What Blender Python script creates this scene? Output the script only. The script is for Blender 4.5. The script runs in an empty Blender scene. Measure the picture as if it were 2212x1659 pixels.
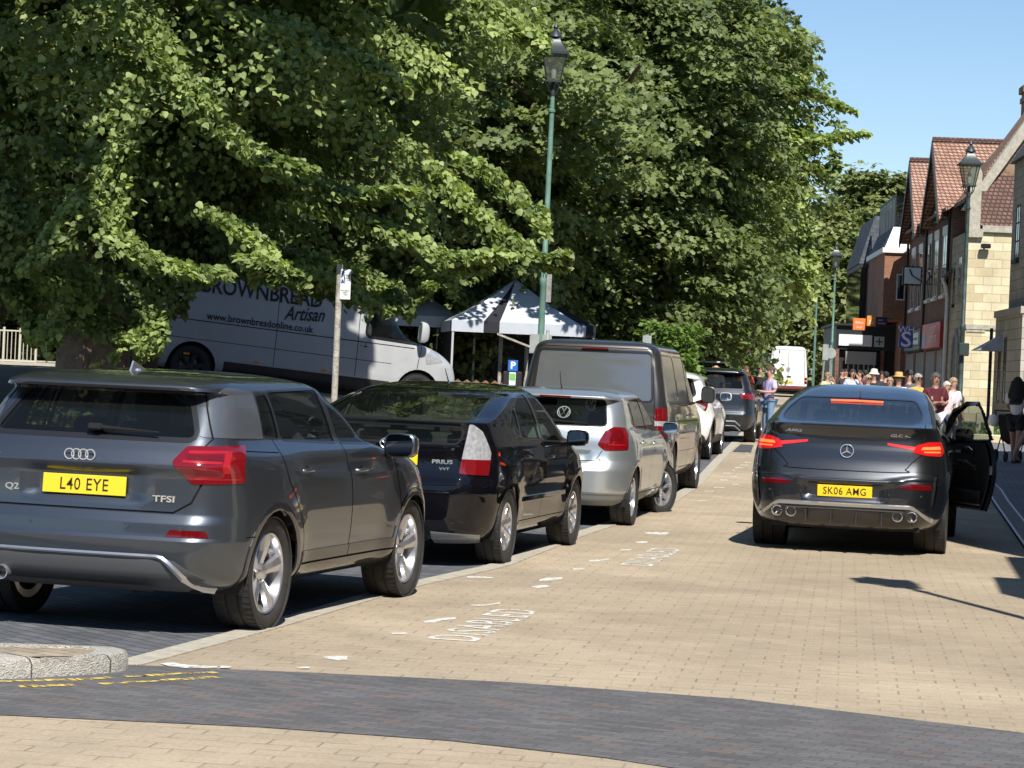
import bpy, bmesh, math, random
import numpy as np
from mathutils import Vector, Matrix
random.seed(7); rng=np.random.default_rng(7)
R=math.radians
scene=bpy.context.scene
COL=scene.collection
# ---------------------------------------------------------------- camera
F=5200.; CH=1.55; ROLL=R(2.5); PITCH=math.atan((829.5-815)/F)
cam=bpy.data.cameras.new('camera'); camo=bpy.data.objects.new('camera',cam); COL.objects.link(camo)
cam.sensor_width=36; cam.lens=36*F/2212; cam.clip_start=.1; cam.clip_end=3000
camo.matrix_world=Matrix.Translation((0,0,CH))@Matrix.Rotation(-PITCH,4,'X')@Matrix.Rotation(R(90),4,'X')@Matrix.Rotation(ROLL,4,'Z')
scene.camera=camo
scene.render.resolution_x=1024; scene.render.resolution_y=768
# ---------------------------------------------------------------- light
SUN_EL=R(50); SUN_AZ=math.atan2(.2,-.98)      # azimuth from +Y towards +X
w=bpy.data.worlds.new('World'); scene.world=w; w.use_nodes=True
nt=w.node_tree; bg=nt.nodes['Background']
sky=nt.nodes.new('ShaderNodeTexSky'); sky.sky_type='NISHITA'; sky.sun_disc=False
sky.sun_elevation=SUN_EL; sky.sun_rotation=SUN_AZ; sky.air_density=1.0; sky.dust_density=0.; sky.ozone_density=4.5
nt.links.new(sky.outputs[0],bg.inputs[0]); bg.inputs[1].default_value=.09
sl=bpy.data.lights.new('sun','SUN'); sl.energy=4.7; sl.angle=R(.5); sl.color=(1,.955,.88)
so=bpy.data.objects.new('sun',sl); COL.objects.link(so)
sd=Vector((math.sin(SUN_AZ)*math.cos(SUN_EL),math.cos(SUN_AZ)*math.cos(SUN_EL),math.sin(SUN_EL)))
so.rotation_euler=sd.to_track_quat('Z','Y').to_euler()
scene.view_settings.view_transform='Standard'; scene.view_settings.look='None'
scene.view_settings.exposure=.5; scene.view_settings.gamma=1
try:
    scene.cycles.max_bounces=8; scene.cycles.transparent_max_bounces=16; scene.cycles.caustics_reflective=False; scene.cycles.caustics_refractive=False
except Exception: pass
# ---------------------------------------------------------------- helpers
def sstep(a,b,x):
    t=np.clip((x-a)/(b-a),0,1); return t*t*(3-2*t)
def interp(x,xs,ys): return np.interp(x,xs,ys)
KY=[-30,0,12.2,14.3,17.5,19.7,24.5,27.3,30.4,35.1,43.5,51.5,75,110,160,400]
KX=[-12,-4.9,-1.85,-1.33,-.63,.02,.86,1.5,2.12,2.83,3.85,4.85,7.7,11.9,17.5,44]
DY=[-30,0,12,24.7,33.6,36.8,56,90,120,160,400]
DX=[-5,1.2,3.2,5.32,6.75,7.3,10.0,13.6,16.3,20,44]
def K(y): return interp(y,KY,KX)
def Dk(y): return interp(y,DY,DX)
def gz(x,y):
    x=np.asarray(x,float); y=np.asarray(y,float)
    b=np.clip(y-25,0,150)*.0115
    d=K(y)-x
    return b+1.15*sstep(2.9,11,d)*sstep(8,24,y)*(1-.3*sstep(42,66,y))
def gzf(x,y): return float(gz(x,y))
def pcam(px,py,Y):      # a photo pixel at a chosen distance -> world point
    u=px-1106; v=829.5-py; c,s=math.cos(ROLL),math.sin(ROLL)
    X=(u*c-v*s)/F; Z=(u*s+v*c)/F; cp,sp=math.cos(PITCH),math.sin(PITCH)
    r=(X,cp+Z*sp,-sp+Z*cp); t=Y/r[1]
    return Vector((r[0]*t,Y,CH+r[2]*t))
def pground(px,py,dz=0):
    lo=pcam(px,py,1.)-Vector((0,0,CH)); t=3.
    while t<400 and CH+lo.z*t>gzf(lo.x*t,t)+dz: t+=.02
    return Vector((lo.x*t,lo.y*t,gzf(lo.x*t,t)))
# materials
MATS={}
def M(name,col=(.5,.5,.5),rough=.6,metal=0,spec=.5,coat=0,var=0,vs=4,bump=0,bs=60,emit=None,es=1,col2=None,trans=0,coatr=.03):
    if name in MATS: return MATS[name]
    m=bpy.data.materials.new(name); m.use_nodes=True; n=m.node_tree; b=n.nodes['Principled BSDF']
    b.inputs['Base Color'].default_value=(*col,1); b.inputs['Roughness'].default_value=rough; b.inputs['Metallic'].default_value=metal
    b.inputs['Specular IOR Level'].default_value=spec; b.inputs['Coat Weight'].default_value=coat; b.inputs['Coat Roughness'].default_value=coatr
    if trans: b.inputs['Transmission Weight'].default_value=trans
    if emit: b.inputs['Emission Color'].default_value=(*emit,1); b.inputs['Emission Strength'].default_value=es
    if var or bump or col2:
        tc=n.nodes.new('ShaderNodeTexCoord')
    if var or col2:
        no=n.nodes.new('ShaderNodeTexNoise'); no.inputs['Scale'].default_value=vs; no.inputs['Detail'].default_value=8; no.inputs['Roughness'].default_value=.65
        n.links.new(tc.outputs['Object'],no.inputs['Vector'])
        cr=n.nodes.new('ShaderNodeValToRGB'); c2=col2 or tuple(min(1,c*(1+var)) for c in col); c1=col if col2 else tuple(c*(1-var) for c in col)
        cr.color_ramp.elements[0].position=.35; cr.color_ramp.elements[1].position=.65
        cr.color_ramp.elements[0].color=(*c1,1); cr.color_ramp.elements[1].color=(*c2,1)
        n.links.new(no.outputs['Fac'],cr.inputs[0]); n.links.new(cr.outputs[0],b.inputs['Base Color'])
    if bump:
        nb=n.nodes.new('ShaderNodeTexNoise'); nb.inputs['Scale'].default_value=bs; nb.inputs['Detail'].default_value=5
        n.links.new(tc.outputs['Object'],nb.inputs['Vector'])
        bp=n.nodes.new('ShaderNodeBump'); bp.inputs['Strength'].default_value=bump; bp.inputs['Distance'].default_value=.02
        n.links.new(nb.outputs['Fac'],bp.inputs['Height']); n.links.new(bp.outputs[0],b.inputs['Normal'])
    MATS[name]=m; return m
def brickmat(name,c1,c2,mortar,bw,bh,ms=.012,rot=0,axis='XY',scale=1,rough=.85,ramp=None,offset=.5,bump=.3,patch=.25,patchs=.6,squash=1,jm=False,smooth=.1):
    """courses in a chosen plane, random tone per block, weathered patches"""
    if name in MATS: return MATS[name]
    m=bpy.data.materials.new(name); m.use_nodes=True; n=m.node_tree; L=n.links.new; b=n.nodes['Principled BSDF']; b.inputs['Roughness'].default_value=rough
    b.inputs['Specular IOR Level'].default_value=.3
    tc=n.nodes.new('ShaderNodeTexCoord'); sx=n.nodes.new('ShaderNodeSeparateXYZ'); cx=n.nodes.new('ShaderNodeCombineXYZ')
    L(tc.outputs['Object'],sx.inputs[0])
    if axis=='WALL':      # use the longer horizontal run for any upright face: x+y
        ad=n.nodes.new('ShaderNodeMath'); ad.operation='ADD'; L(sx.outputs[0],ad.inputs[0]); L(sx.outputs[1],ad.inputs[1]); L(ad.outputs[0],cx.inputs[0]); L(sx.outputs[2],cx.inputs[1])
    else:
        L(sx.outputs['XYZ'.index(axis[0])],cx.inputs[0]); L(sx.outputs['XYZ'.index(axis[1])],cx.inputs[1])
    mp=n.nodes.new('ShaderNodeMapping'); mp.inputs['Rotation'].default_value=(0,0,rot); L(cx.outputs[0],mp.inputs[0])
    br=n.nodes.new('ShaderNodeTexBrick'); L(mp.outputs[0],br.inputs['Vector']); br.offset=offset; br.squash=squash
    br.inputs['Scale'].default_value=1; br.inputs['Brick Width'].default_value=bw; br.inputs['Row Height'].default_value=bh; br.inputs['Mortar Size'].default_value=ms; br.inputs['Mortar Smooth'].default_value=smooth
    br.inputs['Color1'].default_value=(0,0,0,1); br.inputs['Color2'].default_value=(1,1,1,1); br.inputs['Mortar'].default_value=(.5,.5,.5,1)
    cr=n.nodes.new('ShaderNodeValToRGB'); rp=ramp or [(0,c1),(1,c2)]
    e=cr.color_ramp.elements; e[0].position=rp[0][0]; e[0].color=(*rp[0][1],1); e[1].position=rp[-1][0]; e[1].color=(*rp[-1][1],1)
    for p,c in rp[1:-1]: q=e.new(p); q.color=(*c,1)
    L(br.outputs['Color'],cr.inputs[0])
    no=n.nodes.new('ShaderNodeTexNoise'); no.inputs['Scale'].default_value=patchs; no.inputs['Detail'].default_value=10; no.inputs['Roughness'].default_value=.7; L(tc.outputs['Object'],no.inputs['Vector'])
    mr=n.nodes.new('ShaderNodeMapRange'); mr.inputs[1].default_value=.3; mr.inputs[2].default_value=.7; mr.inputs[3].default_value=1-patch; mr.inputs[4].default_value=1+patch; L(no.outputs['Fac'],mr.inputs[0])
    n2=n.nodes.new('ShaderNodeTexNoise'); n2.inputs['Scale'].default_value=45; n2.inputs['Detail'].default_value=6; n2.inputs['Roughness'].default_value=.8; L(tc.outputs['Object'],n2.inputs['Vector'])
    m2=n.nodes.new('ShaderNodeMapRange'); m2.inputs[1].default_value=.3; m2.inputs[2].default_value=.7; m2.inputs[3].default_value=.78; m2.inputs[4].default_value=1.2; L(n2.outputs['Fac'],m2.inputs[0])
    mm=n.nodes.new('ShaderNodeMath'); mm.operation='MULTIPLY'; L(mr.outputs[0],mm.inputs[0]); L(m2.outputs[0],mm.inputs[1])
    mx=n.nodes.new('ShaderNodeMix'); mx.data_type='RGBA'; fo=br.outputs['Fac']
    if jm:      # joints open only here and there, and slow worn patches
        jn=n.nodes.new('ShaderNodeTexNoise'); jn.inputs['Scale'].default_value=5; jn.inputs['Detail'].default_value=4; L(tc.outputs['Object'],jn.inputs['Vector'])
        jr=n.nodes.new('ShaderNodeMapRange'); jr.inputs[1].default_value=.42; jr.inputs[2].default_value=.62; L(jn.outputs['Fac'],jr.inputs[0])
        jx=n.nodes.new('ShaderNodeMath'); jx.operation='MULTIPLY'; L(fo,jx.inputs[0]); L(jr.outputs[0],jx.inputs[1]); fo=jx.outputs[0]
        sn=n.nodes.new('ShaderNodeTexNoise'); sn.inputs['Scale'].default_value=.22; sn.inputs['Detail'].default_value=7; sn.inputs['Roughness'].default_value=.6; sn.inputs['Distortion'].default_value=.6; L(tc.outputs['Object'],sn.inputs['Vector'])
        sr=n.nodes.new('ShaderNodeMapRange'); sr.inputs[1].default_value=.44; sr.inputs[2].default_value=.6; sr.inputs[3].default_value=.84; sr.inputs[4].default_value=1.04; L(sn.outputs['Fac'],sr.inputs[0])
        m3=n.nodes.new('ShaderNodeMath'); m3.operation='MULTIPLY'; L(mm.outputs[0],m3.inputs[0]); L(sr.outputs[0],m3.inputs[1]); mm=m3
    L(fo,mx.inputs[0]); L(cr.outputs[0],mx.inputs[6]); mx.inputs[7].default_value=(*mortar,1)
    vm=n.nodes.new('ShaderNodeVectorMath'); vm.operation='SCALE'; L(mx.outputs[2],vm.inputs[0]); L(mm.outputs[0],vm.inputs['Scale'])
    out=vm.outputs[0]
    L(out,b.inputs['Base Color'])
    if bump:
        sb=n.nodes.new('ShaderNodeMath'); sb.operation='MULTIPLY_ADD'; L(br.outputs['Fac'],sb.inputs[0]); sb.inputs[1].default_value=-1; L(n2.outputs['Fac'],sb.inputs[2])
        bp=n.nodes.new('ShaderNodeBump'); bp.inputs['Strength'].default_value=bump; bp.inputs['Distance'].default_value=.01; L(sb.outputs[0],bp.inputs['Height']); L(bp.outputs[0],b.inputs['Normal'])
    MATS[name]=m; return m
def wornpaint(name,col,lo=.40,hi=.52,sc=22):
    m=M(name,col,.8,var=.12,vs=20); n=m.node_tree; b=n.nodes['Principled BSDF']; o=n.nodes['Material Output']
    tc=n.nodes.new('ShaderNodeTexCoord'); no=n.nodes.new('ShaderNodeTexNoise'); no.inputs['Scale'].default_value=sc; no.inputs['Detail'].default_value=8; no.inputs['Roughness'].default_value=.75; n.links.new(tc.outputs['Object'],no.inputs['Vector'])
    mr=n.nodes.new('ShaderNodeMapRange'); mr.inputs[1].default_value=lo; mr.inputs[2].default_value=hi; n.links.new(no.outputs['Fac'],mr.inputs[0])
    t=n.nodes.new('ShaderNodeBsdfTransparent'); mx=n.nodes.new('ShaderNodeMixShader'); n.links.new(mr.outputs[0],mx.inputs[0]); n.links.new(t.outputs[0],mx.inputs[1]); n.links.new(b.outputs[0],mx.inputs[2]); n.links.new(mx.outputs[0],o.inputs[0]); return m
def glassmat(name,tint=(.5,.55,.53),dark=(.01,.012,.012),fac=.6,rough=.02,ior=1.6):
    if name in MATS: return MATS[name]
    m=bpy.data.materials.new(name); m.use_nodes=True; n=m.node_tree; b=n.nodes['Principled BSDF']; o=n.nodes['Material Output']
    b.inputs['Base Color'].default_value=(*dark,1); b.inputs['Roughness'].default_value=rough; b.inputs['IOR'].default_value=ior
    t=n.nodes.new('ShaderNodeBsdfTransparent'); t.inputs[0].default_value=(*tint,1)
    mx=n.nodes.new('ShaderNodeMixShader'); mx.inputs[0].default_value=fac
    n.links.new(t.outputs[0],mx.inputs[1]); n.links.new(b.outputs[0],mx.inputs[2]); n.links.new(mx.outputs[0],o.inputs[0])
    MATS[name]=m; return m
# objects
def link(name,me,mat=None,parent=None,loc=None,rot=None):
    o=bpy.data.objects.new(name,me); COL.objects.link(o)
    if mat is not None and me is not None:
        for mm in (mat if isinstance(mat,(list,tuple)) else [mat]): me.materials.append(mm)
    if parent is not None: o.parent=parent
    if loc is not None: o.location=loc
    if rot is not None: o.rotation_euler=rot
    return o
def tag(o,label=None,cat=None,group=None,kind=None):
    if label: o['label']=label
    if cat: o['category']=cat
    if group: o['group']=group
    if kind: o['kind']=kind
    return o
def thing(name,label,cat,loc=(0,0,0),rz=0,group=None,rot=None):
    o=bpy.data.objects.new(name,None); COL.objects.link(o); o.location=loc; o.rotation_euler=rot or (0,0,rz); o.empty_display_size=.2
    return tag(o,label,cat,group)
class MB:
    """collects boxes, tubes, lathes into one mesh"""
    def __init__(s): s.v=[]; s.f=[]; s.m=[]; s.cur=0; s.sm=[]
    def add(s,vs,fs,smooth=False):
        k=len(s.v); s.v+= [tuple(v) for v in vs]
        for f in fs: s.f.append([i+k for i in f]); s.m.append(s.cur); s.sm.append(smooth)
        return s
    def mat(s,i): s.cur=i; return s
    def box(s,c,d,rot=None,bev=0):
        x,y,z=[a/2 for a in d]
        if bev and min(x,y,z)>bev*1.01:
            b=bev; vs=[];idx={}
            for sx in(-1,1):
                for sy in(-1,1):
                    for sz in(-1,1):
                        for ax in range(3):
                            p=[sx*(x-b),sy*(y-b),sz*(z-b)]; p[ax]=[sx*x,sy*y,sz*z][ax]; idx[(sx,sy,sz,ax)]=len(vs); vs.append(p)
            fs=[]
            for ax in range(3):
                o=[a for a in range(3) if a!=ax]
                for sg in(-1,1):
                    q=[]
                    for a,bb in((-1,-1),(1,-1),(1,1),(-1,1)):
                        k=[0,0,0]; k[ax]=sg;k[o[0]]=a;k[o[1]]=bb; q.append(idx[(*k,ax)])
                    fs.append(q)
                for a in(-1,1):
                    for bb in(-1,1):
                        k1=[0,0,0];k1[ax]=-1;k1[o[0]]=a;k1[o[1]]=bb;k2=list(k1);k2[ax]=1
                        fs.append([idx[(*k1,o[0])],idx[(*k2,o[0])],idx[(*k2,o[1])],idx[(*k1,o[1])]])
            for sx in(-1,1):
                for sy in(-1,1):
                    for sz in(-1,1): fs.append([idx[(sx,sy,sz,a)] for a in range(3)])
        else:
            vs=[(i,j,k) for i in(-x,x) for j in(-y,y) for k in(-z,z)]
            fs=[[0,1,3,2],[4,6,7,5],[0,4,5,1],[2,3,7,6],[0,2,6,4],[1,5,7,3]]
        if rot is not None:
            m=rot if isinstance(rot,Matrix) else Matrix.Rotation(rot,3,'Z')
            vs=[m@Vector(v) for v in vs]
        return s.add([(v[0]+c[0],v[1]+c[1],v[2]+c[2]) for v in vs],fs)
    def box2(s,a,b): return s.box([(p+q)/2 for p,q in zip(a,b)],[abs(q-p) for p,q in zip(a,b)])
    def tube(s,pts,r,n=8,cap=True):
        pts=[Vector(p) for p in pts]; rs=r if isinstance(r,(list,tuple)) else [r]*len(pts)
        vs=[];fs=[]; up=None
        for i,p in enumerate(pts):
            d=(pts[min(i+1,len(pts)-1)]-pts[max(i-1,0)])
            d=d.normalized() if d.length>1e-9 else Vector((0,0,1))
            if up is None: up=Vector((0,0,1)) if abs(d.z)<.9 else Vector((1,0,0))
            a=up-d*up.dot(d)
            if a.length<1e-4: a=d.orthogonal()
            a.normalize(); up=a
            b=d.cross(a)
            for k in range(n):
                t=2*math.pi*k/n; vs.append(p+(a*math.cos(t)+b*math.sin(t))*rs[i])
        for i in range(len(pts)-1):
            for k in range(n): fs.append([i*n+k,i*n+(k+1)%n,(i+1)*n+(k+1)%n,(i+1)*n+k])
        if cap: fs.append(list(range(n))[::-1]); fs.append([(len(pts)-1)*n+k for k in range(n)])
        return s.add(vs,fs,True)
    def lathe(s,prof,n=24,c=(0,0,0),axis='Z',a0=0,a1=2*math.pi):
        vs=[];fs=[]; full=abs(a1-a0-2*math.pi)<1e-6; m=n if full else n+1
        for r,h in prof:
            for k in range(m):
                t=a0+(a1-a0)*k/n; p=(r*math.cos(t),r*math.sin(t),h)
                if axis=='X': p=(h,r*math.cos(t),r*math.sin(t))
                if axis=='Y': p=(r*math.cos(t),h,r*math.sin(t))
                vs.append((p[0]+c[0],p[1]+c[1],p[2]+c[2]))
        for i in range(len(prof)-1):
            for k in range(n):
                k2=(k+1)%m if full else k+1; fs.append([i*m+k,i*m+k2,(i+1)*m+k2,(i+1)*m+k])
        return s.add(vs,fs,True)
    def quad(s,*p): return s.add(p,[list(range(len(p)))])
    def prism(s,poly,d):        # poly: list of 3D pts (planar), d: extrusion vector
        n=len(poly); a=[Vector(p) for p in poly]; b=[p+Vector(d) for p in a]
        fs=[list(range(n))[::-1],[n+i for i in range(n)]]+[[i,(i+1)%n,n+(i+1)%n,n+i] for i in range(n)]
        return s.add(a+b,fs)
    def mesh(s,name='m',sharp=35):
        me=bpy.data.meshes.new(name); me.from_pydata([tuple(v) for v in s.v],[],s.f)
        me.polygons.foreach_set('material_index',s.m); me.polygons.foreach_set('use_smooth',s.sm)
        bm=bmesh.new(); bm.from_mesh(me); bmesh.ops.recalc_face_normals(bm,faces=bm.faces)
        for e in bm.edges:
            if len(e.link_faces)==2 and e.calc_face_angle(0)>R(sharp): e.smooth=False
        bm.to_mesh(me); bm.free(); me.update(); return me
    def build(s,name,mat,parent=None,loc=None,rot=None): return link(name,s.mesh(name),mat,parent,loc,rot)
TXT={}
def text(name,body,size,mat,parent=None,mw=None,ext=.001,sx=1,shear=0,off=0,align='CENTER',sp=1):
    """lettering lying in its local XY plane, baseline along +X"""
    cu=bpy.data.curves.new(name,'FONT'); cu.body=body; cu.size=size; cu.extrude=ext; cu.shear=shear; cu.offset=off; cu.align_x=align; cu.space_character=sp; cu.align_y='CENTER'; cu.resolution_u=3
    t=bpy.data.objects.new(name,cu); me=bpy.data.meshes.new_from_object(t); bpy.data.objects.remove(t); bpy.data.curves.remove(cu)
    me.transform(Matrix.Diagonal((sx,1,1,1)))
    if mw is not None: me.transform(mw)
    me.materials.clear(); return link(name,me,mat,parent)
def frame_rear(x,y,z,tilt=0,yaw=0):     # text plane facing -Y (towards the rear of a car)
    return Matrix.Translation((x,y,z))@Matrix.Rotation(yaw,4,'Z')@Matrix.Rotation(R(90)+tilt,4,'X')
# ---------------------------------------------------------------- ground
def grid_sheet(name,ys,left,right,nx,dz,mat,zf=gz,kind='structure'):
    vs=[];fs=[]
    for y in ys:
        a,b=float(left(y)),float(right(y))
        for i in range(nx+1):
            x=a+(b-a)*i/nx; vs.append((x,y,float(zf(x,y))+dz))
    n=nx+1
    for j in range(len(ys)-1):
        for i in range(nx): fs.append([j*n+i,j*n+i+1,(j+1)*n+i+1,(j+1)*n+i])
    me=bpy.data.meshes.new(name); me.from_pydata(vs,[],fs); me.polygons.foreach_set('use_smooth',[True]*len(fs))
    o=link(name,me,mat)
    if kind: o['kind']=kind
    return o
tan_ramp=[(0,(.435,.352,.248)),(.35,(.452,.368,.26)),(.7,(.468,.382,.272)),(1,(.445,.363,.26))]
m_road=brickmat('tan_block_paving',(.3,.3,.3),(.4,.4,.4),(.275,.228,.17),.21,.14,.006,rot=R(8),ramp=tan_ramp,patch=.15,patchs=1.1,bump=.7,smooth=.2,jm=True)
m_band=brickmat('dark_brick_band',(.3,.3,.3),(.4,.4,.4),(.085,.083,.084),.15,.062,.004,rot=R(24),ramp=[(0,(.108,.106,.108)),(.5,(.13,.127,.129)),(.82,(.148,.143,.141)),(.92,(.16,.135,.125)),(1,(.175,.13,.112))],patch=.18,patchs=1.6,bump=.5)
m_bay=brickmat('dark_bay_paving',(.3,.3,.3),(.4,.4,.4),(.045,.047,.05),.2,.1,.006,rot=R(50),ramp=[(0,(.10,.105,.115)),(.6,(.125,.13,.14)),(1,(.15,.155,.165))],patch=.25,patchs=.8,bump=.6)
m_pave=brickmat('grey_pavement_blocks',(.3,.3,.3),(.4,.4,.4),(.08,.085,.095),.2,.1,.006,rot=R(10),ramp=[(0,(.15,.155,.17)),(.6,(.185,.19,.2)),(1,(.22,.22,.225))],patch=.2,patchs=.7,bump=.4)
m_conc=M('kerb_concrete',(.44,.4,.32),.9,var=.16,vs=9,bump=.6,bs=90)
m_kerb=M('granite_kerb',(.5,.48,.42),.85,var=.22,vs=30,bump=1,bs=120)
m_asph=M('asphalt',(.11,.11,.115),.9,var=.25,vs=3,bump=.3,bs=150)
m_earth=M('square_surface',(.13,.12,.11),.9,var=.3,vs=1.2,bump=.3)
ys=[-200,-60,-25,-12]+[float(v) for v in np.arange(-6,60,1.5)]+[float(v) for v in np.arange(60,180,4)]+[200,260,400,900,2500]
# one wide sheet to the horizon
xs=[-1500,-500,-200,-90,-60,-45]+[float(v) for v in np.arange(-36,40,1.)]+[45,60,90,200,500,1500]
vs=[(x,y,gzf(x,y)-.02) for y in ys for x in xs]; n=len(xs)
fs=[[j*n+i,j*n+i+1,(j+1)*n+i+1,(j+1)*n+i] for j in range(len(ys)-1) for i in range(n-1)]
me=bpy.data.meshes.new('ground'); me.from_pydata(vs,[],fs); me.polygons.foreach_set('use_smooth',[True]*len(fs))
tag(link('ground',me,m_earth),kind='structure')
rys=[float(v) for v in np.arange(-12,60,.75)]+[float(v) for v in np.arange(60,200,3)]
tag(grid_sheet('road',rys,lambda y:K(y) if y>12.2 else K(y)-max(0,(12.2-y))*1.2,lambda y:Dk(y)+.02,14,0,m_road))
bys=[float(v) for v in np.arange(11.2,110,.75)]
tag(grid_sheet('parking_bay',bys,lambda y:K(y)-3.6,lambda y:K(y)-.02,6,-.004,m_bay))
pys=[float(v) for v in np.arange(-8,200,1.5)]
tag(grid_sheet('pavement',pys,lambda y:Dk(y)+.25,lambda y:Dk(y)+7,8,.035,m_pave))
# flush concrete kerb strip between bay and road
def strip(name,x0f,w,y0,y1,dz,mat,step=.3,th=.05,joint=.9):
    mb=MB(); y=y0
    while y<y1:
        y2=min(y+joint-.006,y1); ya=[y,(y+y2)/2,y2]
        a=[(float(x0f(t))-w/2,t,gzf(float(x0f(t)),t)+dz) for t in ya]; b=[(p[0]+w,p[1],p[2]) for p in a]
        c=[(p[0],p[1],p[2]-th) for p in a]; d=[(p[0],p[1],p[2]-th) for p in b]
        mb.add(a+b+c+d,[[0,3,4,1],[1,4,5,2],[0,1,7,6],[1,2,8,7],[3,9,10,4],[4,10,11,5],[0,6,9,3],[2,5,11,8]])
        y=y2+.006
    return mb.build(name,mat)
tag(strip('kerb_strip',lambda y:K(y)-.07,.17,12.25,75,.008,m_conc),kind='structure')
# channel drain along the right-hand pavement
dr=thing('channel_drain','long slotted metal drain channel along the edge of the shaded pavement','drain')
m_grate=M('drain_grate',(.2,.2,.21),.5,metal=.6,var=.2,vs=12)
m_dedge=M('drain_edge_metal',(.42,.42,.43),.45,metal=.5,var=.15,vs=8)
m_black=M('matt_black',(.01,.01,.01),.7)
eb=MB();sb=MB();bb=MB()
y=14.
while y<70:
    for k in range(2):
        pass
    x0=float(Dk(y));x1=float(Dk(y+.5));z0=gzf(x0,y)
    for off,w_ in((.035,.03),(.235,.03)):
        eb.quad((x0+off-w_/2,y,z0+.036),(x0+off+w_/2,y,z0+.036),(x1+off+w_/2,y+.5,z0+.042),(x1+off-w_/2,y+.5,z0+.042))
    bb.quad((x0+.02,y,z0+.024),(x0+.25,y,z0+.024),(x1+.25,y+.5,z0+.03),(x1+.02,y+.5,z0+.03))
    for k in range(10):
        t=k/10; xx=x0+(x1-x0)*t+.135; sb.box((xx,y+.5*t+.012,z0+.03+.006*t),(.17,.024,.008))
    y+=.5
eb.build('edge_rail',m_dedge,dr); sb.build('slotted_grate',m_grate,dr); bb.build('channel',m_black,dr)
# dark brick band across the road
def poly_sheet(name,pts_top,pts_bot,dz,mat,sub=6):
    a=[Vector(p) for p in pts_top]; b=[Vector(p) for p in pts_bot]; vs=[];fs=[]
    for p,q in zip(a,b):
        for k in range(sub+1):
            r=p.lerp(q,k/sub); vs.append((r[0],r[1],gzf(r[0],r[1])+dz))
    n=sub+1
    for j in range(len(a)-1):
        for k in range(sub): fs.append([j*n+k,j*n+k+1,(j+1)*n+k+1,(j+1)*n+k])
    me=bpy.data.meshes.new(name); me.from_pydata(vs,[],fs); return link(name,me,mat)
bt=[(-7,11.5),(-4,11.95),(-2.6,12.15),(-1.83,12.25),(-.9,12.25),(.05,12.22),(1.21,11.95),(2.45,11.18),(3.6,10.3),(5,9.0)]
bo=[(-7,9.9),(-4,10.2),(-3,10.33),(-2.1,10.35),(-1.0,10.33),(-.2,10.18),(.45,9.9),(1.1,9.45),(2.1,8.6),(3.4,7.3)]
tag(poly_sheet('brick_band',bt,bo,.0035,m_band),kind='structure')
# kerbed island, bottom left
isl=thing('kerb_island','raised paved island end with worn pale granite kerb beside the dark bay paving','kerb island',(0,0,0))
out=[(-7,11.7),(-3.2,12.1),(-2.5,12.16),(-2.05,12.2),(-1.93,12.19),(-1.87,12.12),(-1.87,12.0),(-1.92,11.88),(-2.05,11.76),(-2.25,11.58),(-2.6,11.33),(-3.2,10.95),(-7,8.6)]
H_=.10
def inset(p,d,c=(-2.9,11.7)):
    v=Vector((c[0]-p[0],c[1]-p[1])); l=v.length
    return (p[0]+v.x/l*d*(1.15 if abs(v.x)>abs(v.y)*.6 else 1),p[1]+(v.y/l*d if abs(v.y)>.3*l else math.copysign(d,v.y)))
kb=MB()
rows=[]
for d,z in((0,-.02),(.0,H_-.035),(.014,H_-.008),(.035,H_),(.14,H_),(.15,H_-.05)):
    rows.append([(*inset(p,d),z) for p in out])
vs=[p for r in rows for p in r]; n=len(out)
kb.add(vs,[[j*n+i,j*n+i+1,(j+1)*n+i+1,(j+1)*n+i] for j in range(len(rows)-1) for i in range(n-1)],True)
kb.build('kerb',m_kerb,isl)
jb=MB()
for i in(3,7,9,10):
    for j in range(len(rows)-2):
        a=Vector(rows[j][i]);b_=Vector(rows[j+1][i]); t=(Vector(rows[j][(i+1)%n])-a); t.z=0; t=t.normalized()*.004; u=Vector((0,0,.0015)); jb.add([a-t+u,a+t+u,b_+t+u,b_-t+u],[[0,1,2,3]])
jb.build('kerb_joint',M('kerb_joint_grime',(.06,.055,.045),.95),isl)
pb=MB(); ip=[(*inset(p,.13),H_-.012) for p in out]; pb.add(ip,[list(range(n))])
pb.build('paving',brickmat('island_paving',(.3,.3,.3),(.4,.4,.4),(.22,.19,.15),.2,.1,.007,rot=R(35),ramp=[(0,(.36,.28,.2)),(.5,(.42,.34,.25)),(1,(.47,.4,.3))],patch=.2,bump=.7),isl)
# ---- road markings
m_paint=wornpaint('road_paint_white',(.70,.68,.62),.36,.5)
m_yel=wornpaint('road_paint_yellow',(.74,.53,.1),.43,.53,14)
def mark(name,label,polys,mat,dz=.003,cat='road marking',group=None):
    mb=MB()
    for pg in polys:
        mb.add([(p[0],p[1],gzf(p[0],p[1])+dz) for p in pg],[list(range(len(pg)))])
    return tag(mb.build(name,mat),label,cat,group)
def chips(x0,y0,dx,dy,n,w_,l_,seed,jit=.25):
    r=random.Random(seed); P=[]
    for k in range(n):
        t=(k+.5)/n; cx=x0+dx*t+r.uniform(-jit,jit)*w_; cy=y0+dy*t; a=w_*r.uniform(.25,.5); b=l_*r.uniform(.3,.5)
        P.append([(cx+a*r.uniform(-1.1,-.8),cy-b),(cx+a*r.uniform(.2,1.1),cy-b*r.uniform(.8,1.1)),(cx+a,cy+b*r.uniform(.1,.9)),(cx+a*r.uniform(-.6,.9),cy+b),(cx-a,cy+b*r.uniform(.4,1))])
    return P
def pxpoly(pts): return [tuple(pground(*p)[:2]) for p in pts]
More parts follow.
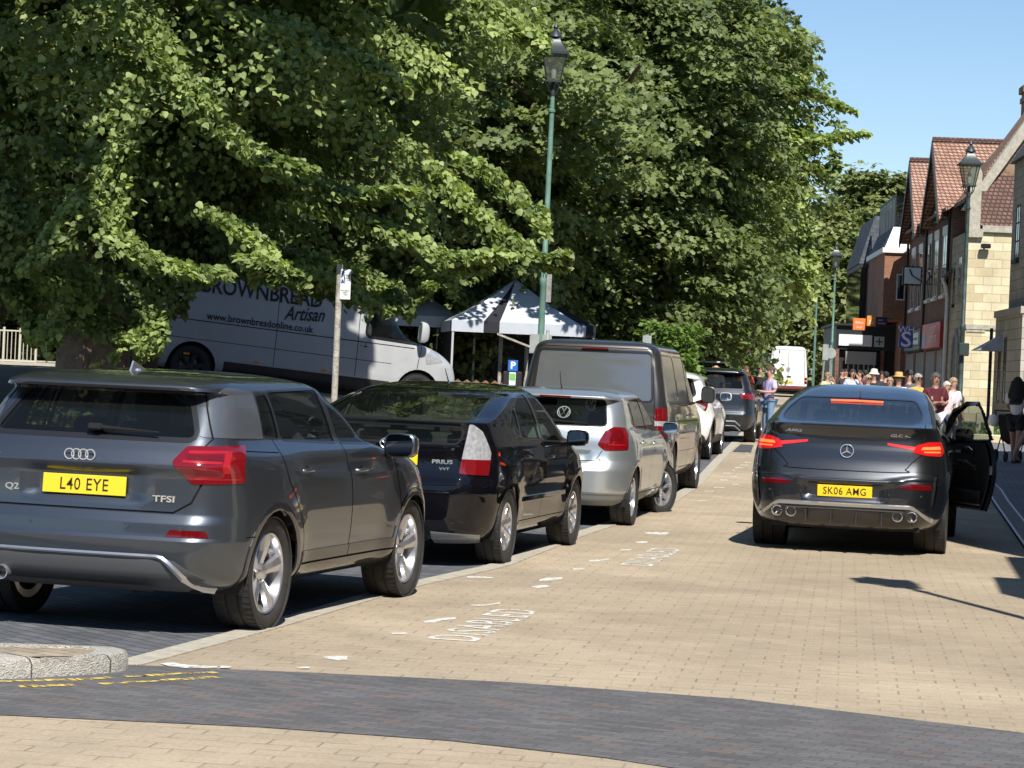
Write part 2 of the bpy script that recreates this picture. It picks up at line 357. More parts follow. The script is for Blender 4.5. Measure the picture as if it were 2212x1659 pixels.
# rectangular bay marks along the outside of the bays (read off the photo)
bay_marks=[([(700,1418),(752,1416),(748,1428),(730,1430),(700,1424)],'square white paint block on the tan paving nearest the dark band'),
 ([(912,1346),(950,1335),(985,1332),(984,1337),(955,1341),(940,1348),(915,1349)],'long broken white dash just left of the nearer DISABLED lettering'),
 ([(1016,1308),(1050,1307),(1082,1299),(1080,1304),(1046,1311),(1018,1312)],'thin white dash above the nearer DISABLED lettering'),
 ([(1147,1268),(1180,1262),(1188,1268),(1160,1274)],'small white fleck between the two DISABLED words, nearer the kerb'),
 ([(1164,1254),(1180,1248),(1216,1246),(1214,1251),(1190,1256),(1165,1258)],'longest white dash between the two DISABLED words'),
 ([(1236,1229),(1262,1227),(1262,1231),(1240,1233)],'short white dash beside the silver hatchback'),
 ([(1272,1212),(1300,1208),(1317,1205),(1314,1209),(1290,1215),(1274,1216)],'tapering white dash left of the farther DISABLED lettering'),
 ([(1339,1187),(1364,1186),(1362,1190),(1341,1191)],'tiny white dash above the farther DISABLED lettering'),
 ([(1374,1170),(1400,1169),(1398,1174),(1376,1175)],'second white fleck beyond the farther DISABLED lettering'),
 ([(1392,1150),(1418,1149),(1445,1150),(1440,1156),(1425,1157),(1395,1154)],'farthest white dash in the row, level with the silver hatchback wheel')]
for i,(pg,lb) in enumerate(bay_marks):
    P=[tuple(p) for p in pxpoly(pg)]; cyy=sum(p[1] for p in P)/len(P); P=[(p[0],cyy+(p[1]-cyy)*.72) for p in P]
    mark('bay_marking',lb,[P],m_paint,group='worn white bay marks')
mark('bay_marking','thin white fleck close to the kerb strip behind the black liftback',[pxpoly([(1008,1246),(1040,1246),(1066,1248),(1064,1250),(1010,1249)])],m_paint,group='worn white bay marks')
mark('bay_marking','thin white fleck between the square block and the nearer DISABLED word',[pxpoly([(846,1368),(880,1367),(880,1370),(848,1371)])],m_paint,group='worn white bay marks')
mark('bay_marking','ragged white line at the top edge of the dark brick band near the kerb island',[pxpoly([(345,1436),(372,1434),(395,1438),(440,1441),(470,1442),(468,1446),(400,1446),(360,1441)])],m_paint,.0065,group='worn white bay marks')
mark('bay_marking','small white chip at the edge of the dark band just right of the ragged line',[pxpoly([(478,1441),(500,1443),(496,1446),(474,1446)])],m_paint,.0065,group='worn white bay marks')
mark('bay_marking','small white chip at the edge of the dark band under the square block',[pxpoly([(640,1444),(670,1443),(668,1447),(645,1447)])],m_paint,.0065,group='worn white bay marks')
P=[];rr=random.Random(3)
for k in range(22):
    y=31+k*1.1; x=float(K(y))+.28+rr.uniform(-.05,.25); a=rr.uniform(.02,.09); b=rr.uniform(.04,.16); P.append([(x-a,y-b),(x+a,y-b*.8),(x+a*.8,y+b),(x-a*.7,y+b*.9)])
mark('bay_marking','trail of tiny white paint flecks running along the far kerb strip',P,m_paint,group='worn white bay marks')
# DISABLED lettering, worn
def road_word(word,p0,p1,hgt,label,seed,wear):
    a=pground(*p0);b=pground(*p1); d=(b-a); L=d.xy.length; ang=math.atan2(d.y,d.x)
    cu=bpy.data.curves.new('t','FONT'); cu.body=word; cu.size=1; cu.align_x='LEFT'; cu.space_character=1.12; cu.resolution_u=4; cu.offset=.004
    t=bpy.data.objects.new('t',cu); me=bpy.data.meshes.new_from_object(t); bpy.data.objects.remove(t)
    n=len(me.vertices); co=np.empty(n*3); me.vertices.foreach_get('co',co); co=co.reshape(-1,3)
    wd=co[:,0].max()-co[:,0].min(); co[:,0]=(co[:,0]-co[:,0].min())*L/wd; co[:,1]=(co[:,1]-co[:,1].min())/(co[:,1].max()-co[:,1].min())*hgt
    bm=bmesh.new(); vv=[bm.verts.new(c) for c in co]
    for p in me.polygons:
        try: bm.faces.new([vv[i] for i in p.vertices])
        except ValueError: pass
    # wear the paint away along the block joints
    for k in range(1,int(L/.07)):
        bmesh.ops.bisect_plane(bm,geom=bm.verts[:]+bm.edges[:]+bm.faces[:],plane_co=(k*.07+.01*((k*7)%5),0,0),plane_no=(1,.15,0))
    for k in range(1,int(hgt/.045)+1):
        bmesh.ops.bisect_plane(bm,geom=bm.verts[:]+bm.edges[:]+bm.faces[:],plane_co=(0,k*.045,0),plane_no=(.12,1,0))
    r=random.Random(seed); dead=[f for f in bm.faces if r.random()<wear]
    bmesh.ops.delete(bm,geom=dead,context='FACES')
    ca,sa=math.cos(ang),math.sin(ang)
    for v in bm.verts:
        x,y=v.co.x,v.co.y; X=a.x+x*ca-y*sa; Y=a.y+x*sa+y*ca; v.co=(X,Y,gzf(X,Y)+.003)
    m2=bpy.data.meshes.new('w'); bm.to_mesh(m2); bm.free()
    tag(link('road_word',m2,m_paint),label,'road marking',group='painted DISABLED words')
road_word('DISABLED',(1028,1387),(1168,1321),.30,'nearer worn white DISABLED lettering on the tan paving',1,.05)
road_word('DISABLED',(1408,1224),(1474,1187),.28,'farther worn white DISABLED lettering beside the dark coupe shadow',2,.05)
# double yellow lines on the band
def yline(off,label,seed,wear):
    r=random.Random(seed); cp=[(-3.6,11.12),(-3.0,11.2),(-2.6,11.28),(-2.3,11.4),(-2.0,11.58),(-1.75,11.8),(-1.55,11.98),(-1.38,12.08)]
    P=[]
    for i in range(len(cp)-1):
        a=Vector(cp[i]);b=Vector(cp[i+1]); d=(b-a).normalized(); nn=Vector((d.y,-d.x)); L=(b-a).length; k=0.
        while k<L:
            l=r.uniform(.04,.13)
            if r.random()>wear*(.4+i*.09):
                c=a+d*k+nn*off; w0=.042*r.uniform(.5,1); w1=.042*r.uniform(.4,1)
                P.append([tuple(c-nn*w0),tuple(c+nn*w1),tuple(c+d*(l-.012)+nn*w0),tuple(c+d*(l-.012)-nn*w1*.8)])
            k+=l
    mark('yellow_line',label,P,m_yel,.0065,group='double yellow lines')
yline(-.02,'worn yellow line on the dark bricks, the one closer to the kerb island',4,.16)
yline(.16,'worn yellow line on the dark bricks, the outer one away from the kerb island',9,.28)
# inspection cover between the cars
mb=MB(); q=[pground(1582,976),pground(1600,960),pground(1628,962),pground(1622,978)]
mb.add([(p.x,p.y,p.z+.007) for p in q],[[0,1,2,3]]); tag(mb.build('inspection_cover',M('cover_iron',(.1,.1,.105),.6,metal=.3,var=.2)),'dark rectangular inspection cover in the paving behind the grey car','manhole cover')
# ---------------------------------------------------------------- cars
def pchip(x,y,q):
    x=np.asarray(x,float); y=np.asarray(y,float); h=np.diff(x); d=np.diff(y)/h; n=len(x); m=np.zeros(n)
    for i in range(1,n-1):
        if d[i-1]*d[i]>0:
            w1=2*h[i]+h[i-1]; w2=h[i]+2*h[i-1]; m[i]=(w1+w2)/(w1/d[i-1]+w2/d[i])
    m[0]=d[0]; m[-1]=d[-1]
    k=np.clip(np.searchsorted(x,q)-1,0,n-2); t=(q-x[k])/h[k]
    return (2*t**3-3*t**2+1)*y[k]+(t**3-2*t**2+t)*h[k]*m[k]+(-2*t**3+3*t**2)*y[k+1]+(t**3-t**2)*h[k]*m[k+1]
def shell(levels,nt=110,tr=.04,tf=.08,ya=.9,yf_=1.1,disp=None,ns=(14,14,64,10,8)):
    """body skin as stacked plan outlines; columns: z yr yf w rcx rcy bow fcx fcy fbow"""
    A=np.array(levels,float)
    # parameter along the stack = distance covered by the rear/side profile
    dz=np.hypot(np.diff(A[:,0]),np.diff(A[:,3]))+.35*np.abs(np.diff(A[:,1]))+.12*np.abs(np.diff(A[:,2]))+.004
    t=np.concatenate([[0],np.cumsum(dz)]); q=np.linspace(0,t[-1],nt); q=np.unique(np.concatenate([q,t]))
    C=[pchip(t,A[:,k],q) for k in range(A.shape[1])]
    z,yr,yf,w,rcx,rcy,bow,fcx,fcy,fbow=C
    n1,n2,n3,n4,n5=ns; S=n1+n2+n3+n4+n5+1; P=np.zeros((len(q),S,3))
    for i in range(len(q)):
        W=max(w[i],.01); a=min(rcx[i],W*.95); b=min(fcx[i],W*.95)
        X=[];Y=[]
        u=np.linspace(0,1,n1,endpoint=False); x=u*(W-a); X.append(x); Y.append(yr[i]+bow[i]*(x/W)**2)
        y0=yr[i]+bow[i]*((W-a)/W)**2; s0=2*bow[i]*((W-a)/W)/W*a
        th=np.linspace(0,math.pi/2,n2,endpoint=False); sx=np.sin(th)**.92; X.append((W-a)+a*sx); Y.append(y0+(rcy[i])*(1-np.cos(th))+s0*sx*.9)
        ys_=y0+rcy[i]+s0*.9
        y1=yf[i]-fbow[i]*((W-b)/W)**2; s1=2*fbow[i]*((W-b)/W)/W*b
        ye=y1-fcy[i]-s1*.9
        if ye<ys_+.02: mid=(ye+ys_)/2; ys2,ye=mid-.01,mid+.01; Y[-1]=Y[0][-1]+(Y[-1]-Y[0][-1])*(ys2-Y[0][-1])/max(1e-3,ys_-Y[0][-1]); ys_=ys2
        u=np.linspace(0,1,n3,endpoint=False); Y.append(ys_+(ye-ys_)*u); X.append(np.full(n3,W))
        th=np.linspace(math.pi/2,0,n4,endpoint=False); sx=np.sin(th)**.92; X.append((W-b)+b*sx); Y.append(ye+(y1-ye)*np.cos(th)*1.0)
        u=np.linspace(1,0,n5+1); x=u*(W-b); X.append(x); Y.append(yf[i]-fbow[i]*(x/W)**2)
        X=np.concatenate(X);Y=np.concatenate(Y)
        Lf=A[:,2].max(); g=1-tr*np.clip((ya-Y)/ya,0,1)**2-tf*np.clip((Y-(Lf-yf_))/yf_,0,1)**2
        P[i,:,0]=X*g; P[i,:,1]=Y; P[i,:,2]=z[i]
    if disp: P=disp(P)
    U=np.concatenate([np.zeros((P.shape[0],1)),np.cumsum(np.linalg.norm(np.diff(P[:,:,:2],axis=1),axis=2),axis=1)],axis=1)
    du=np.gradient(P,axis=1); dv=np.gradient(P,axis=0); N=np.cross(du,dv); ln=np.linalg.norm(N,axis=2,keepdims=True)
    N=np.where(ln>1e-9,N/np.maximum(ln,1e-9),[0,0,1]); N[:,0,0]=0; N[:,-1,0]=0
    N/=np.maximum(np.linalg.norm(N,axis=2,keepdims=True),1e-9)
    V=np.concatenate([P,N,U[:,:,None]],axis=2); V[:,0,0]=0; V[:,-1,0]=0
    faces=[]
    for i in range(V.shape[0]-1):
        for j in range(S-1):
            faces.append([tuple(V[i,j]),tuple(V[i,j+1]),tuple(V[i+1,j+1]),tuple(V[i+1,j])])
    return [[f,'body'] for f in faces]
def bb(f):
    a=np.array(f); return a
def rnd(poly,r=.03,n=4):
    """round the corners of a convex polygon"""
    out=[];m=len(poly); rr=r if isinstance(r,(list,tuple)) else [r]*m
    for i in range(m):
        p0=Vector(poly[i-1]);p=Vector(poly[i]);p1=Vector(poly[(i+1)%m]); a=(p0-p);b=(p1-p); d=min(rr[i],a.length*.49,b.length*.49)
        if d<1e-4: out.append(tuple(p)); continue
        A=p+a.normalized()*d; B=p+b.normalized()*d
        for k in range(n+1):
            t=k/n; out.append(tuple(A*(1-t)**2+p*2*t*(1-t)+B*t*t))
    return out
def circle(cy,cz,r,n=28): return [(cy+r*math.cos(2*math.pi*k/n),cz+r*math.sin(2*math.pi*k/n)) for k in range(n)]
AX={'side':(1,2),'rear':(0,2),'wrap':(6,2),'top':(0,1)}
def cut(S,poly,proj,newtag,src=('body',),cond=None):
    a,b=AX[proj]; pg=[Vector((p[0],p[1])) for p in poly]
    ar=sum(pg[i-1].x*pg[i].y-pg[i].x*pg[i-1].y for i in range(len(pg)))
    if ar<0: pg=pg[::-1]
    E=[(pg[i-1],pg[i]) for i in range(len(pg))]
    x0=min(p.x for p in pg);x1=max(p.x for p in pg);y0=min(p.y for p in pg);y1=max(p.y for p in pg)
    if isinstance(src,str): src=(src,)
    out=[]
    for it in S:
        f,tg=it
        if tg not in src: out.append(it); continue
        fa=[v[a] for v in f]
        if max(fa)<=x0 or min(fa)>=x1: out.append(it); continue
        fb=[v[b] for v in f]
        if max(fb)<=y0 or min(fb)>=y1: out.append(it); continue
        if cond:
            n=len(f); c=[sum(v[k] for v in f)/n for k in range(6)]
            if not cond(c): out.append(it); continue
        elif proj in('side',) and sum(v[3] for v in f)/len(f)<.12: out.append(it); continue
        elif proj in('rear','wrap') and (sum(v[1] for v in f)/len(f)>1.9): out.append(it); continue
        ins=list(f); outs=[]
        for p,q in E:
            ex,ey=q.x-p.x,q.y-p.y
            d=[ex*(v[b]-p.y)-ey*(v[a]-p.x) for v in ins]
            if min(d)>=-1e-9: continue
            if max(d)<=1e-9: ins=None; break
            A=[];B=[]; m=len(ins)
            for k in range(m):
                v0,v1=ins[k],ins[(k+1)%m]; d0,d1=d[k],d[(k+1)%m]
                if d0>=0: A.append(v0)
                if d0<=0: B.append(v0)
                if d0*d1<0:
                    t=d0/(d0-d1); vi=tuple(x+(y-x)*t for x,y in zip(v0,v1)); A.append(vi); B.append(vi)
            if len(B)>=3: outs.append(B)
            ins=A
            if len(ins)<3: ins=None; break
        if ins is None: out.append(it)
        else:
            out+=[[o,tg] for o in outs]; out.append([ins,newtag])
    return out
def gap(S,pts,w=.0035,proj='side',src=('body',),cond=None,tagn='gap'):
    for p,q in zip(pts[:-1],pts[1:]):
        p=Vector(p);q=Vector(q); d=(q-p); L=d.length
        if L<1e-6: continue
        d/=L; n=Vector((-d.y,d.x))*w; e=d*w*.8
        S=cut(S,[p-e-n,q+e-n,q+e+n,p-e+n],proj,tagn,src,cond)
    return S
def curve2(pts,n=6):
    """smooth polyline through points"""
    P=[Vector(p) for p in pts]; out=[]
    for i in range(len(P)-1):
        p0=P[max(i-1,0)];p1=P[i];p2=P[i+1];p3=P[min(i+2,len(P)-1)]
        for k in range(n):
            t=k/n; out.append(.5*((2*p1)+(p2-p0)*t+(2*p0-5*p1+4*p2-p3)*t*t+(3*p1-p0-3*p2+p3)*t**3))
    out.append(P[-1]); return [tuple(p) for p in out]
def extract(S,tags,name,mats,parent,sides=(1,-1),off=0,skirt=0,matidx=None,xf=None,join_mirror=True):
    """turn tagged faces into one mesh with exact normals"""
    vs=[];ns=[];fs=[];mi=[]; key={}
    def vid(p,n):
        k=(round(p[0],5),round(p[1],5),round(p[2],5),round(n[0],2),round(n[1],2),round(n[2],2))
        if k not in key: key[k]=len(vs); vs.append(p); ns.append(n)
        return key[k]
    T=tags if isinstance(tags,(list,tuple,set)) else [tags]
    sel=[f for f in S if f[1] in T]
    if not sel: return None
    edges={}
    for sgn in sides:
        for f,tg in sel:
            o=off[tg] if isinstance(off,dict) else off
            ids=[]
            for v in f:
                n=Vector((v[3]*sgn,v[4],v[5])); p=Vector((v[0]*sgn,v[1],v[2]))+n*o
                ids.append(vid(tuple(p),tuple(n)))
            u=[]; [u.append(i) for i in ids if i not in u]
            if len(u)<3: continue
            if sgn<0: u=u[::-1]
            fs.append(u); mi.append((matidx or {}).get(tg,0))
            if skirt:
                for a,b in zip(u,u[1:]+u[:1]): edges[(a,b)]=edges.get((a,b),0)+1
    if skirt:
        for (a,b),c in list(edges.items()):
            if (b,a) in edges: continue
            pa,pb=Vector(vs[a]),Vector(vs[b]); na,nb=Vector(ns[a]),Vector(ns[b])
            sn=(pb-pa).cross(na)
            if sn.length<1e-9: continue
            sn.normalize()
            k=len(vs); vs+= [tuple(pa),tuple(pb),tuple(pb-nb*skirt),tuple(pa-na*skirt)]; ns+=[tuple(sn)]*4
            fs.append([k+1,k,k+3,k+2]); mi.append((matidx or {}).get('_skirt',mi[0]))
    if xf is not None:
        r3=xf.to_3x3(); vs=[tuple(xf@Vector(v)) for v in vs]; ns=[tuple(r3@Vector(n)) for n in ns]
    me=bpy.data.meshes.new(name); me.from_pydata(vs,[],fs)
    me.polygons.foreach_set('material_index',mi); me.polygons.foreach_set('use_smooth',[True]*len(fs))
    if me.validate(): pass
    if len(me.vertices)==len(ns): me.normals_split_custom_set_from_vertices(ns)
    return link(name,me,mats,parent)
def paint(name,col,metal=.6,rough=.35,flake=.12):
    if name in MATS: return MATS[name]
    m=M(name,col,rough,metal,spec=.0,coat=1,coatr=.02); n=m.node_tree; b=n.nodes['Principled BSDF']
    tc=n.nodes.new('ShaderNodeTexCoord'); v=n.nodes.new('ShaderNodeTexNoise'); v.inputs['Scale'].default_value=900; n.links.new(tc.outputs['Object'],v.inputs['Vector'])
    mr=n.nodes.new('ShaderNodeMapRange'); mr.inputs[1].default_value=.3; mr.inputs[2].default_value=.7; mr.inputs[3].default_value=1-flake; mr.inputs[4].default_value=1+flake; n.links.new(v.outputs['Fac'],mr.inputs[0])
    # thin road dust, a little heavier in soft patches
    d=n.nodes.new('ShaderNodeTexNoise'); d.inputs['Scale'].default_value=2.3; d.inputs['Detail'].default_value=8; n.links.new(tc.outputs['Object'],d.inputs['Vector'])
    dr_=n.nodes.new('ShaderNodeMapRange'); dr_.inputs[1].default_value=.45; dr_.inputs[2].default_value=.8; dr_.inputs[3].default_value=.02; dr_.inputs[4].default_value=.1; n.links.new(d.outputs['Fac'],dr_.inputs[0])
    n.links.new(dr_.outputs[0],b.inputs['Coat Roughness'])
    sc=n.nodes.new('ShaderNodeVectorMath'); sc.operation='SCALE'; sc.inputs[0].default_value=col; n.links.new(mr.outputs[0],sc.inputs['Scale'])
    n.links.new(sc.outputs[0],b.inputs['Base Color']); return m
m_glass=glassmat('car_glass',fac=.5,tint=(.6,.66,.63))
m_priv=glassmat('privacy_glass',tint=(.15,.16,.16),fac=.85,ior=2.4,dark=(.13,.137,.142),rough=.12)  # grey base stands in for sky reflected in the tinted glass
m_trim=M('black_trim',(.015,.015,.016),.35,coat=.3)
m_plast=M('black_plastic',(.028,.028,.03),.55,var=.15,vs=12)
m_gap=M('panel_gap',(.003,.003,.003),.9)
m_tyre=M('tyre_rubber',(.03,.029,.028),.78,var=.25,vs=14,bump=.25,bs=200)
m_tread=M('tyre_tread',(.04,.039,.037),.9,var=.2,vs=25)
m_alloy=M('alloy_silver',(.62,.63,.65),.28,metal=.85,coat=.4)
m_chrome=M('chrome',(.92,.92,.93),.16,metal=.85)
m_satin=M('satin_silver',(.5,.51,.53),.3,metal=.8,coat=.3)
m_disc=M('brake_disc',(.2,.19,.18),.4,metal=.8)
m_liner=M('car_interior_trim',(.02,.02,.021),.85)
m_seat=M('seat_fabric',(.12,.12,.125),.85,var=.2,vs=8)
m_red=M('tail_lamp_red',(.17,.003,.006),.1,coat=1,spec=.6)
m_red2=M('tail_lamp_dark_red',(.12,.003,.005),.1,coat=1)
m_redlit=M('tail_lamp_segment',(.36,.008,.012),.2,coat=1)
m_brake=M('lit_brake_lamp',(1,.12,.04),.3,emit=(1,.1,.02),es=1.7)
m_brake2=M('lit_lamp_bar',(.5,.02,.02),.3,emit=(1,.03,.03),es=.45)
m_clear=M('clear_lamp',(.5,.52,.54),.1,coat=1,metal=.5,col2=(.85,.85,.87),vs=34)
m_plate_y=M('plate_yellow',(.9,.62,.02),.35,coat=.3)
m_plate_w=M('plate_white',(.8,.8,.78),.35,coat=.3)
m_ink=M('plate_ink',(.012,.012,.012),.5)
m_mirror=M('mirror_glass',(.75,.78,.8),.02,metal=1)
def wheel(parent,x,y,r,width,side,spokes=5,style='twin',rimr=None,steer=0,rimmat=None,dark=None,tilt=0):
    """side +1: outer face towards +x"""
    w_=bpy.data.objects.new('wheel',None); COL.objects.link(w_); w_.parent=parent; w_.location=(x,y,r-.004); w_.rotation_euler=(0,0,(0 if side>0 else math.pi)+steer)
    rimr=rimr or r*.66; h=width/2
    t=MB(); pr=[(rimr-.004,-h*.8),(rimr+.01,-h*.93),(r*.86,-h*1.04),(r*.95,-h*.98),(r*.985,-h*.84)]
    for g in(-.5,-.17,.17,.5):
        a=g*width; pr+=[(r*.998,a-.008),(r*.97,a-.006),(r*.97,a+.006),(r*.998,a+.008)]
    pr+=[(r*.985,h*.84),(r*.95,h*.98),(r*.86,h*1.04),(rimr+.01,h*.93),(rimr-.004,h*.8)]
    t.lathe(pr,48,axis='X')
    # tread blocks: small lateral sipes
    t.mat(1)
    for k in range(56):
        a=2*math.pi*k/56
        for sx in(-1,1):
            c=Vector((sx*h*.78,math.cos(a)*r*.985,math.sin(a)*r*.985)); m=Matrix.Rotation(a,3,'X')
            t.box(c,(.045,.012,.012),m)
    t.build('tyre',[m_tyre,m_plast],w_)
    rm=rimmat or m_alloy
    b=MB(); b.lathe([(rimr,h*.82),(rimr-.008,h*.9),(rimr-.018,h*.84),(rimr-.03,h*.3),(rimr-.045,-h*.8),(rimr,-h*.85)],40,axis='X')
    xo=h*.62
    def spoke(a,w0,w1,r0,r1,dx0,dx1,dep=.03,slant=0):
        ca,sa=math.cos(a),math.sin(a); vs=[]
        for (rr_,ww,dx) in((r0,w0,dx0),((r0+r1)/2,(w0+w1)/2*.86,(dx0+dx1)/2+.006),(r1,w1,dx1)):
            of=slant*(rr_-r0)/(r1-r0)
            for s_,d_ in((-1,-dep),(-.82,-.004),(0,.006),(.82,-.004),(1,-dep)):
                tx=s_*ww/2+of; vs.append((xo+dx+d_,ca*rr_-sa*tx,sa*rr_+ca*tx))
        fs=[[i*5+k,i*5+k+1,(i+1)*5+k+1,(i+1)*5+k] for i in range(2) for k in range(4)]
        b.add(vs,fs,False)
    R0=rimr-.02
    for k in range(spokes):
        a=2*math.pi*k/spokes+tilt
        if style=='blade': spoke(a,.075,.1,.03,R0,-.015,.02,.035)
        elif style=='twin':
            spoke(a,.05,.034,.035,R0,-.018,.018,.03,slant=.045); spoke(a,.05,.034,.035,R0,-.018,.018,.03,slant=-.045)
        elif style=='star': spoke(a,.06,.115,.03,R0,-.02,.02,.03)
        elif style=='thin': spoke(a-.09,.026,.02,.03,R0,-.01,.014,.03,slant=.03); spoke(a+.09,.026,.02,.03,R0,-.01,.014,.03,slant=-.03)
    b.lathe([(.001,xo+.004),(.03,xo+.004),(.05,xo-.004),(.068,xo-.022),(.07,xo-.05)],20,axis='X')
    b.build('rim',rm,w_)
    d=MB(); d.lathe([(.001,-.01),(.16*r/.33,-.01),(.16*r/.33,.012),(.08,.014),(.08,.03),(.001,.03)],28,axis='X'); d.mat(1); d.lathe([(.001,-h*.5),(rimr-.03,-h*.5)],28,axis='X')
    d.mat(1)
    for k in range(5):
        a=2*math.pi*k/5+.3; d.lathe([(.001,.006),(.007,.006),(.007,0)],6,c=(xo-.008,math.cos(a)*.047,math.sin(a)*.047),axis='X')
    d.build('brake_disc',[m_disc,m_black],w_)
    return w_
def arch_liner(parent,y,r,hw,W,z0=.15):
    mb=MB()
    for s in(-1,1):
        n=14; vs=[]
        for xx in(W,W-hw):
            for k in range(n+1):
                a=-.35+(math.pi+.7)*k/n; vs.append((s*xx,y+r*math.cos(a),r*.94+r*math.sin(a)))
        mb.add(vs,[[k,k+1,n+1+k+1,n+1+k] for k in range(n)],True)
        mb.add([vs[n+1+k] for k in range(n+1)],[list(range(n+1))])
    return mb
def underbody(parent,L,W,wr,yr_,yf_,zf=.24):
    mb=MB(); mb.box((0,L/2,zf+.02),(W*1.5,L-.5,.05))
    mb2=arch_liner(parent,yr_,wr*1.13,.34,W-.03); mb.add(mb2.v,mb2.f,False); mb2=arch_liner(parent,yf_,wr*1.13,.34,W-.03); mb.add(mb2.v,mb2.f,False)
    mb.box((0,yr_,wr*.9),(W*1.5,.1,.1)); mb.tube([(.25,yr_-.5,.25),(.28,yr_+.6,.23),(.1,yf_-.5,.24)],.035,8)
    mb.box((0,.45,.33),(W*1.2,.35,.16),bev=.04)
    return mb.build('underbody',m_black,parent)
def seats(parent,yf,yr_,W,zs=.5,rear=True,top=1.18,light=None):
    s=MB()
    def seat(x,y,w,h,head=True):
        s.box((x,y+.25,zs),(w,.5,.16),bev=.05)
        s.box((x,y-.02,zs+.32),(w,.15,h),Matrix.Rotation(R(-12),3,'X').to_3x3(),bev=.05)
        if head: s.box((x,y-.13,zs+.32+h/2+.12),(.26,.1,.19),bev=.04); s.tube([(x-.05,y-.12,zs+.25+h/2),(x-.05,y-.13,zs+.35+h/2)],.008,6); s.tube([(x+.05,y-.12,zs+.25+h/2),(x+.05,y-.13,zs+.35+h/2)],.008,6)
    for x in(-W*.42,W*.42): seat(x,yf,.5,.6)
    if rear:
        s.box((0,yr_+.22,zs),(W*1.45,.5,.16),bev=.05); s.box((0,yr_-.04,zs+.28),(W*1.45,.14,.52),Matrix.Rotation(R(-14),3,'X').to_3x3(),bev=.05)
        for x in(-W*.45,0,W*.45): s.box((x,yr_-.14,zs+.6),(.25,.09,.15),bev=.035)
    s.box((0,yf+.95,.92),(W*1.45,.45,.2),bev=.06)
    s.build('seat',light or m_seat,parent)
    st=MB(); st.lathe([(.165,-.014),(.18,0),(.165,.014),(.152,0),(.165,-.014)],24)
    for k in range(3): a=R(90+120*k); st.box((math.cos(a)*.08,math.sin(a)*.08,0),(.03,.16,.015),a-math.pi/2)
    o=st.build('steering_wheel',m_trim,parent,(W*.42,yf+.62,.98),(R(65),0,0))
def plate(parent,txt,x,y,z,w=.52,h=.111,tilt=0,mat=None,cx=0,size=.105,yaw=0):
    mb=MB(); mb.box((0,0,0),(w,h,.008),bev=.003); Mx=frame_rear(x,y,z,tilt,yaw)
    o=mb.build('number_plate',mat or m_plate_y,parent); o.data.transform(Mx)
    t=text('plate_lettering',txt,size,m_ink,o,Mx@Matrix.Translation((0,-.002,.006)),sx=.87,off=.0002,sp=1.08,ext=.0006)
    return o
def mirror(parent,x,y,z,side,col,w=.2,h=.15,arm=.06,gm=None):
    mb=MB(); prof=[]
    vs=[];n=12
    for i,(dy,sc) in enumerate(((-.045,.9),(-.035,1),(0,1.0),(.05,.93),(.09,.75),(.11,.45),(.116,.1))):
        for k in range(n):
            a=2*math.pi*k/n; cx=math.copysign(abs(math.cos(a))**.55,math.cos(a)); sz=math.copysign(abs(math.sin(a))**.6,math.sin(a))
            vs.append((w/2*sc*cx,dy,h/2*sc*sz-.01*(i>3)))
    fs=[[i*n+k,i*n+(k+1)%n,(i+1)*n+(k+1)%n,(i+1)*n+k] for i in range(6) for k in range(n)]+[[6*n+k for k in range(n)]]
    mb.add(vs,fs,True); mb.mat(1)
    mb.box((-side*(w/2+arm/2-.02),.02,-h*.42),(arm+.06,.05,.035),bev=.01)
    o=mb.build('wing_mirror',[col,m_trim],parent,(x+side*(w/2+arm),y,z),(0,0,side*R(-6)))
    g=MB(); g.add([(w/2*.84*math.copysign(abs(math.cos(2*math.pi*k/16))**.55,math.cos(2*math.pi*k/16)),-.040,h/2*.84*math.copysign(abs(math.sin(2*math.pi*k/16))**.6,math.sin(2*math.pi*k/16))) for k in range(16)],[list(range(16))])
    g.build('mirror_glass',gm or m_mirror,o)
    b=MB(); b.add([(vs[k][0]*1.0,-.0385,vs[k][2]*1.0) for k in range(n)],[list(range(n))]); b.build('mirror_rim',m_trim,o)
    return o
def handle(parent,x,y,z,mat,L=.17,yaw=0):
    mb=MB(); pts=[(x-.01,y-L/2,z),(x+.022,y-L/2+.02,z),(x+.03,y,z+.002),(x+.022,y+L/2-.02,z),(x-.01,y+L/2,z)]
    mb.tube(curve2pt(pts),[.011]*len(curve2pt(pts)),8)
    return mb
def curve2pt(pts,n=4):
    P=[Vector(p) for p in pts]; out=[]
    for i in range(len(P)-1):
        p0=P[max(i-1,0)];p1=P[i];p2=P[i+1];p3=P[min(i+2,len(P)-1)]
        for k in range(n):
            t=k/n; out.append(.5*((2*p1)+(p2-p0)*t+(2*p0-5*p1+4*p2-p3)*t*t+(3*p1-p0-3*p2+p3)*t**3))
    out.append(P[-1]); return out
def xat(S,y,z,tags=None):
    """outer x of the skin near (y,z)"""
    best=None;bd=1e9
    for f,tg in S:
        v=f[0]
        if v[3]<.2: continue
        d=(v[1]-y)**2+(v[2]-z)**2
        if d<bd: bd=d; best=v[0]
    return best
def yat(S,x,z):
    best=None;bd=1e9
    for f,tg in S:
        v=f[0]
        if v[4]>-.05: continue
        d=(v[0]-abs(x))**2+(v[2]-z)**2+ (0 if v[1]<1.2 else 5)
        if d<bd: bd=d; best=v[1]
    return best
def ring(poly,proj,S,new,src,w): pass
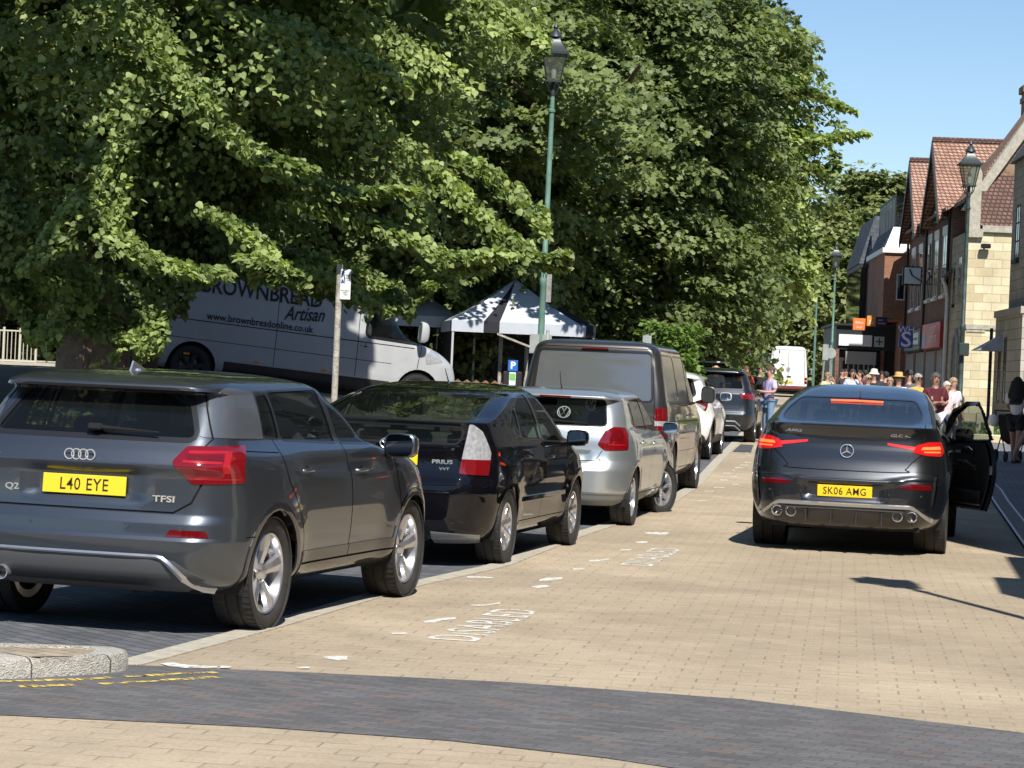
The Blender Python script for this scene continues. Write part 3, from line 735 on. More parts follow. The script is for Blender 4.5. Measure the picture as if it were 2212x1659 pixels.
def offs(poly,d):
    """grow a convex polygon outward by d"""
    P=[Vector(p) for p in poly]; c=sum(P,Vector((0,0)))/len(P); ar=sum(P[i-1].x*P[i].y-P[i].x*P[i-1].y for i in range(len(P)))
    if ar<0: P=P[::-1]
    out=[];m=len(P)
    for i in range(m):
        a=(P[i]-P[i-1]);b=(P[(i+1)%m]-P[i])
        if a.length<1e-7 or b.length<1e-7: out.append(P[i]); continue
        a.normalize(); b.normalize(); n1=Vector((a.y,-a.x)); n2=Vector((b.y,-b.x)); n=(n1+n2)
        if n.length<1e-6: n=n1
        n.normalize(); out.append(P[i]+n*d/max(.5,n.dot(n1)))
    return [tuple(p) for p in out]
def base_car(spec):
    """cuts glass, doors, arches and lamps out of the shell and builds every part"""
    s=spec; S=shell(s['levels'],tr=s.get('tr',.04),tf=s.get('tf',.08),disp=s.get('disp'),nt=s.get('nt',110),ns=s.get('ns',(14,14,64,10,8)),ya=s.get('ya',.9))
    r=s['r']
    # arches
    for y in(s['yr'],s['yf']):
        S=cut(S,circle(y,r*.97,r*s.get('archk',1.13)),'side','hole')
        if s.get('clad'): S=cut(S,circle(y,r*.97,r*s.get('archk',1.13)+s['clad']),'side','clad')
        else: S=cut(S,circle(y,r*.97,r*s.get('archk',1.13)+.022),'side','lip')
    # custom cuts before glass
    for (pg,proj,tg,src) in s.get('cuts0',[]): S=cut(S,pg,proj,tg,src)
    for nm,pg in s['glass']:
        S=cut(S,rnd(pg,s.get('gr',.035)),'side',nm)
    for nm,pg in s['glass']:
        S=cut(S,offs(rnd(pg,s.get('gr',.035)),s.get('trimw',.02)),'side','trim')
    for pg in s.get('pillars',[]): S=cut(S,pg,'side','trim')
    for (pg,proj,tg,src) in s.get('cuts',[]): S=cut(S,pg,proj,tg,src)
    # rear/front glass
    if 'rearglass' in s:
        for pg in s['rearglass']:
            S=cut(S,rnd(pg,.05),'rear','rearglass',cond=lambda c:c[4]<-.12 and c[1]<s['L']*.55)
        for pg in s['rearglass']:
            S=cut(S,offs(rnd(pg,.05),s.get('rgtrim',.02)),'rear','trim',cond=lambda c:c[4]<-.12 and c[1]<s['L']*.55)
    if 'windscreen' in s:
        S=cut(S,rnd(s['windscreen'],.05),'rear','windscreen',cond=lambda c:c[4]>.2 and c[1]>s['L']*.35)
    for g in s.get('gaps',[]): S=gap(S,g[1],w=g[2] if len(g)>2 else .0035,proj=g[0],src=('body','lower','lip','clad'),cond=(lambda c:c[4]<-.1 and c[1]<1.6) if g[0]=='rear' else None)
    for nm,pgs in s.get('doors',[]):
        for pg in pgs: S=cut(S,pg,'side',nm,('body',))
    return S
def finish_car(spec,S,label,cat,loc,rz,name,group=None,rear_tags=()):
    s=spec; p=thing(name,label,cat,loc,rz,group); sp=s['paint']; W=s['W']
    if s.get('rot'): p.rotation_euler=s['rot']
    taken=set(t for t,_ in s.get('doors',[]))|{'hole'}
    body=extract(S,['body','gap','lip','trim'],'body',[sp,m_gap,m_trim,s.get('lipmat',sp)],p,matidx={'gap':1,'trim':2,'lip':3},off={'body':0,'gap':-.006,'trim':.001,'lip':.004})
    for nm,_ in s['glass']:
        for sd_ in(1,-1): extract(S,nm,'side_window',s.get('sideglass',m_glass),p,sides=(sd_,),off=-.004)
    if any(f[1]=='rearglass' for f in S): extract(S,'rearglass','rear_window',s.get('rgmat',m_glass),p,off=-.003)
    if any(f[1]=='windscreen' for f in S): extract(S,'windscreen','windscreen',m_glass,p,off=-.003)
    for nm,_ in s.get('doors',[]):
        for sd_ in(1,-1):
            if s.get('open')==(nm,sd_): continue
            d=extract(S,nm,'door',[sp],p,sides=(sd_,))
            if d is None: continue
            hp=s['handles'].get(nm)
            if hp:
                x=xat(S,hp[0],hp[1]); mb=handle(d,x,hp[0],hp[1],None)
                if sd_<0: mb.v=[(-v[0],v[1],v[2]) for v in mb.v]
                mb.mat(1); cx=sd_*(x+.001); mb.lathe([(.001,.0),(.028,-.001),(.034,.002)],14,c=(cx,hp[0],hp[1]-.004),axis='X')
                mb.build('handle',[s.get('hmat',sp),m_gap],d)
    if any(f[1]=='clad' for f in S) or any(f[1]=='lower' for f in S):
        extract(S,['clad','lower'],'cladding',s.get('cladmat',m_plast),p,off=.006,skirt=.012)
    # inner lining so the cabin is dark behind the glass
    extract(S,['body','trim']+[n for n,_ in s.get('doors',[])] if not s.get('open') else ['body','trim'],'interior_trim',m_liner,p,off=-.03)
    if s.get('open'):
        nm,sd_=s['open']
        for n2,_ in s['doors']:
            for q in(1,-1):
                if (n2,q)!=(nm,sd_): extract(S,n2,'interior_trim',m_liner,p,sides=(q,),off=-.03)
    underbody(p,s['L'],W,s['r'],s['yr'],s['yf'])
    if s.get('seats',True): seats(p,s['yf']-1.45 if 'seatf' not in s else s['seatf'],s['yr']+.35 if 'seatr' not in s else s['seatr'],W,zs=s.get('zs',.52),light=s.get('seatmat'))
    tw=s['tw']
    for sx in(1,-1):
        for k,yy in(('r',s['yr']),('f',s['yf'])):
            st=s.get('steer',0) if k=='f' else 0
            wheel(p,sx*(W-tw/2-s.get('wi',.015)),yy,s['r'],tw,sx,s.get('spokes',5),s.get('style','twin'),rimr=s.get('rimr'),steer=st,rimmat=s.get('rimmat'),tilt=s.get('spt',.2))
    my,mz=s['mirror']; 
    for sx in(1,-1):
        mirror(p,sx*s['mirx'],my,mz,sx,s.get('mirmat',sp),w=s.get('mw',.21),h=s.get('mh',.14),gm=s.get('mirglass'))
    if s.get('plate'):
        t,x,z,tl=s['plate']; y=yat(S,x,z); plate(p,t,x,y-.012+s.get('plated',0),z,tilt=tl,size=s.get('psize',.098))
    return p
def place(contact,heading,yr,halfw,dy=0):
    """body origin (rear, centre) from the ground contact of the right rear tyre"""
    c=Vector(contact); h=R(heading); fx,fy=math.sin(h),math.cos(h); rx,ry=math.cos(h),-math.sin(h)
    o=(c[0]-rx*halfw-fx*yr, c[1]-ry*halfw-fy*yr); 
    return (o[0],o[1],gzf(o[0]+fx*yr,o[1]+fy*yr)+dy),-h
def badge(parent,name,kind,r,mat,Mx):
    mb=MB()
    def torus(c,R_,t,n=28,m=6):
        vs=[(c[0]+(R_+t*math.cos(b))*math.cos(a),c[1]+(R_+t*math.cos(b))*math.sin(a),t*math.sin(b)) for a in [2*math.pi*i/n for i in range(n)] for b in [2*math.pi*j/m for j in range(m)]]
        mb.add(vs,[[i*m+j,((i+1)%n)*m+j,((i+1)%n)*m+(j+1)%m,i*m+(j+1)%m] for i in range(n) for j in range(m)],True)
    def ell(cx,cy,a,b,t,n=28):
        pts=[(cx+a*math.cos(2*math.pi*k/n),cy+b*math.sin(2*math.pi*k/n),0) for k in range(n+1)]; mb.tube(pts,t,6,False)
    if kind=='rings':
        for k in range(4): torus(((k-1.5)*r*1.28,0),r*.86,r*.13)
    elif kind=='ovals':
        ell(0,0,r*1.35,r*.92,r*.12); ell(0,r*.12,r*.5,r*.78,r*.09); ell(0,r*.42,r*.95,r*.38,r*.09)
    elif kind=='star':
        torus((0,0),r,r*.09,36)
        for k in range(3):
            a=R(90+120*k); d=Vector((math.cos(a),math.sin(a),0)); q=Vector((-d.y,d.x,0))
            mb.add([d*r,q*r*.16,-d*r*.1+Vector((0,0,.0)),-q*r*.16,Vector((0,0,r*.14))],[[0,1,4],[1,2,4],[2,3,4],[3,0,4]])
    elif kind=='vw':
        torus((0,0),r,r*.1,36)
        for pts in([(-.35,.85),(0,.12),(.35,.85)],[(-.86,.3),(-.42,-.8),(0,.02),(.42,-.8),(.86,.3)]):
            mb.tube([(a*r,b*r,0) for a,b in pts],r*.09,6)
    return mb.build(name,mat,parent) if Mx is None else (lambda o:(o.data.transform(Mx),o)[1])(mb.build(name,mat,parent))
# ---- paints
p_q2=paint('paint_nano_grey',(.115,.13,.15),.92,.40)
p_prius=paint('paint_blue_black',(.004,.004,.006),.1,.3)
p_polo=paint('paint_reflex_silver',(.55,.59,.6),.8,.36)
p_van=paint('paint_warm_grey',(.11,.105,.10),.85,.36)
p_white=paint('paint_white',(.72,.73,.7),0,.4,.02)
p_suv=paint('paint_dark_grey',(.04,.044,.05),.85,.36)
p_glc=paint('paint_graphite',(.055,.058,.064),.9,.36)
p_navy=paint('paint_navy',(.01,.014,.03),.4,.36)
def bulge(yc,zc,rad,amt,wid=.16):
    def f(P):
        for y in yc:
            d=np.hypot(P[:,:,1]-y,(P[:,:,2]-zc)*1.0)-rad
            b=amt*np.exp(-(np.clip(d,0,None)/wid)**2)*sstep(-.2,.0,d)*sstep(.2,.5,np.abs(P[:,:,0]))
            side=sstep(.6,.85,P[:,:,0]/max(.1,P[:,:,0].max()))
            P[:,:,0]+=b*side*(P[:,:,2]<1.15)
        return P
    return f
# ================= compact grey crossover (nearest car)
def q2_disp(P):
    P=bulge((.78,3.375),.33,.40,.022)(P)
    x,y,z=P[:,:,0],P[:,:,1],P[:,:,2]
    rear=(y<.35)
    rec=sstep(.40,.30,x)*sstep(.74,.78,z)*sstep(.955,.90,z); P[:,:,1]+=np.where(rear,rec*.035,0)
    # shoulder facet along the doors
    P[:,:,0]-=.018*np.exp(-((z-.95)/.05)**2)*sstep(1.1,1.5,y)*sstep(3.0,2.7,y)*(x>.6)
    return P
q2=dict(L=4.19,W=.897,r=.337,yr=.79,yf=3.385,tw=.225,paint=p_q2,disp=q2_disp,tr=.035,
 levels=[
 (.25,.17,4.05,.76,.3,.3,.04,.3,.4,.1),(.29,.09,4.12,.83,.3,.32,.05,.3,.45,.12),(.36,.035,4.16,.872,.28,.33,.055,.3,.5,.14),(.46,.005,4.19,.885,.26,.34,.06,.3,.5,.15),
 (.545,.0,4.19,.892,.25,.34,.06,.3,.5,.15),(.565,.012,4.19,.893,.25,.34,.06,.3,.5,.15),(.64,.02,4.18,.896,.25,.35,.065,.3,.5,.15),(.69,.05,4.16,.897,.25,.35,.06,.3,.5,.16),(.80,.06,4.10,.895,.24,.35,.06,.3,.5,.16),
 (.90,.062,3.98,.888,.23,.34,.06,.3,.5,.16),(.965,.05,3.75,.875,.22,.33,.06,.3,.45,.16),(1.0,.066,3.5,.862,.22,.32,.06,.35,.4,.16),(1.04,.09,3.2,.84,.22,.3,.06,.4,.3,.16),(1.08,.12,3.0,.81,.2,.28,.06,.4,.3,.18),
 (1.12,.15,2.90,.785,.16,.25,.06,.35,.3,.2),(1.2,.21,2.78,.76,.14,.24,.06,.3,.3,.2),(1.3,.285,2.6,.725,.13,.22,.06,.3,.3,.2),(1.375,.345,2.44,.69,.12,.22,.06,.3,.3,.2),(1.39,.22,2.41,.685,.12,.28,.05,.3,.3,.2),
 (1.41,.215,2.36,.675,.13,.28,.05,.3,.3,.2),(1.435,.26,2.28,.655,.15,.3,.05,.3,.3,.2),(1.465,.38,2.12,.59,.2,.3,.05,.3,.3,.2),(1.49,.62,1.9,.45,.2,.3,.05,.2,.3,.15),(1.505,.95,1.7,.22,.1,.2,.03,.1,.2,.1),(1.508,1.25,1.4,.03,.01,.02,0,.01,.02,0)],
 glass=[('gq',[(.85,1.14),(1.08,1.12),(1.08,1.38),(.90,1.37)]),('gr',[(1.12,1.118),(2.02,1.09),(1.96,1.415),(1.11,1.392)]),('gf',[(2.10,1.088),(2.88,1.075),(2.92,1.1),(2.32,1.375),(2.04,1.418)])],
 pillars=[[(2.0,1.09),(2.12,1.085),(2.06,1.42),(1.94,1.42)],[(1.07,1.12),(1.13,1.12),(1.12,1.39),(1.07,1.385)]],
 trimw=.014,rearglass=[[(-1,1.125),(.625,1.125),(.50,1.375),(-1,1.375)]],rgtrim=.03,windscreen=[(-1,1.08),(.70,1.08),(.57,1.41),(-1,1.41)],
 cuts=[(rnd([(.535,.985),(.60,1.078),(1.04,1.088),(1.015,.875),(.665,.868)],.02),'wrap','lamp',('body',)),
       ([(-1,.235),(.585,.235),(.74,.33),(.60,.425),(.52,.452),(-1,.455)],'rear','diff',('body',)),
       ([(.53,.566),(.79,.566),(.76,.607),(.56,.607)],'wrap','refl',('body',)),([(1.27,.2),(3.06,.2),(3.06,.435),(1.27,.435)],'side','lower',('body',))],
 gaps=[('rear',[(-1,.70),(.56,.70),(.66,.76),(.71,.868)],.006),('rear',[(.69,1.085),(.71,1.12),(.59,1.38)],.004),('side',curve2([(2.135,.36),(2.15,.7),(2.10,1.09)]),.0062),('side',curve2([(3.06,.36),(3.08,.7),(2.98,1.06)]),.0062),
       ('side',curve2([(1.28,.36),(1.27,.55),(1.12,.76),(1.0,.90),(.97,1.12)]),.0062),('side',[(1.28,.36),(3.06,.36)],.0062),('side',[(.36,.566),(.46,.566)],.003),('side',curve2([(.33,1.06),(.62,1.05),(.95,1.04)]),.003)],
 doors=[('doorr',[[(1.285,.365),(2.13,.365),(2.145,.7),(2.10,1.085),(1.6,1.1),(1.275,.55)],[(1.275,.55),(1.6,1.1),(.985,1.115),(1.005,.905),(1.125,.765)]]),('doorf',[[(2.14,.365),(3.055,.365),(3.075,.7),(2.98,1.06),(2.11,1.085),(2.155,.7)]])],
 handles={'doorr':(1.36,.925),'doorf':(2.33,.905)},clad=.05,cladmat=paint('clad_grey_gloss',(.03,.032,.036),.4,.35),mirror=(2.86,1.06),mirx=.80,mw=.23,mh=.17,style='star',spokes=5,rimr=.245,plate=('L40 EYE',0,.832,R(-4)),plated=.0,mirmat=p_q2,mirglass=M('mirror_glass_dark_reflection',(.1,.11,.12),.05,metal=1))  # mirror glass coloured dark in place of a dark reflection
loc,rz=place((-1.40,14.2),15.8,.79,.897-.04)
S=base_car(q2)
# silver roof blade on the rear pillar
S=cut(S,rnd([(.20,1.13),(.825,1.12),(.875,1.395),(.50,1.415),(.43,1.40)],.025),'side','blade',('body',))
car=finish_car(q2,S,'grey crossover nearest the camera with four rings and plate L40 EYE','car',loc,rz,'parked_car',group='cars parked along the kerb')
for sd_ in(1,-1): extract(S,'blade','roof_blade',paint('paint_blade_silver',(.15,.165,.185),.6,.42),car,sides=(sd_,),off=.004,skirt=.006)
def lamp_seg(S,parent,name,tg,mats,segs,offv=.006,sides=(1,-1),skirtm=None):
    """tail lamp lens per side, with brighter segments as a sub-part"""
    for k,(pg,t2) in enumerate(segs): S=cut(S,pg,'wrap',t2,(tg,))
    for sd_ in sides:
        l=extract(S,tg,name,mats[0],parent,sides=(sd_,),off=offv,skirt=.012)
        for k,t2 in enumerate(dict.fromkeys(t for _,t in segs)):
            if l is not None: extract(S,t2,'lamp_segment',mats[k+1],l,sides=(sd_,),off=offv+.002,skirt=.006)
    return S
S=lamp_seg(S,car,'tail_lamp','lamp',[m_red,m_redlit,m_red2],[([(.62,1.035),(.86,1.04),(.86,1.055),(.62,1.052)],'s1'),([(.84,.93),(.89,.93),(.89,1.052),(.84,1.052)],'s1'),([(.60,.985),(.83,.98),(.83,.995),(.6,1.0)],'s1'),([(.60,.93),(.83,.915),(.83,.94),(.59,.96)],'s2'),([(.68,.893),(.98,.893),(.98,.90),(.68,.90)],'s1'),([(.62,1.00),(.83,1.0),(.83,1.03),(.62,1.028)],'s2')])
extract(S,'diff','rear_diffuser',[M('diffuser_grey',(.10,.102,.105),.6)],car,off=.004,skirt=.01)
for sx in(1,-1): extract(S,'refl','reflector',m_red2,car,sides=(sx,),off=.002)
# silver hoop round the diffuser
hp=[]; 
for u in np.linspace(-1,1,41):
    ax=abs(u)*.76; z=.458 if ax<.5 else .458-.19*sstep(.5,.76,ax)
    hp.append((math.copysign(ax,u),(yat(S,min(ax,.75),z) or 0)-.004,z))
mb=MB(); vs=[];
for (x,y,z) in hp:
    k=abs(x); t=.016+.015*sstep(.5,.7,k); vs+=[(x,y-.004,z+.006),(x*.985 if k>.5 else x,y-.012,z-t*.4),(x*.97 if k>.5 else x,y-.004,z-t)]
mb.add(vs,[[3*i+j,3*i+j+1,3*i+j+4,3*i+j+3] for i in range(40) for j in range(2)],True); mb.build('silver_hoop',m_satin,car)
mb=MB()
mb.add([(-.46,.07,.262),(.46,.07,.262),(.44,.12,.245),(-.44,.12,.245),(-.46,.045,.285),(.46,.045,.285)],[[0,1,2,3],[4,5,1,0]]); mb.build('lower_valance',M('valance',(.05,.05,.05),.6),car)
ex=MB(); ex.lathe([(.036,.16),(.036,-.02),(.042,-.024),(.044,-.01),(.044,.16)],20,c=(-.48,.06,.305),axis='Y'); ex.mat(1); ex.lathe([(.001,.03),(.036,.03)],20,c=(-.48,.06,.305),axis='Y'); ex.build('exhaust_pipe',[m_chrome,m_black],car)
yb=yat(S,0,.985); badge(car,'rings_emblem','rings',.034,m_chrome,frame_rear(-.02,yb-.006,1.005))
text('badge_lettering','TFSI',.05,m_chrome,car,frame_rear(.50,yat(S,.5,.76)-.003,.775,yaw=R(5)),sx=1.5,off=.001,ext=.003)
text('badge_lettering','Q2',.05,m_chrome,car,frame_rear(-.45,yat(S,.5,.76)-.003,.80,yaw=R(-5)),sx=1.4,off=.001,ext=.003)
def wiper(parent,x0,x1,y,z,tilt=0,ydz=.75,arm=True):
    mb=MB(); mb.box((x0+.03,y,z+.01),(.09,.05,.04),bev=.01); mb.tube([(x0,y-.01,z+.012),((x0+x1)/2,y-.005,z+.006),(x1,y,z)],[.016,.009,.005],6); mb.tube([(x0+.15*(1 if x1>x0 else -1),y-.002,z-.002),(x1+.08,y+.004,z-.006)],[.008,.006],5)
    return mb.build('rear_wiper',m_trim,parent)
wiper(car,.0,.34,yat(S,.1,1.15)-.03,1.155)
mb=MB(); mb.box((0,.238,1.398),(.30,.012,.012),bev=.003); mb.build('brake_light',m_red2,car)
mb=MB(); mb.prism([(0,.62,1.487),(0,.84,1.50),(0,.66,1.55)],(.012,0,0)); mb.lathe([(.028,0),(.02,.012),(.001,.016)],10,c=(.006,.72,1.492)); mb.build('roof_antenna',m_chrome,car)
for x in(.30,.62,-.3,-.62): mb=MB(); mb.lathe([(.001,-.003),(.011,-.003),(.012,.0)],12,c=(x,yat(S,x,.60)-.001,.612),axis='Y'); mb.build('parking_sensor',p_q2,car)
# ================= black liftback
def pr_disp(P): return bulge((.84,3.54),.31,.36,.018)(P)
prius=dict(L=4.45,W=.8625,r=.313,yr=.84,yf=3.54,tw=.195,paint=p_prius,disp=pr_disp,tr=.06,ya=1.1,
 levels=[(.19,.16,4.25,.70,.3,.3,.05,.3,.4,.1),(.24,.06,4.35,.77,.3,.34,.07,.3,.45,.12),(.30,.02,4.40,.81,.3,.36,.08,.3,.5,.14),(.42,.0,4.44,.835,.3,.38,.09,.3,.5,.15),(.58,.0,4.45,.855,.3,.38,.09,.35,.5,.15),(.67,.015,4.42,.8625,.28,.38,.09,.35,.5,.15),(.72,.055,4.38,.8625,.27,.37,.08,.35,.5,.15),
 (.82,.075,4.22,.86,.26,.36,.08,.35,.5,.15),(.90,.085,4.0,.85,.24,.34,.08,.4,.5,.15),(.97,.09,3.72,.842,.22,.32,.08,.4,.4,.15),(1.02,.09,3.5,.826,.2,.3,.08,.4,.4,.15),(1.08,.085,3.36,.806,.18,.28,.08,.3,.3,.18),(1.135,.075,3.27,.79,.17,.27,.08,.3,.3,.2),(1.165,.07,3.22,.778,.16,.27,.08,.3,.3,.2),(1.178,.12,3.2,.774,.16,.3,.09,.3,.3,.2),
 (1.21,.30,3.14,.762,.16,.3,.1,.3,.3,.2),(1.27,.58,3.04,.738,.16,.3,.1,.3,.3,.2),(1.33,.86,2.93,.708,.16,.3,.1,.3,.3,.2),(1.39,1.16,2.82,.67,.18,.3,.1,.3,.3,.2),(1.44,1.52,2.7,.60,.2,.3,.1,.3,.3,.2),(1.47,1.85,2.6,.51,.2,.25,.08,.2,.25,.12),(1.487,2.1,2.5,.32,.1,.15,.03,.1,.1,.05),(1.49,2.28,2.36,.03,.01,.02,0,.01,.02,0)],
 glass=[('gq',[(1.0,1.12),(1.3,1.045),(1.36,1.27),(1.3,1.28)]),('gr',[(1.35,1.04),(2.08,1.015),(2.02,1.405),(1.7,1.38),(1.4,1.29)]),('gf',[(2.16,1.01),(3.18,.985),(3.22,1.01),(2.62,1.33),(2.35,1.41),(2.10,1.415)])],
 pillars=[[(2.07,1.01),(2.17,1.01),(2.11,1.415),(2.01,1.41)],[(1.30,1.04),(1.36,1.04),(1.42,1.29),(1.33,1.285)]],trimw=.014,gr=.05,
 rearglass=[[(-1,1.19),(.66,1.185),(.56,1.425),(-1,1.432)],[(-1,1.0),(.58,1.0),(.61,1.12),(-1,1.132)]],rgtrim=.018,windscreen=[(-1,1.02),(.66,1.02),(.55,1.44),(-1,1.44)],
 cuts=[(rnd([(.60,.755),(.88,.745),(.90,.93),(.80,1.10),(.70,1.155),(.665,1.155),(.625,.95)],.015),'wrap','lamp',('body',)),([(-1,.0),(.40,.0),(.36,.285),(-1,.285)],'rear','dark',('body',)),([(.40,.0),(.85,.0),(.85,.262),(.40,.285)],'wrap','sill',('body',))],
 gaps=[('rear',curve2([(-1,.655),(.45,.655),(.60,.69),(.62,.75)]),.005),('side',curve2([(2.13,.33),(2.15,.7),(2.12,1.01)]),.004),('side',curve2([(3.12,.33),(3.15,.7),(3.1,.98)]),.004),('side',curve2([(1.30,.33),(1.26,.5),(1.2,.68),(1.2,.85),(1.25,1.04)]),.004),('side',[(1.3,.33),(3.12,.33)],.004)],
 doors=[('doorr',[[(1.305,.335),(2.125,.335),(2.145,.7),(2.115,1.01),(1.255,1.04),(1.205,.85),(1.205,.68),(1.265,.5)]]),('doorf',[[(2.135,.335),(3.115,.335),(3.145,.7),(3.1,.98),(2.125,1.01),(2.155,.7)]])],
 handles={'doorr':(1.42,.88),'doorf':(2.34,.86)},mirror=(3.05,1.02),mirx=.80,mw=.2,mh=.15,style='blade',spokes=9,rimr=.205,plate=('LG07 WPK',0,.865,R(-2)),psize=.09,seatmat=M('light_seat_fabric',(.16,.16,.15),.85))
loc,rz=place((-.01,20.0),13.2,.84,.8625-.04)
S=base_car(prius)
car=finish_car(prius,S,'black liftback with clear and red tail lamps parked behind the grey crossover','car',loc,rz,'parked_car',group='cars parked along the kerb')
S=lamp_seg(S,car,'tail_lamp','lamp',[m_clear,m_red,m_redlit],[([(.5,.70),(1,.70),(1,.87),(.5,.875)],'s1'),([(.7,.79),(.84,.79),(.84,.81),(.7,.81)],'s2')])
extract(S,'dark','rear_diffuser',[m_plast],car,off=-.02); [extract(S,'sill','bumper_valance',paint('valance_silver',(.3,.31,.31),.5,.4),car,sides=(sd_,),off=.004,skirt=.01) for sd_ in(1,-1)]
mb=MB(); mb.lathe([(.06,.05),(.065,.0),(.06,.5)],16,c=(.28,.12,.25),axis='Y'); mb.build('silencer',m_disc,car)
yb=yat(S,0,1.0); badge(car,'oval_emblem','ovals',.045,m_chrome,frame_rear(0,yat(S,0,.975)-.01,.975))
text('badge_lettering','PRIUS',.045,m_chrome,car,frame_rear(.46,yat(S,.46,.80)-.003,.845,yaw=R(10)),sx=1.5,off=.001,ext=.003)
text('badge_lettering','VVT',.03,m_chrome,car,frame_rear(.48,yat(S,.46,.80)-.003,.79,yaw=R(10)),sx=1.5,off=.001,ext=.003)
mb=MB(); mb.tube([(0,1.95,1.475),(0,1.80,1.60)],[.006,.003],6); mb.lathe([(.03,0),(.02,.015),(.001,.018)],10,c=(0,1.95,1.472)); mb.build('roof_antenna',m_trim,car)
mb=MB(); mb.box((0,0,0),(.13,.004,.10)); mb.build('paper_permit',M('permit_paper',(.45,.6,.5),.7),car,(.62,2.75,1.06),(0,0,R(14)))
for sx in(1,-1):
    mb=MB(); x=xat(S,2.2,.52); mb.box((sx*(x+.004),2.2,.52),(.014,1.75,.045),bev=.005); mb.build('rubbing_strip',p_prius,car)
# ================= silver hatchback
def po_disp(P):
    P=bulge((.68,3.15),.30,.345,.016)(P); x,y,z=P[:,:,0],P[:,:,1],P[:,:,2]
    P[:,:,1]+=np.where(y<.4,sstep(.45,.38,x)*sstep(.66,.70,z)*sstep(.80,.76,z)*.02,0); return P
polo=dict(L=3.97,W=.841,r=.305,yr=.68,yf=3.15,tw=.205,paint=p_polo,disp=po_disp,tr=.05,
 levels=[(.22,.16,3.8,.70,.3,.3,.05,.3,.4,.1),(.27,.07,3.88,.77,.3,.34,.06,.3,.45,.12),(.34,.03,3.93,.80,.3,.36,.07,.3,.5,.14),(.36,.01,3.94,.81,.3,.36,.07,.3,.5,.14),(.48,.0,3.97,.825,.3,.36,.08,.3,.5,.15),(.58,.0,3.96,.835,.3,.36,.08,.3,.5,.15),(.64,.03,3.93,.84,.28,.36,.08,.3,.5,.15),
 (.70,.065,3.88,.841,.27,.36,.08,.3,.5,.15),(.80,.09,3.72,.838,.25,.34,.07,.3,.5,.15),(.90,.10,3.4,.83,.24,.33,.07,.4,.5,.15),(.97,.115,3.12,.812,.22,.32,.07,.4,.4,.15),(1.02,.13,2.95,.785,.2,.3,.07,.3,.3,.15),(1.06,.155,2.86,.758,.16,.26,.06,.3,.3,.2),(1.15,.22,2.72,.735,.15,.25,.06,.3,.3,.2),(1.25,.295,2.56,.70,.14,.24,.06,.3,.3,.2),
 (1.33,.36,2.42,.672,.14,.24,.06,.3,.3,.2),(1.345,.25,2.4,.665,.14,.3,.05,.3,.3,.2),(1.365,.245,2.35,.655,.15,.3,.05,.3,.3,.2),(1.40,.34,2.22,.62,.2,.3,.06,.3,.3,.2),(1.43,.5,2.05,.53,.2,.3,.05,.2,.3,.15),(1.452,.8,1.8,.36,.1,.2,.03,.1,.2,.1),(1.462,1.2,1.4,.03,.01,.02,0,.01,.02,0)],
 glass=[('gq',[(.80,1.10),(.98,1.05),(.98,1.31),(.88,1.30)]),('gr',[(1.02,1.045),(1.78,1.02),(1.70,1.355),(1.02,1.33)]),('gf',[(1.86,1.018),(2.76,.99),(2.78,1.01),(2.15,1.325),(1.78,1.362)])],
 pillars=[[(1.77,1.02),(1.87,1.018),(1.79,1.362),(1.69,1.355)],[(.97,1.05),(1.03,1.045),(1.03,1.33),(.97,1.31)]],trimw=.013,
 rearglass=[[(-1,1.062),(.575,1.062),(.52,1.33),(-1,1.33)]],rgtrim=.012,windscreen=[(-1,1.03),(.68,1.03),(.54,1.37),(-1,1.37)],
 cuts=[(rnd([(.50,.865),(.575,1.02),(.66,1.055),(.86,1.05),(.90,.99),(.895,.82),(.58,.80)],.02),'wrap','lamp',('body',)),([(-1,.1),(1.0,.1),(1.0,.345),(-1,.345)],'rear','lower',('body',))],
 gaps=[('rear',curve2([(-1,.69),(.42,.69),(.5,.72),(.55,.80)]),.004),('side',curve2([(1.83,.33),(1.85,.7),(1.82,1.02)]),.004),('side',curve2([(2.78,.33),(2.8,.7),(2.72,.98)]),.004),('side',curve2([(1.1,.33),(1.08,.5),(.97,.68),(.92,.85),(.93,1.05)]),.004),('side',[(1.1,.33),(2.78,.33)],.004)],
 doors=[('doorr',[[(1.105,.335),(1.825,.335),(1.845,.7),(1.815,1.02),(.935,1.045),(.925,.85),(.975,.68),(1.085,.5)]]),('doorf',[[(1.835,.335),(2.775,.335),(2.795,.7),(2.72,.98),(1.825,1.02),(1.855,.7)]])],
 handles={'doorr':(1.2,.88),'doorf':(2.05,.86)},cladmat=M('bumper_lower_grey',(.22,.22,.21),.55),mirror=(2.66,1.03),mirx=.78,mw=.19,mh=.14,style='thin',spokes=7,rimr=.215,plate=('RX61 KHO',0,.745,R(-2)),psize=.09,steer=R(-22))
loc,rz=place((1.34,26.0),11.5,.68,.841-.04)
S=base_car(polo)
car=finish_car(polo,S,'silver hatchback with front wheels turned, parked in front of the dark grey van','car',loc,rz,'parked_car',group='cars parked along the kerb')
S=lamp_seg(S,car,'tail_lamp','lamp',[m_red,m_redlit,m_red2],[([(.62,.86),(.84,.86),(.84,.875),(.62,.875)],'s1'),(rnd([(.62,.91),(.80,.91),(.80,1.02),(.66,1.02)],.03),'s2')])
badge(car,'round_emblem','vw',.06,m_chrome,frame_rear(0,yat(S,0,.93)-.008,.93))
badge(car,'round_sticker','vw',.068,M('sticker_white',(.22,.25,.24),.6),frame_rear(.10,yat(S,0,1.18)-.006,1.19,tilt=R(-30)))
wiper(car,-.05,.30,yat(S,.1,1.08)-.02,1.09)
mb=MB(); mb.tube([(0,.62,1.44),(0,.54,1.50),(0,.47,1.62)],[.009,.006,.004],6); mb.build('roof_antenna',m_trim,car)
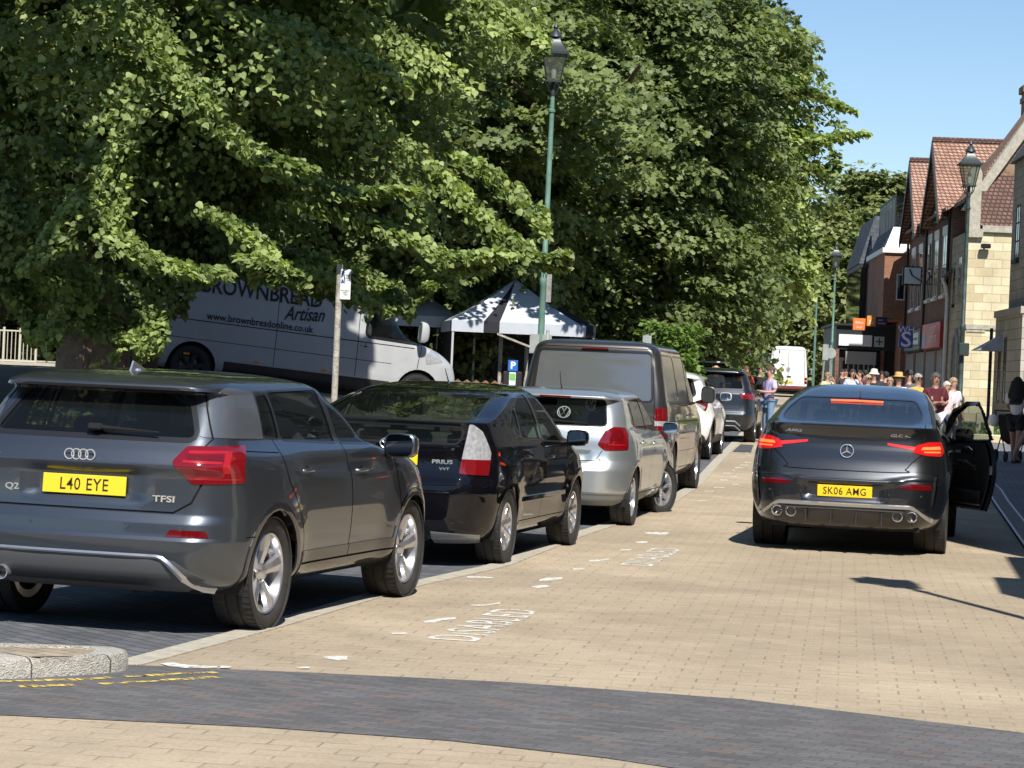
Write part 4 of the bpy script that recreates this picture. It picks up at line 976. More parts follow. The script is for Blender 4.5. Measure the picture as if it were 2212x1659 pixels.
mb=MB(); mb.box((0,.245,1.356),(.34,.012,.02),bev=.004); mb.build('brake_light',m_red2,car)
# ================= dark grey passenger van
def van_disp(P): return bulge((1.0,4.0),.34,.40,.014)(P)
van=dict(L=4.98,W=.952,r=.348,yr=1.0,yf=4.0,tw=.225,paint=p_van,disp=van_disp,tr=.03,tf=.09,ya=.5,nt=120,
 levels=[(.24,.12,4.75,.82,.2,.2,.02,.3,.4,.1),(.30,.03,4.88,.88,.2,.22,.03,.3,.45,.12),(.40,.0,4.95,.92,.18,.22,.035,.3,.5,.14),(.56,.0,4.98,.94,.18,.22,.035,.3,.5,.15),(.60,.03,4.96,.945,.16,.2,.035,.3,.5,.15),(.80,.04,4.85,.952,.14,.18,.035,.35,.5,.15),(.98,.045,4.6,.95,.13,.16,.035,.4,.5,.15),(1.08,.05,4.25,.946,.12,.15,.035,.4,.4,.2),(1.16,.055,3.95,.938,.12,.15,.035,.35,.3,.2),(1.22,.06,3.84,.925,.11,.14,.035,.3,.3,.2),
 (1.35,.08,3.68,.90,.1,.13,.035,.3,.3,.2),(1.5,.11,3.48,.872,.1,.13,.035,.3,.3,.2),(1.65,.14,3.28,.842,.1,.13,.035,.3,.3,.2),(1.78,.17,3.1,.812,.1,.14,.04,.3,.3,.2),(1.85,.18,3.0,.79,.12,.15,.04,.3,.3,.2),(1.90,.20,2.9,.755,.14,.16,.04,.3,.3,.2),(1.94,.26,2.75,.68,.16,.2,.04,.3,.3,.2),(1.965,.4,2.6,.52,.16,.2,.04,.2,.3,.15),(1.98,.8,2.3,.3,.1,.1,.02,.1,.1,.05),(1.985,1.5,1.7,.03,.01,.02,0,.01,.02,0)],
 glass=[('gq',[(.30,1.23),(1.50,1.23),(1.48,1.80),(.34,1.80)]),('gr',[(1.58,1.23),(2.68,1.23),(2.62,1.80),(1.56,1.80)]),('gf',[(2.78,1.22),(3.72,1.21),(3.74,1.26),(3.18,1.74),(2.72,1.80)])],
 trimw=.02,gr=.05,rearglass=[[(-1,1.225),(.745,1.225),(.70,1.81),(-1,1.81)]],rgtrim=.03,windscreen=[(-1,1.22),(.8,1.22),(.68,1.82),(-1,1.82)],rgmat=m_priv,sideglass=m_priv,
 cuts=[(rnd([(.80,.78),(.99,.78),(.985,1.14),(.80,1.14)],.02),'wrap','lamp',('body',)),([(-1,.1),(1.2,.1),(1.2,.58),(-1,.58)],'rear','bump',('body',))],
 gaps=[('rear',[(-1,.595),(.76,.595),(.79,.8),(.785,1.2),(.72,1.87),(-1,1.87)],.005),('side',curve2([(2.72,.36),(2.74,.8),(2.74,1.22)]),.005),('side',curve2([(3.62,.36),(3.7,.7),(3.78,.95),(3.78,1.2)]),.005),('side',[(1.52,.36),(1.53,1.22)],.005),('side',[(.35,.98),(3.75,.96)],.0045),('side',[(1.45,.36),(3.5,.36)],.005),('side',[(1.45,.58),(3.5,.58)],.003)],
 doors=[('doorr',[[(1.53,.365),(2.712,.365),(2.732,1.215),(1.54,1.215)]]),('doorf',[[(2.73,.365),(3.61,.365),(3.69,.7),(3.77,.95),(3.77,1.2),(2.75,1.215)]])],
 handles={'doorr':(2.6,1.04),'doorf':(2.86,1.04)},mirror=(3.66,1.32),mirx=.93,mw=.20,mh=.24,style='twin',spokes=5,rimr=.23,plate=('KP68 VNA',0,.70,0),psize=.09,zs=.75,mirmat=p_van)
loc,rz=place((2.62,33.8),10.5,4.0,.952-.04)
S=base_car(van)
car=finish_car(van,S,'tall dark grey passenger van with tinted rear window behind the silver hatchback','van',loc,rz,'parked_van')
S=lamp_seg(S,car,'tail_lamp','lamp',[m_red,m_clear],[([(.8,.92),(1,.92),(1,.98),(.8,.98)],'s1')])
extract(S,'bump','rear_bumper',[p_van],car,off=.004,skirt=.01)
mb=MB(); mb.box((0,.163,1.852),(.34,.02,.02),bev=.004); mb.build('brake_light',m_red2,car)
badge(car,'round_emblem','vw',.07,m_chrome,frame_rear(0,.03,1.15)); wiper(car,.0,.42,.06,1.25)
# ================= white crossover
def jk_disp(P): return bulge((.72,3.36),.34,.42,.045,.13)(P)
juke=dict(L=4.21,W=.89,r=.345,yr=.74,yf=3.375,tw=.225,paint=p_white,disp=jk_disp,tr=.07,
 levels=[(.26,.18,4.0,.74,.3,.3,.05,.3,.4,.1),(.32,.06,4.1,.82,.3,.34,.07,.3,.45,.12),(.42,.01,4.18,.86,.3,.36,.08,.3,.5,.14),(.58,.0,4.21,.88,.3,.36,.09,.3,.5,.15),(.68,.06,4.18,.885,.28,.36,.09,.3,.5,.15),(.82,.1,4.1,.885,.27,.36,.09,.3,.5,.15),(.92,.11,3.95,.88,.25,.34,.09,.3,.5,.15),(1.0,.12,3.6,.86,.24,.33,.08,.4,.5,.15),(1.06,.14,3.2,.83,.22,.32,.08,.4,.4,.15),(1.12,.18,2.98,.79,.2,.3,.08,.3,.3,.2),
 (1.18,.23,2.88,.765,.16,.26,.08,.3,.3,.2),(1.3,.36,2.7,.72,.15,.25,.08,.3,.3,.2),(1.42,.48,2.5,.66,.15,.25,.08,.3,.3,.2),(1.455,.36,2.44,.64,.15,.3,.08,.3,.3,.2),(1.48,.36,2.38,.62,.16,.3,.08,.3,.3,.2),(1.53,.5,2.2,.53,.2,.3,.06,.3,.3,.2),(1.57,.85,1.95,.34,.1,.2,.03,.1,.2,.1),(1.59,1.3,1.5,.03,.01,.02,0,.01,.02,0)],
 glass=[('gr',[(1.1,1.18),(1.95,1.12),(1.88,1.44),(1.2,1.38)]),('gf',[(2.03,1.115),(2.8,1.08),(2.84,1.1),(2.3,1.41),(1.97,1.445)])],pillars=[[(1.94,1.12),(2.04,1.115),(1.98,1.445),(1.87,1.44)]],trimw=.03,
 rearglass=[[(-1,1.16),(.58,1.16),(.48,1.41),(-1,1.41)]],rgtrim=.05,windscreen=[(-1,1.14),(.66,1.14),(.52,1.46),(-1,1.46)],
 cuts=[([(.50,1.0),(.78,.90),(.84,.86),(1.02,1.10),(.9,1.14)],'wrap','lamp',('body',)),([(-1,.1),(.9,.1),(.80,.42),(.56,.62),(-1,.66)],'rear','lower',('body',)),([(1.0,.1),(3.2,.1),(3.2,.43),(1.0,.43)],'side','lower',('body',))],
 gaps=[('side',curve2([(1.98,.45),(2.0,.7),(1.98,1.1)]),.0045),('side',curve2([(2.9,.45),(2.92,.7),(2.85,1.08)]),.0045),('side',curve2([(1.25,.45),(1.2,.6),(1.08,.8),(1.05,1.15)]),.0045),('rear',[(-1,.72),(.6,.72),(.66,.95)],.004)],
 doors=[('doorr',[[(1.26,.455),(1.975,.455),(1.99,.7),(1.975,1.12),(1.06,1.14),(1.09,.8),(1.21,.6)]]),('doorf',[[(1.99,.455),(2.895,.455),(2.91,.7),(2.85,1.08),(1.99,1.11),(2.005,.7)]])],
 handles={'doorf':(2.2,.98)},clad=.05,mirror=(2.72,1.14),mirx=.80,mw=.22,mh=.16,style='star',spokes=5,rimr=.24,plate=('HV20 ZTE',0,.82,0))
loc,rz=place((3.62,43.8),9.5,.74,.89-.05)
S=base_car(juke)
car=finish_car(juke,S,'white crossover with black lower cladding in front of the dark grey van','car',loc,rz,'parked_car',group='cars parked along the kerb')
S=lamp_seg(S,car,'tail_lamp','lamp',[m_red,m_clear],[([(.5,.96),(.8,.9),(.85,.95),(.6,1.02)],'s1')])
mb=MB(); mb.box((.62,.03,.50),(.2,.02,.035),bev=.006); mb.box((-.62,.03,.50),(.2,.02,.035),bev=.006); mb.build('reflector',m_red2,car)
# ================= dark grey sport utility
def tg_disp(P): return bulge((.95,3.63),.34,.40,.016)(P)
suv=dict(L=4.5,W=.92,r=.35,yr=.95,yf=3.63,tw=.23,paint=p_suv,disp=tg_disp,tr=.05,
 levels=[(.28,.16,4.3,.78,.3,.3,.04,.3,.4,.1),(.34,.05,4.4,.85,.28,.3,.05,.3,.45,.12),(.45,.01,4.48,.89,.26,.3,.06,.3,.5,.14),(.60,.0,4.5,.91,.25,.3,.06,.3,.5,.15),(.68,.04,4.48,.918,.25,.3,.06,.3,.5,.15),(.85,.08,4.4,.92,.24,.3,.06,.3,.5,.15),(.95,.09,4.2,.915,.23,.3,.06,.3,.5,.15),(1.05,.1,3.7,.89,.22,.3,.06,.4,.5,.15),(1.11,.13,3.25,.86,.2,.3,.06,.4,.4,.15),(1.16,.16,3.12,.82,.18,.26,.06,.3,.3,.2),
 (1.25,.22,3.0,.79,.16,.25,.06,.3,.3,.2),(1.4,.33,2.78,.73,.15,.25,.06,.3,.3,.2),(1.51,.42,2.6,.68,.15,.25,.06,.3,.3,.2),(1.53,.27,2.56,.67,.15,.3,.06,.3,.3,.2),(1.56,.28,2.48,.64,.16,.3,.06,.3,.3,.2),(1.60,.45,2.3,.55,.2,.3,.06,.3,.3,.2),(1.63,.8,2.0,.34,.1,.2,.03,.1,.2,.1),(1.64,1.3,1.5,.03,.01,.02,0,.01,.02,0)],
 glass=[('gq',[(.7,1.2),(1.2,1.17),(1.2,1.49),(.85,1.47)]),('gr',[(1.26,1.17),(2.05,1.15),(1.98,1.52),(1.26,1.49)]),('gf',[(2.13,1.15),(3.0,1.12),(3.04,1.15),(2.45,1.49),(2.07,1.525)])],trimw=.02,
 rearglass=[[(-1,1.18),(.64,1.18),(.54,1.49),(-1,1.49)]],rgtrim=.03,windscreen=[(-1,1.18),(.72,1.18),(.56,1.52),(-1,1.52)],
 cuts=[(rnd([(.38,.99),(.45,1.07),(1.02,1.08),(1.02,.92),(.66,.90),(.62,.97)],.02),'wrap','lamp',('body',)),([(-1,.1),(.72,.1),(.78,.36),(.66,.46),(-1,.47)],'rear','lower',('body',))],
 gaps=[('side',curve2([(2.1,.4),(2.12,.7),(2.1,1.14)]),.0045),('side',curve2([(3.1,.4),(3.12,.7),(3.05,1.12)]),.0045),('rear',[(-1,.73),(.58,.73),(.64,.9)],.004)],
 doors=[('doorf',[[(2.11,.405),(3.095,.405),(3.115,.7),(3.05,1.12),(2.11,1.14),(2.125,.7)]])],handles={'doorf':(2.3,1.02)},
 mirror=(2.92,1.2),mirx=.83,mw=.22,mh=.16,style='twin',spokes=5,rimr=.235,plate=('YD21 OFB',0,.66,0),plated=0)
loc,rz=place((5.45,53.9),9,.95,.92-.05)
S=base_car(suv)
car=finish_car(suv,S,'dark grey sport utility car with silver bumper trim beyond the white crossover','car',loc,rz,'parked_car',group='cars parked along the kerb')
S=lamp_seg(S,car,'tail_lamp','lamp',[m_red,m_redlit],[([(.42,1.02),(1,1.03),(1,1.045),(.42,1.04)],'s1')])
mb=MB()
for z,t in((.46,.02),(.36,.014)): mb.tube([(-.62,.07,z-.1),(-.5,.02,z),(0,-.004,z),(.5,.02,z),(.62,.07,z-.1)],t,6)
mb.build('bumper_trim',m_satin,car)
for sx in(1,-1):
    mb=MB(); mb.tube([(sx*.56,.7,1.585),(sx*.57,.9,1.61),(sx*.57,2.1,1.605),(sx*.55,2.3,1.57)],.014,6); mb.build('roof_rail',m_satin,car)
# ================= graphite coupe with its driver's door open
def gl_disp(P):
    P=bulge((1.03,3.91),.37,.42,.03,.17)(P); x,y,z=P[:,:,0],P[:,:,1],P[:,:,2]
    rear=y<.5
    P[:,:,1]+=np.where(rear,.04*sstep(.42,.33,x)*sstep(.51,.55,z)*sstep(.70,.65,z),0)
    # bumper shelf line and scalloped corners
    P[:,:,1]-=np.where(rear,.018*np.exp(-((z-.70-.05*sstep(.3,.7,x))/.018)**2),0)
    P[:,:,0]-=.03*np.exp(-((z-.52)/.12)**2)*np.exp(-((y-.36)/.09)**2)
    return P
glc=dict(L=4.76,W=.945,r=.365,yr=1.03,yf=3.918,tw=.285,paint=p_glc,disp=gl_disp,tr=.05,nt=130,ya=1.0,
 levels=[(.24,.2,4.5,.74,.3,.3,.03,.3,.4,.1),(.28,.12,4.6,.82,.3,.34,.05,.3,.45,.12),(.36,.06,4.68,.875,.3,.36,.07,.3,.5,.14),(.46,.025,4.74,.905,.3,.38,.085,.3,.5,.15),(.56,.02,4.76,.925,.3,.4,.09,.3,.5,.15),(.68,.02,4.76,.94,.3,.4,.1,.3,.5,.15),(.72,.035,4.74,.943,.3,.4,.1,.3,.5,.15),(.80,.07,4.7,.945,.3,.4,.1,.3,.5,.15),
 (.90,.105,4.55,.938,.3,.4,.1,.35,.5,.15),(1.0,.125,4.2,.92,.3,.4,.1,.4,.5,.15),(1.06,.14,3.85,.90,.28,.4,.1,.4,.4,.15),(1.12,.145,3.5,.875,.26,.38,.1,.4,.4,.2),(1.18,.13,3.38,.85,.24,.36,.1,.35,.3,.2),(1.215,.115,3.32,.835,.22,.34,.1,.3,.3,.2),(1.232,.115,3.29,.826,.2,.34,.1,.3,.3,.2),(1.245,.18,3.27,.82,.2,.36,.12,.3,.3,.2),
 (1.27,.32,3.23,.808,.2,.36,.14,.3,.3,.2),(1.32,.58,3.14,.79,.2,.36,.14,.3,.3,.2),(1.38,.86,3.02,.765,.2,.36,.14,.3,.3,.2),(1.45,1.16,2.88,.73,.2,.36,.14,.3,.3,.2),(1.51,1.46,2.74,.685,.2,.36,.12,.3,.3,.2),(1.565,1.75,2.6,.63,.22,.3,.1,.3,.3,.2),(1.605,2.02,2.48,.51,.2,.2,.05,.2,.2,.1),(1.625,2.2,2.42,.3,.1,.1,.03,.1,.1,.05),(1.632,2.3,2.36,.03,.01,.02,0,.01,.02,0)],
 glass=[('gq',[(1.18,1.23),(1.5,1.17),(1.55,1.38),(1.5,1.385)]),('gr',[(1.54,1.165),(2.22,1.13),(2.18,1.48),(1.9,1.48),(1.6,1.40)]),('gf',[(2.30,1.125),(3.26,1.09),(3.29,1.12),(2.8,1.38),(2.5,1.48),(2.26,1.49)])],
 pillars=[[(2.20,1.13),(2.32,1.125),(2.27,1.49),(2.17,1.485)]],trimw=.018,gr=.05,
 rearglass=[[(-1,1.268),(.60,1.268),(.67,1.30),(.66,1.36),(.57,1.485),(-1,1.50)]],rgtrim=.012,windscreen=[(-1,1.12),(.74,1.12),(.6,1.52),(-1,1.52)],
 cuts=[(rnd([(.62,.995),(.66,1.07),(.78,1.10),(1.06,1.105),(1.08,1.01),(.98,.965),(.78,.97)],.015),'wrap','lamp',('body',)),([(.38,1.058),(.64,1.018),(.66,1.05),(.38,1.078)],'wrap','lampin',('body',)),
   ([(-1,1.075),(.41,1.05),(.41,1.08),(-1,1.10)],'rear','strip',('body',)),
   ([(-1,.2),(.60,.2),(.66,.30),(.86,.36),(.80,.455),(.70,.475),(-1,.485)],'rear','lower',('body',)),
   (rnd([(.50,.665),(.62,.645),(.86,.645),(.84,.69),(.62,.70)],.015),'wrap','refl',('body',)),(rnd([(.86,.50),(.92,.46),(.96,.52),(.93,.80),(.88,.78)],.02),'wrap','vent',('body',))],
 gaps=[('rear',curve2([(-1,.80),(.46,.80),(.56,.835),(.62,.90),(.72,.985)]),.005),('rear',[(.74,1.10),(.72,1.26)],.004),('side',curve2([(2.28,.36),(2.31,.75),(2.26,1.12)]),.005),('side',curve2([(3.36,.36),(3.42,.75),(3.3,1.10)]),.005),('side',curve2([(1.5,.36),(1.48,.55),(1.38,.78),(1.36,.95),(1.42,1.17)]),.005),('side',[(1.5,.36),(3.36,.36)],.005)],
 doors=[('doorr',[[(1.505,.365),(2.275,.365),(2.305,.75),(2.255,1.12),(1.425,1.165),(1.365,.95),(1.385,.78),(1.485,.55)]]),('doorf',[[(2.285,.365),(3.355,.365),(3.415,.75),(3.3,1.10),(2.265,1.12),(2.315,.75)],[(2.255,1.12),(3.31,1.085),(3.33,1.11),(2.86,1.40),(2.5,1.505),(2.24,1.51)]])],
 handles={'doorr':(1.62,.99),'doorf':(2.48,.97)},mirror=(3.18,1.14),mirx=.86,mw=.2,mh=.15,style='twin',spokes=5,rimr=.27,plate=('SK06 AMG',0,.60,R(3)),psize=.098,open=('doorf',1),cladmat=M('gloss_black_lower',(.02,.02,.022),.3,coat=.5),rgmat=glassmat('coupe_rear_glass',tint=(.3,.34,.36),fac=.72,ior=1.75),mirmat=p_glc)
loc,rz=place((4.33,23.75),12.2,1.03,.945-.02)
S=base_car(glc)
# the window frame of the opening belongs to the front door
sf=[]
for f,tg in S:
    if tg=='trim':
        c=[sum(v[k] for v in f)/len(f) for k in range(3)]
        if 2.26<c[1]<3.36 and 1.06<c[2]<1.53 and c[0]>.4: sf.append([f,'trimf']); continue
    sf.append([f,tg])
S=sf
glc['glass']=[g for g in glc['glass'] if g[0]!='gf']
SS=[[f,('gf' if tg=='gf' else tg)] for f,tg in S]
glc_root=finish_car(glc,SS,'graphite coupe stopped in the road, brake lights lit, right front door open','car',loc,rz,'stopped_car')
car=glc_root
# left front door keeps its place; right one swings open
extract(S,'gf','side_window',m_glass,car,sides=(-1,),off=-.004); extract(S,'trimf','window_frame',m_trim,car,sides=(-1,),off=.001)
hx,hy=.90,3.36; XF=Matrix.Translation((hx,hy,0))@Matrix.Rotation(R(25),4,'Z')@Matrix.Translation((-hx,-hy,0))
dr_=extract(S,['doorf'],'door',[p_glc],car,sides=(1,),off=0,skirt=.05,xf=XF); dr_['label']='open driver door'
extract(S,'gf','side_window',m_glass,dr_,sides=(1,),off=-.01,xf=XF); extract(S,'trimf','window_frame',m_trim,dr_,sides=(1,),off=0,skirt=.03,xf=XF)
# inner panel of the open door
def inner(face):
    return face
Si=[[f,'in'] for f,tg in S if tg=='doorf' and all(v[2]<1.125 for v in f)]
ip=extract(Si,'in','door_card',M('door_card',(.025,.025,.027),.6,var=.3,vs=6),dr_,sides=(1,),off=-.075,skirt=.02,xf=XF)
mb=MB(); 
mb.box((.78,2.75,.82),(.06,.62,.05),bev=.015); mb.box((.80,2.72,.50),(.05,.7,.16),bev=.02); mb.tube([(.79,2.62,.84),(.75,2.66,.88),(.75,2.86,.88),(.79,2.9,.84)],.014,8); mb.box((.81,3.0,.97),(.02,.16,.04),bev=.008); mb.lathe([(.001,.0),(.07,.0),(.075,-.01)],18,c=(.80,3.12,.52),axis='X')
o=mb.build('door_pull',m_trim,dr_); o.data.transform(XF)
mb=MB(); mb.tube([(.79,2.6,1.0),(.76,2.62,1.03),(.76,2.72,1.03),(.79,2.74,1.0)],.008,6); mb.box((.865,2.285,.8),(.03,.02,.09),bev=.004); o=mb.build('latch',m_chrome,dr_); o.data.transform(XF)
S=lamp_seg(S,car,'tail_lamp','lamp',[M('lit_tail_lens',(.35,.006,.008),.12,coat=1,emit=(1,.02,.015),es=.28),m_brake],[(rnd([(.70,1.025),(.72,1.052),(.98,1.060),(.99,1.03)],.008),'s1'),(rnd([(.74,.998),(.73,1.010),(.97,1.012),(.97,.998)],.004),'s1')])
for sx in(1,-1): extract(S,'lampin','lamp_bar',m_brake2,car,sides=(sx,),off=.004,skirt=.006)
extract(S,'strip','black_strip',m_trim,car,off=.002)
for sx in(1,-1):
    extract(S,'refl','reflector',m_red2,car,sides=(sx,),off=.003); extract(S,'vent','bumper_vent',m_black,car,sides=(sx,),off=-.012)
badge(car,'star_emblem','star',.062,m_chrome,frame_rear(0,yat(S,0,.985)-.012,.985,tilt=R(-8)))
text('badge_lettering','AMG',.036,m_chrome,car,frame_rear(-.52,yat(S,.52,1.16)-.008,1.16,yaw=R(-14)),sx=2.0,shear=.3,off=.001,ext=.003)
text('badge_lettering','GLC 43',.036,m_chrome,car,frame_rear(.50,yat(S,.5,1.15)-.006,1.15,yaw=R(14)),sx=1.7,off=.001,ext=.003)
ylo=yat(S,.2,.42)
# silver diffuser arch
hp=[]
for u in np.linspace(-1,1,61):
    ax=abs(u)*.84; z=.478 if ax<.62 else .478-.13*sstep(.62,.86,ax)
    hp.append((math.copysign(ax,u),(yat(S,min(ax,.82),max(z,.38)) or 0)-.006,z))
mb=MB(); vs=[]
for (x,y,z) in hp: k=abs(x); vs+=[(x,y+.004,z+.016),(x,y-.016,z+.004),(x*(.985 if k>.6 else 1),y-.008,z-.022)]
mb.add(vs,[[3*i+j,3*i+j+1,3*i+j+4,3*i+j+3] for i in range(60) for j in range(2)],True); mb.build('silver_diffuser_arch',m_satin,car)
mb=MB()
for x in(-.36,-.12,.12,.36): mb.box((x,ylo-.005,.35),(.014,.07,.13),bev=.004)
mb.tube([(-.62,.08,.40),(-.56,ylo-.01,.43),(.56,ylo-.01,.43),(.62,.08,.40)],.008,6); mb.tube([(-.56,ylo-.01,.43),(-.66,.09,.30)],.007,6); mb.tube([(.56,ylo-.01,.43),(.66,.09,.30)],.007,6); mb.build('diffuser_fin',m_plast,car)
for x in(-.64,-.505,.505,.64):
    ex=MB(); yy=yat(S,abs(x),.39)
    ex.lathe([(.040,.14),(.040,-.02),(.046,-.03),(.053,-.02),(.055,.0),(.055,.14)],22,c=(x,yy-.005,.385),axis='Y'); ex.mat(1); ex.lathe([(.001,.05),(.040,.05)],22,c=(x,yy-.005,.385),axis='Y'); ex.build('exhaust_pipe',[m_chrome,m_black],car)
yb=yat(S,0,1.46); mb=MB(); mb.tube([(-.26,yb+.018,1.462),(0,yb+.007,1.466),(.26,yb+.018,1.462)],.0085,6); mb.build('brake_light',m_brake,car)
for x in(-.42,.42,-.72,.72): mb=MB(); mb.lathe([(.001,-.003),(.011,-.003),(.012,.0)],12,c=(x,yat(S,x,.58)-.001,.585),axis='Y'); mb.build('parking_sensor',p_glc,car)
mb=MB(); mb.box((.38,yat(S,.38,.53)-.002,.52),(.085,.006,.05),bev=.002); mb.build('tow_cover',p_glc,car)
mb=MB(); mb.prism([(0,1.45,1.502),(0,1.62,1.53),(0,1.5,1.57)],(.012,0,0)); mb.build('roof_antenna',p_glc,car)
# ================= far vehicles
def boxvan(root,L,W,H,col,dark=False,roofh=None,nose=1.0,wheelr=.35,win=True,lev=None,plate_txt=None,lamps=True,highroof=True,mats=None):
    """panel van seen from behind: doors, lamps, glass, wheels"""
    lv=[(.35,.08,L-.1,W*.88,.12,.12,.02,.3,.3,.1),(.42,.0,L,W*.95,.12,.14,.02,.3,.4,.1),(.62,.0,L,W,.1,.12,.02,.3,.4,.1),(.66,.03,L,W,.08,.1,.02,.3,.4,.1),(1.05,.035,L-.25,W,.08,.1,.02,.35,.4,.12),(1.2,.04,L-.75,W*.985,.08,.1,.02,.35,.4,.12),(1.6,.06,L-1.25,W*.96,.08,.1,.02,.35,.4,.12),(2.0,.09,L-1.65,W*.92,.08,.1,.02,.3,.3,.12),(H-.3,.12,L-1.85,W*.88,.1,.12,.02,.3,.3,.12),(H-.12,.15,L-2.0,W*.83,.13,.14,.02,.3,.3,.12),(H-.04,.22,L-2.15,W*.72,.15,.2,.02,.3,.3,.12),(H-.01,.4,L-2.4,W*.5,.1,.1,.02,.2,.2,.1),(H,1.2,L-3.0,.03,.01,.02,0,.01,.02,0)]
    return lv
def far_van(name,label,cat,loc,rz,L,W,H,col,plate_txt,group=None,windows=False,trimcol=None,wheelr=.35,rot=None):
    sp=dict(L=L,W=W,r=wheelr,yr=1.0,yf=L-.95,tw=.22,paint=col,tr=.02,levels=boxvan(None,L,W,H,col),nt=70,ns=(8,8,40,6,6),
     glass=[('gf',[(L-2.35,1.25),(L-1.2,1.2),(L-1.75,1.85),(L-2.35,1.9)])],windscreen=[(-1,1.25),(W*.85,1.25),(W*.75,2.0),(-1,2.0)],
     cuts=[([(W*.86,.72),(W*1.05,.72),(W*1.05,1.05),(W*.86,1.05)],'wrap','lamp',('body',)),([(-1,.1),(1.2,.1),(1.2,.6),(-1,.6)],'rear','lower',('body',))],
     gaps=[('rear',[(0,.66),(0,H-.2)],.008),('rear',[(-1,.66),(W*.86,.66),(W*.84,1.2),(W*.78,H-.2),(-1,H-.2)],.008),('side',[(L-2.45,.45),(L-2.45,1.95)],.008),('side',[(1.8,.45),(1.8,H-.3)],.008)],
     doors=[],handles={},mirror=(L-1.5,1.4),mirx=W,mw=.2,mh=.32,style='star',spokes=5,plate=(plate_txt,0,.78,0) if plate_txt else None,seats=False,zs=.8,rot=rot)
    if windows: sp['rearglass']=[[(-1,1.25),(W*.8,1.25),(W*.74,H-.35),(-1,H-.35)]]; sp['rgmat']=m_priv
    S=base_car(sp); c=finish_car(sp,S,label,cat,loc,rz,name,group)
    lamp_seg(S,c,'tail_lamp','lamp',[m_red,m_clear],[([(W*.8,.85),(W*1.1,.85),(W*1.1,.92),(W*.8,.92)],'s1')])
    return c,S
Z=124.; c0=pcam(1700,860,Z)
wv,S=far_van('white_van','tall white panel van with dark red bumper driving away at the far end','van',(c0.x,Z,gzf(c0.x,Z)),R(-7),5.9,1.0,2.65,p_white,'VX18 NLR')
badge(wv,'round_emblem','star',.09,m_trim,frame_rear(0,.02,1.45)); mb=MB(); mb.box((.05,.0,1.08),(.22,.03,.04),bev=.01); mb.build('handle',m_trim,wv)
mb=MB(); mb.box((0,-.02,.5),(1.9,.1,.14),bev=.02); mb.build('rear_bumper',M('dark_red_bumper',(.2,.03,.035),.5),wv)
Z=92.; c1=pcam(1668,850,Z)
bv,S=far_van('dark_van','black square backed van with white lettering left of the white van','van',(pcam(1638,850,135).x,135,gzf(pcam(1638,850,135).x,135)),R(-7),4.6,.92,2.3,p_navy,None,windows=True)
# blue estate with roof bars
est=dict(suv); est.update(paint=p_navy,plate=None,doors=[],handles={},seats=False)
S=base_car(est); x_=pcam(1535,840,66).x
ec=finish_car(est,S,'dark blue estate with white board on its roof bars, far end of the row','car',(x_,66,gzf(x_,66)),R(-9),'parked_car',group='cars parked along the kerb')
mb=MB(); mb.box((-.05,1.0,1.74),(1.0,.9,.05),bev=.02); mb.build('roof_board',M('roof_board_white',(.7,.72,.75),.5),ec)
mb=MB(); mb.tube([(-.55,.8,1.63),(-.5,.8,1.71),(.5,.8,1.71),(.55,.8,1.63)],.02,6); mb.tube([(-.55,1.5,1.63),(-.5,1.5,1.71),(.5,1.5,1.71),(.55,1.5,1.63)],.02,6); mb.build('roof_bars',m_trim,ec)
# ================= bakery van behind the tree
W_=1.02; H=2.52; L=5.99
lv=[(.30,.08,L-.2,W_*.9,.1,.1,.01,.3,.3,.1),(.38,.0,L-.02,W_*.97,.08,.1,.01,.3,.5,.2),(.6,.0,L,W_,.06,.08,.01,.35,.5,.22),(.85,.01,L-.05,W_,.05,.07,.01,.4,.5,.25),(1.0,.01,L-.2,W_,.05,.07,.01,.45,.5,.28),(1.12,.01,L-.45,W_*.998,.05,.07,.01,.45,.5,.25),(1.22,.015,L-.85,W_*.992,.05,.07,.01,.45,.4,.22),(1.28,.015,L-1.0,W_*.985,.05,.07,.01,.4,.4,.22),(1.6,.02,L-1.3,W_*.965,.05,.07,.01,.4,.4,.22),(1.95,.03,L-1.62,W_*.93,.06,.08,.01,.4,.4,.22),(2.15,.04,L-1.85,W_*.91,.08,.1,.01,.4,.4,.22),(2.3,.05,L-2.1,W_*.89,.1,.12,.01,.4,.4,.2),(2.42,.08,L-2.4,W_*.84,.14,.14,.01,.3,.4,.2),(2.49,.16,L-2.7,W_*.7,.2,.2,.01,.3,.4,.2),(2.515,.4,L-3.1,W_*.5,.1,.1,.01,.2,.2,.1),(2.52,1.5,L-3.6,.03,.01,.02,0,.01,.02,0)]
m_vanw=M('van_panel_white',(.47,.48,.49),.35,coat=.5,var=.05,vs=3)
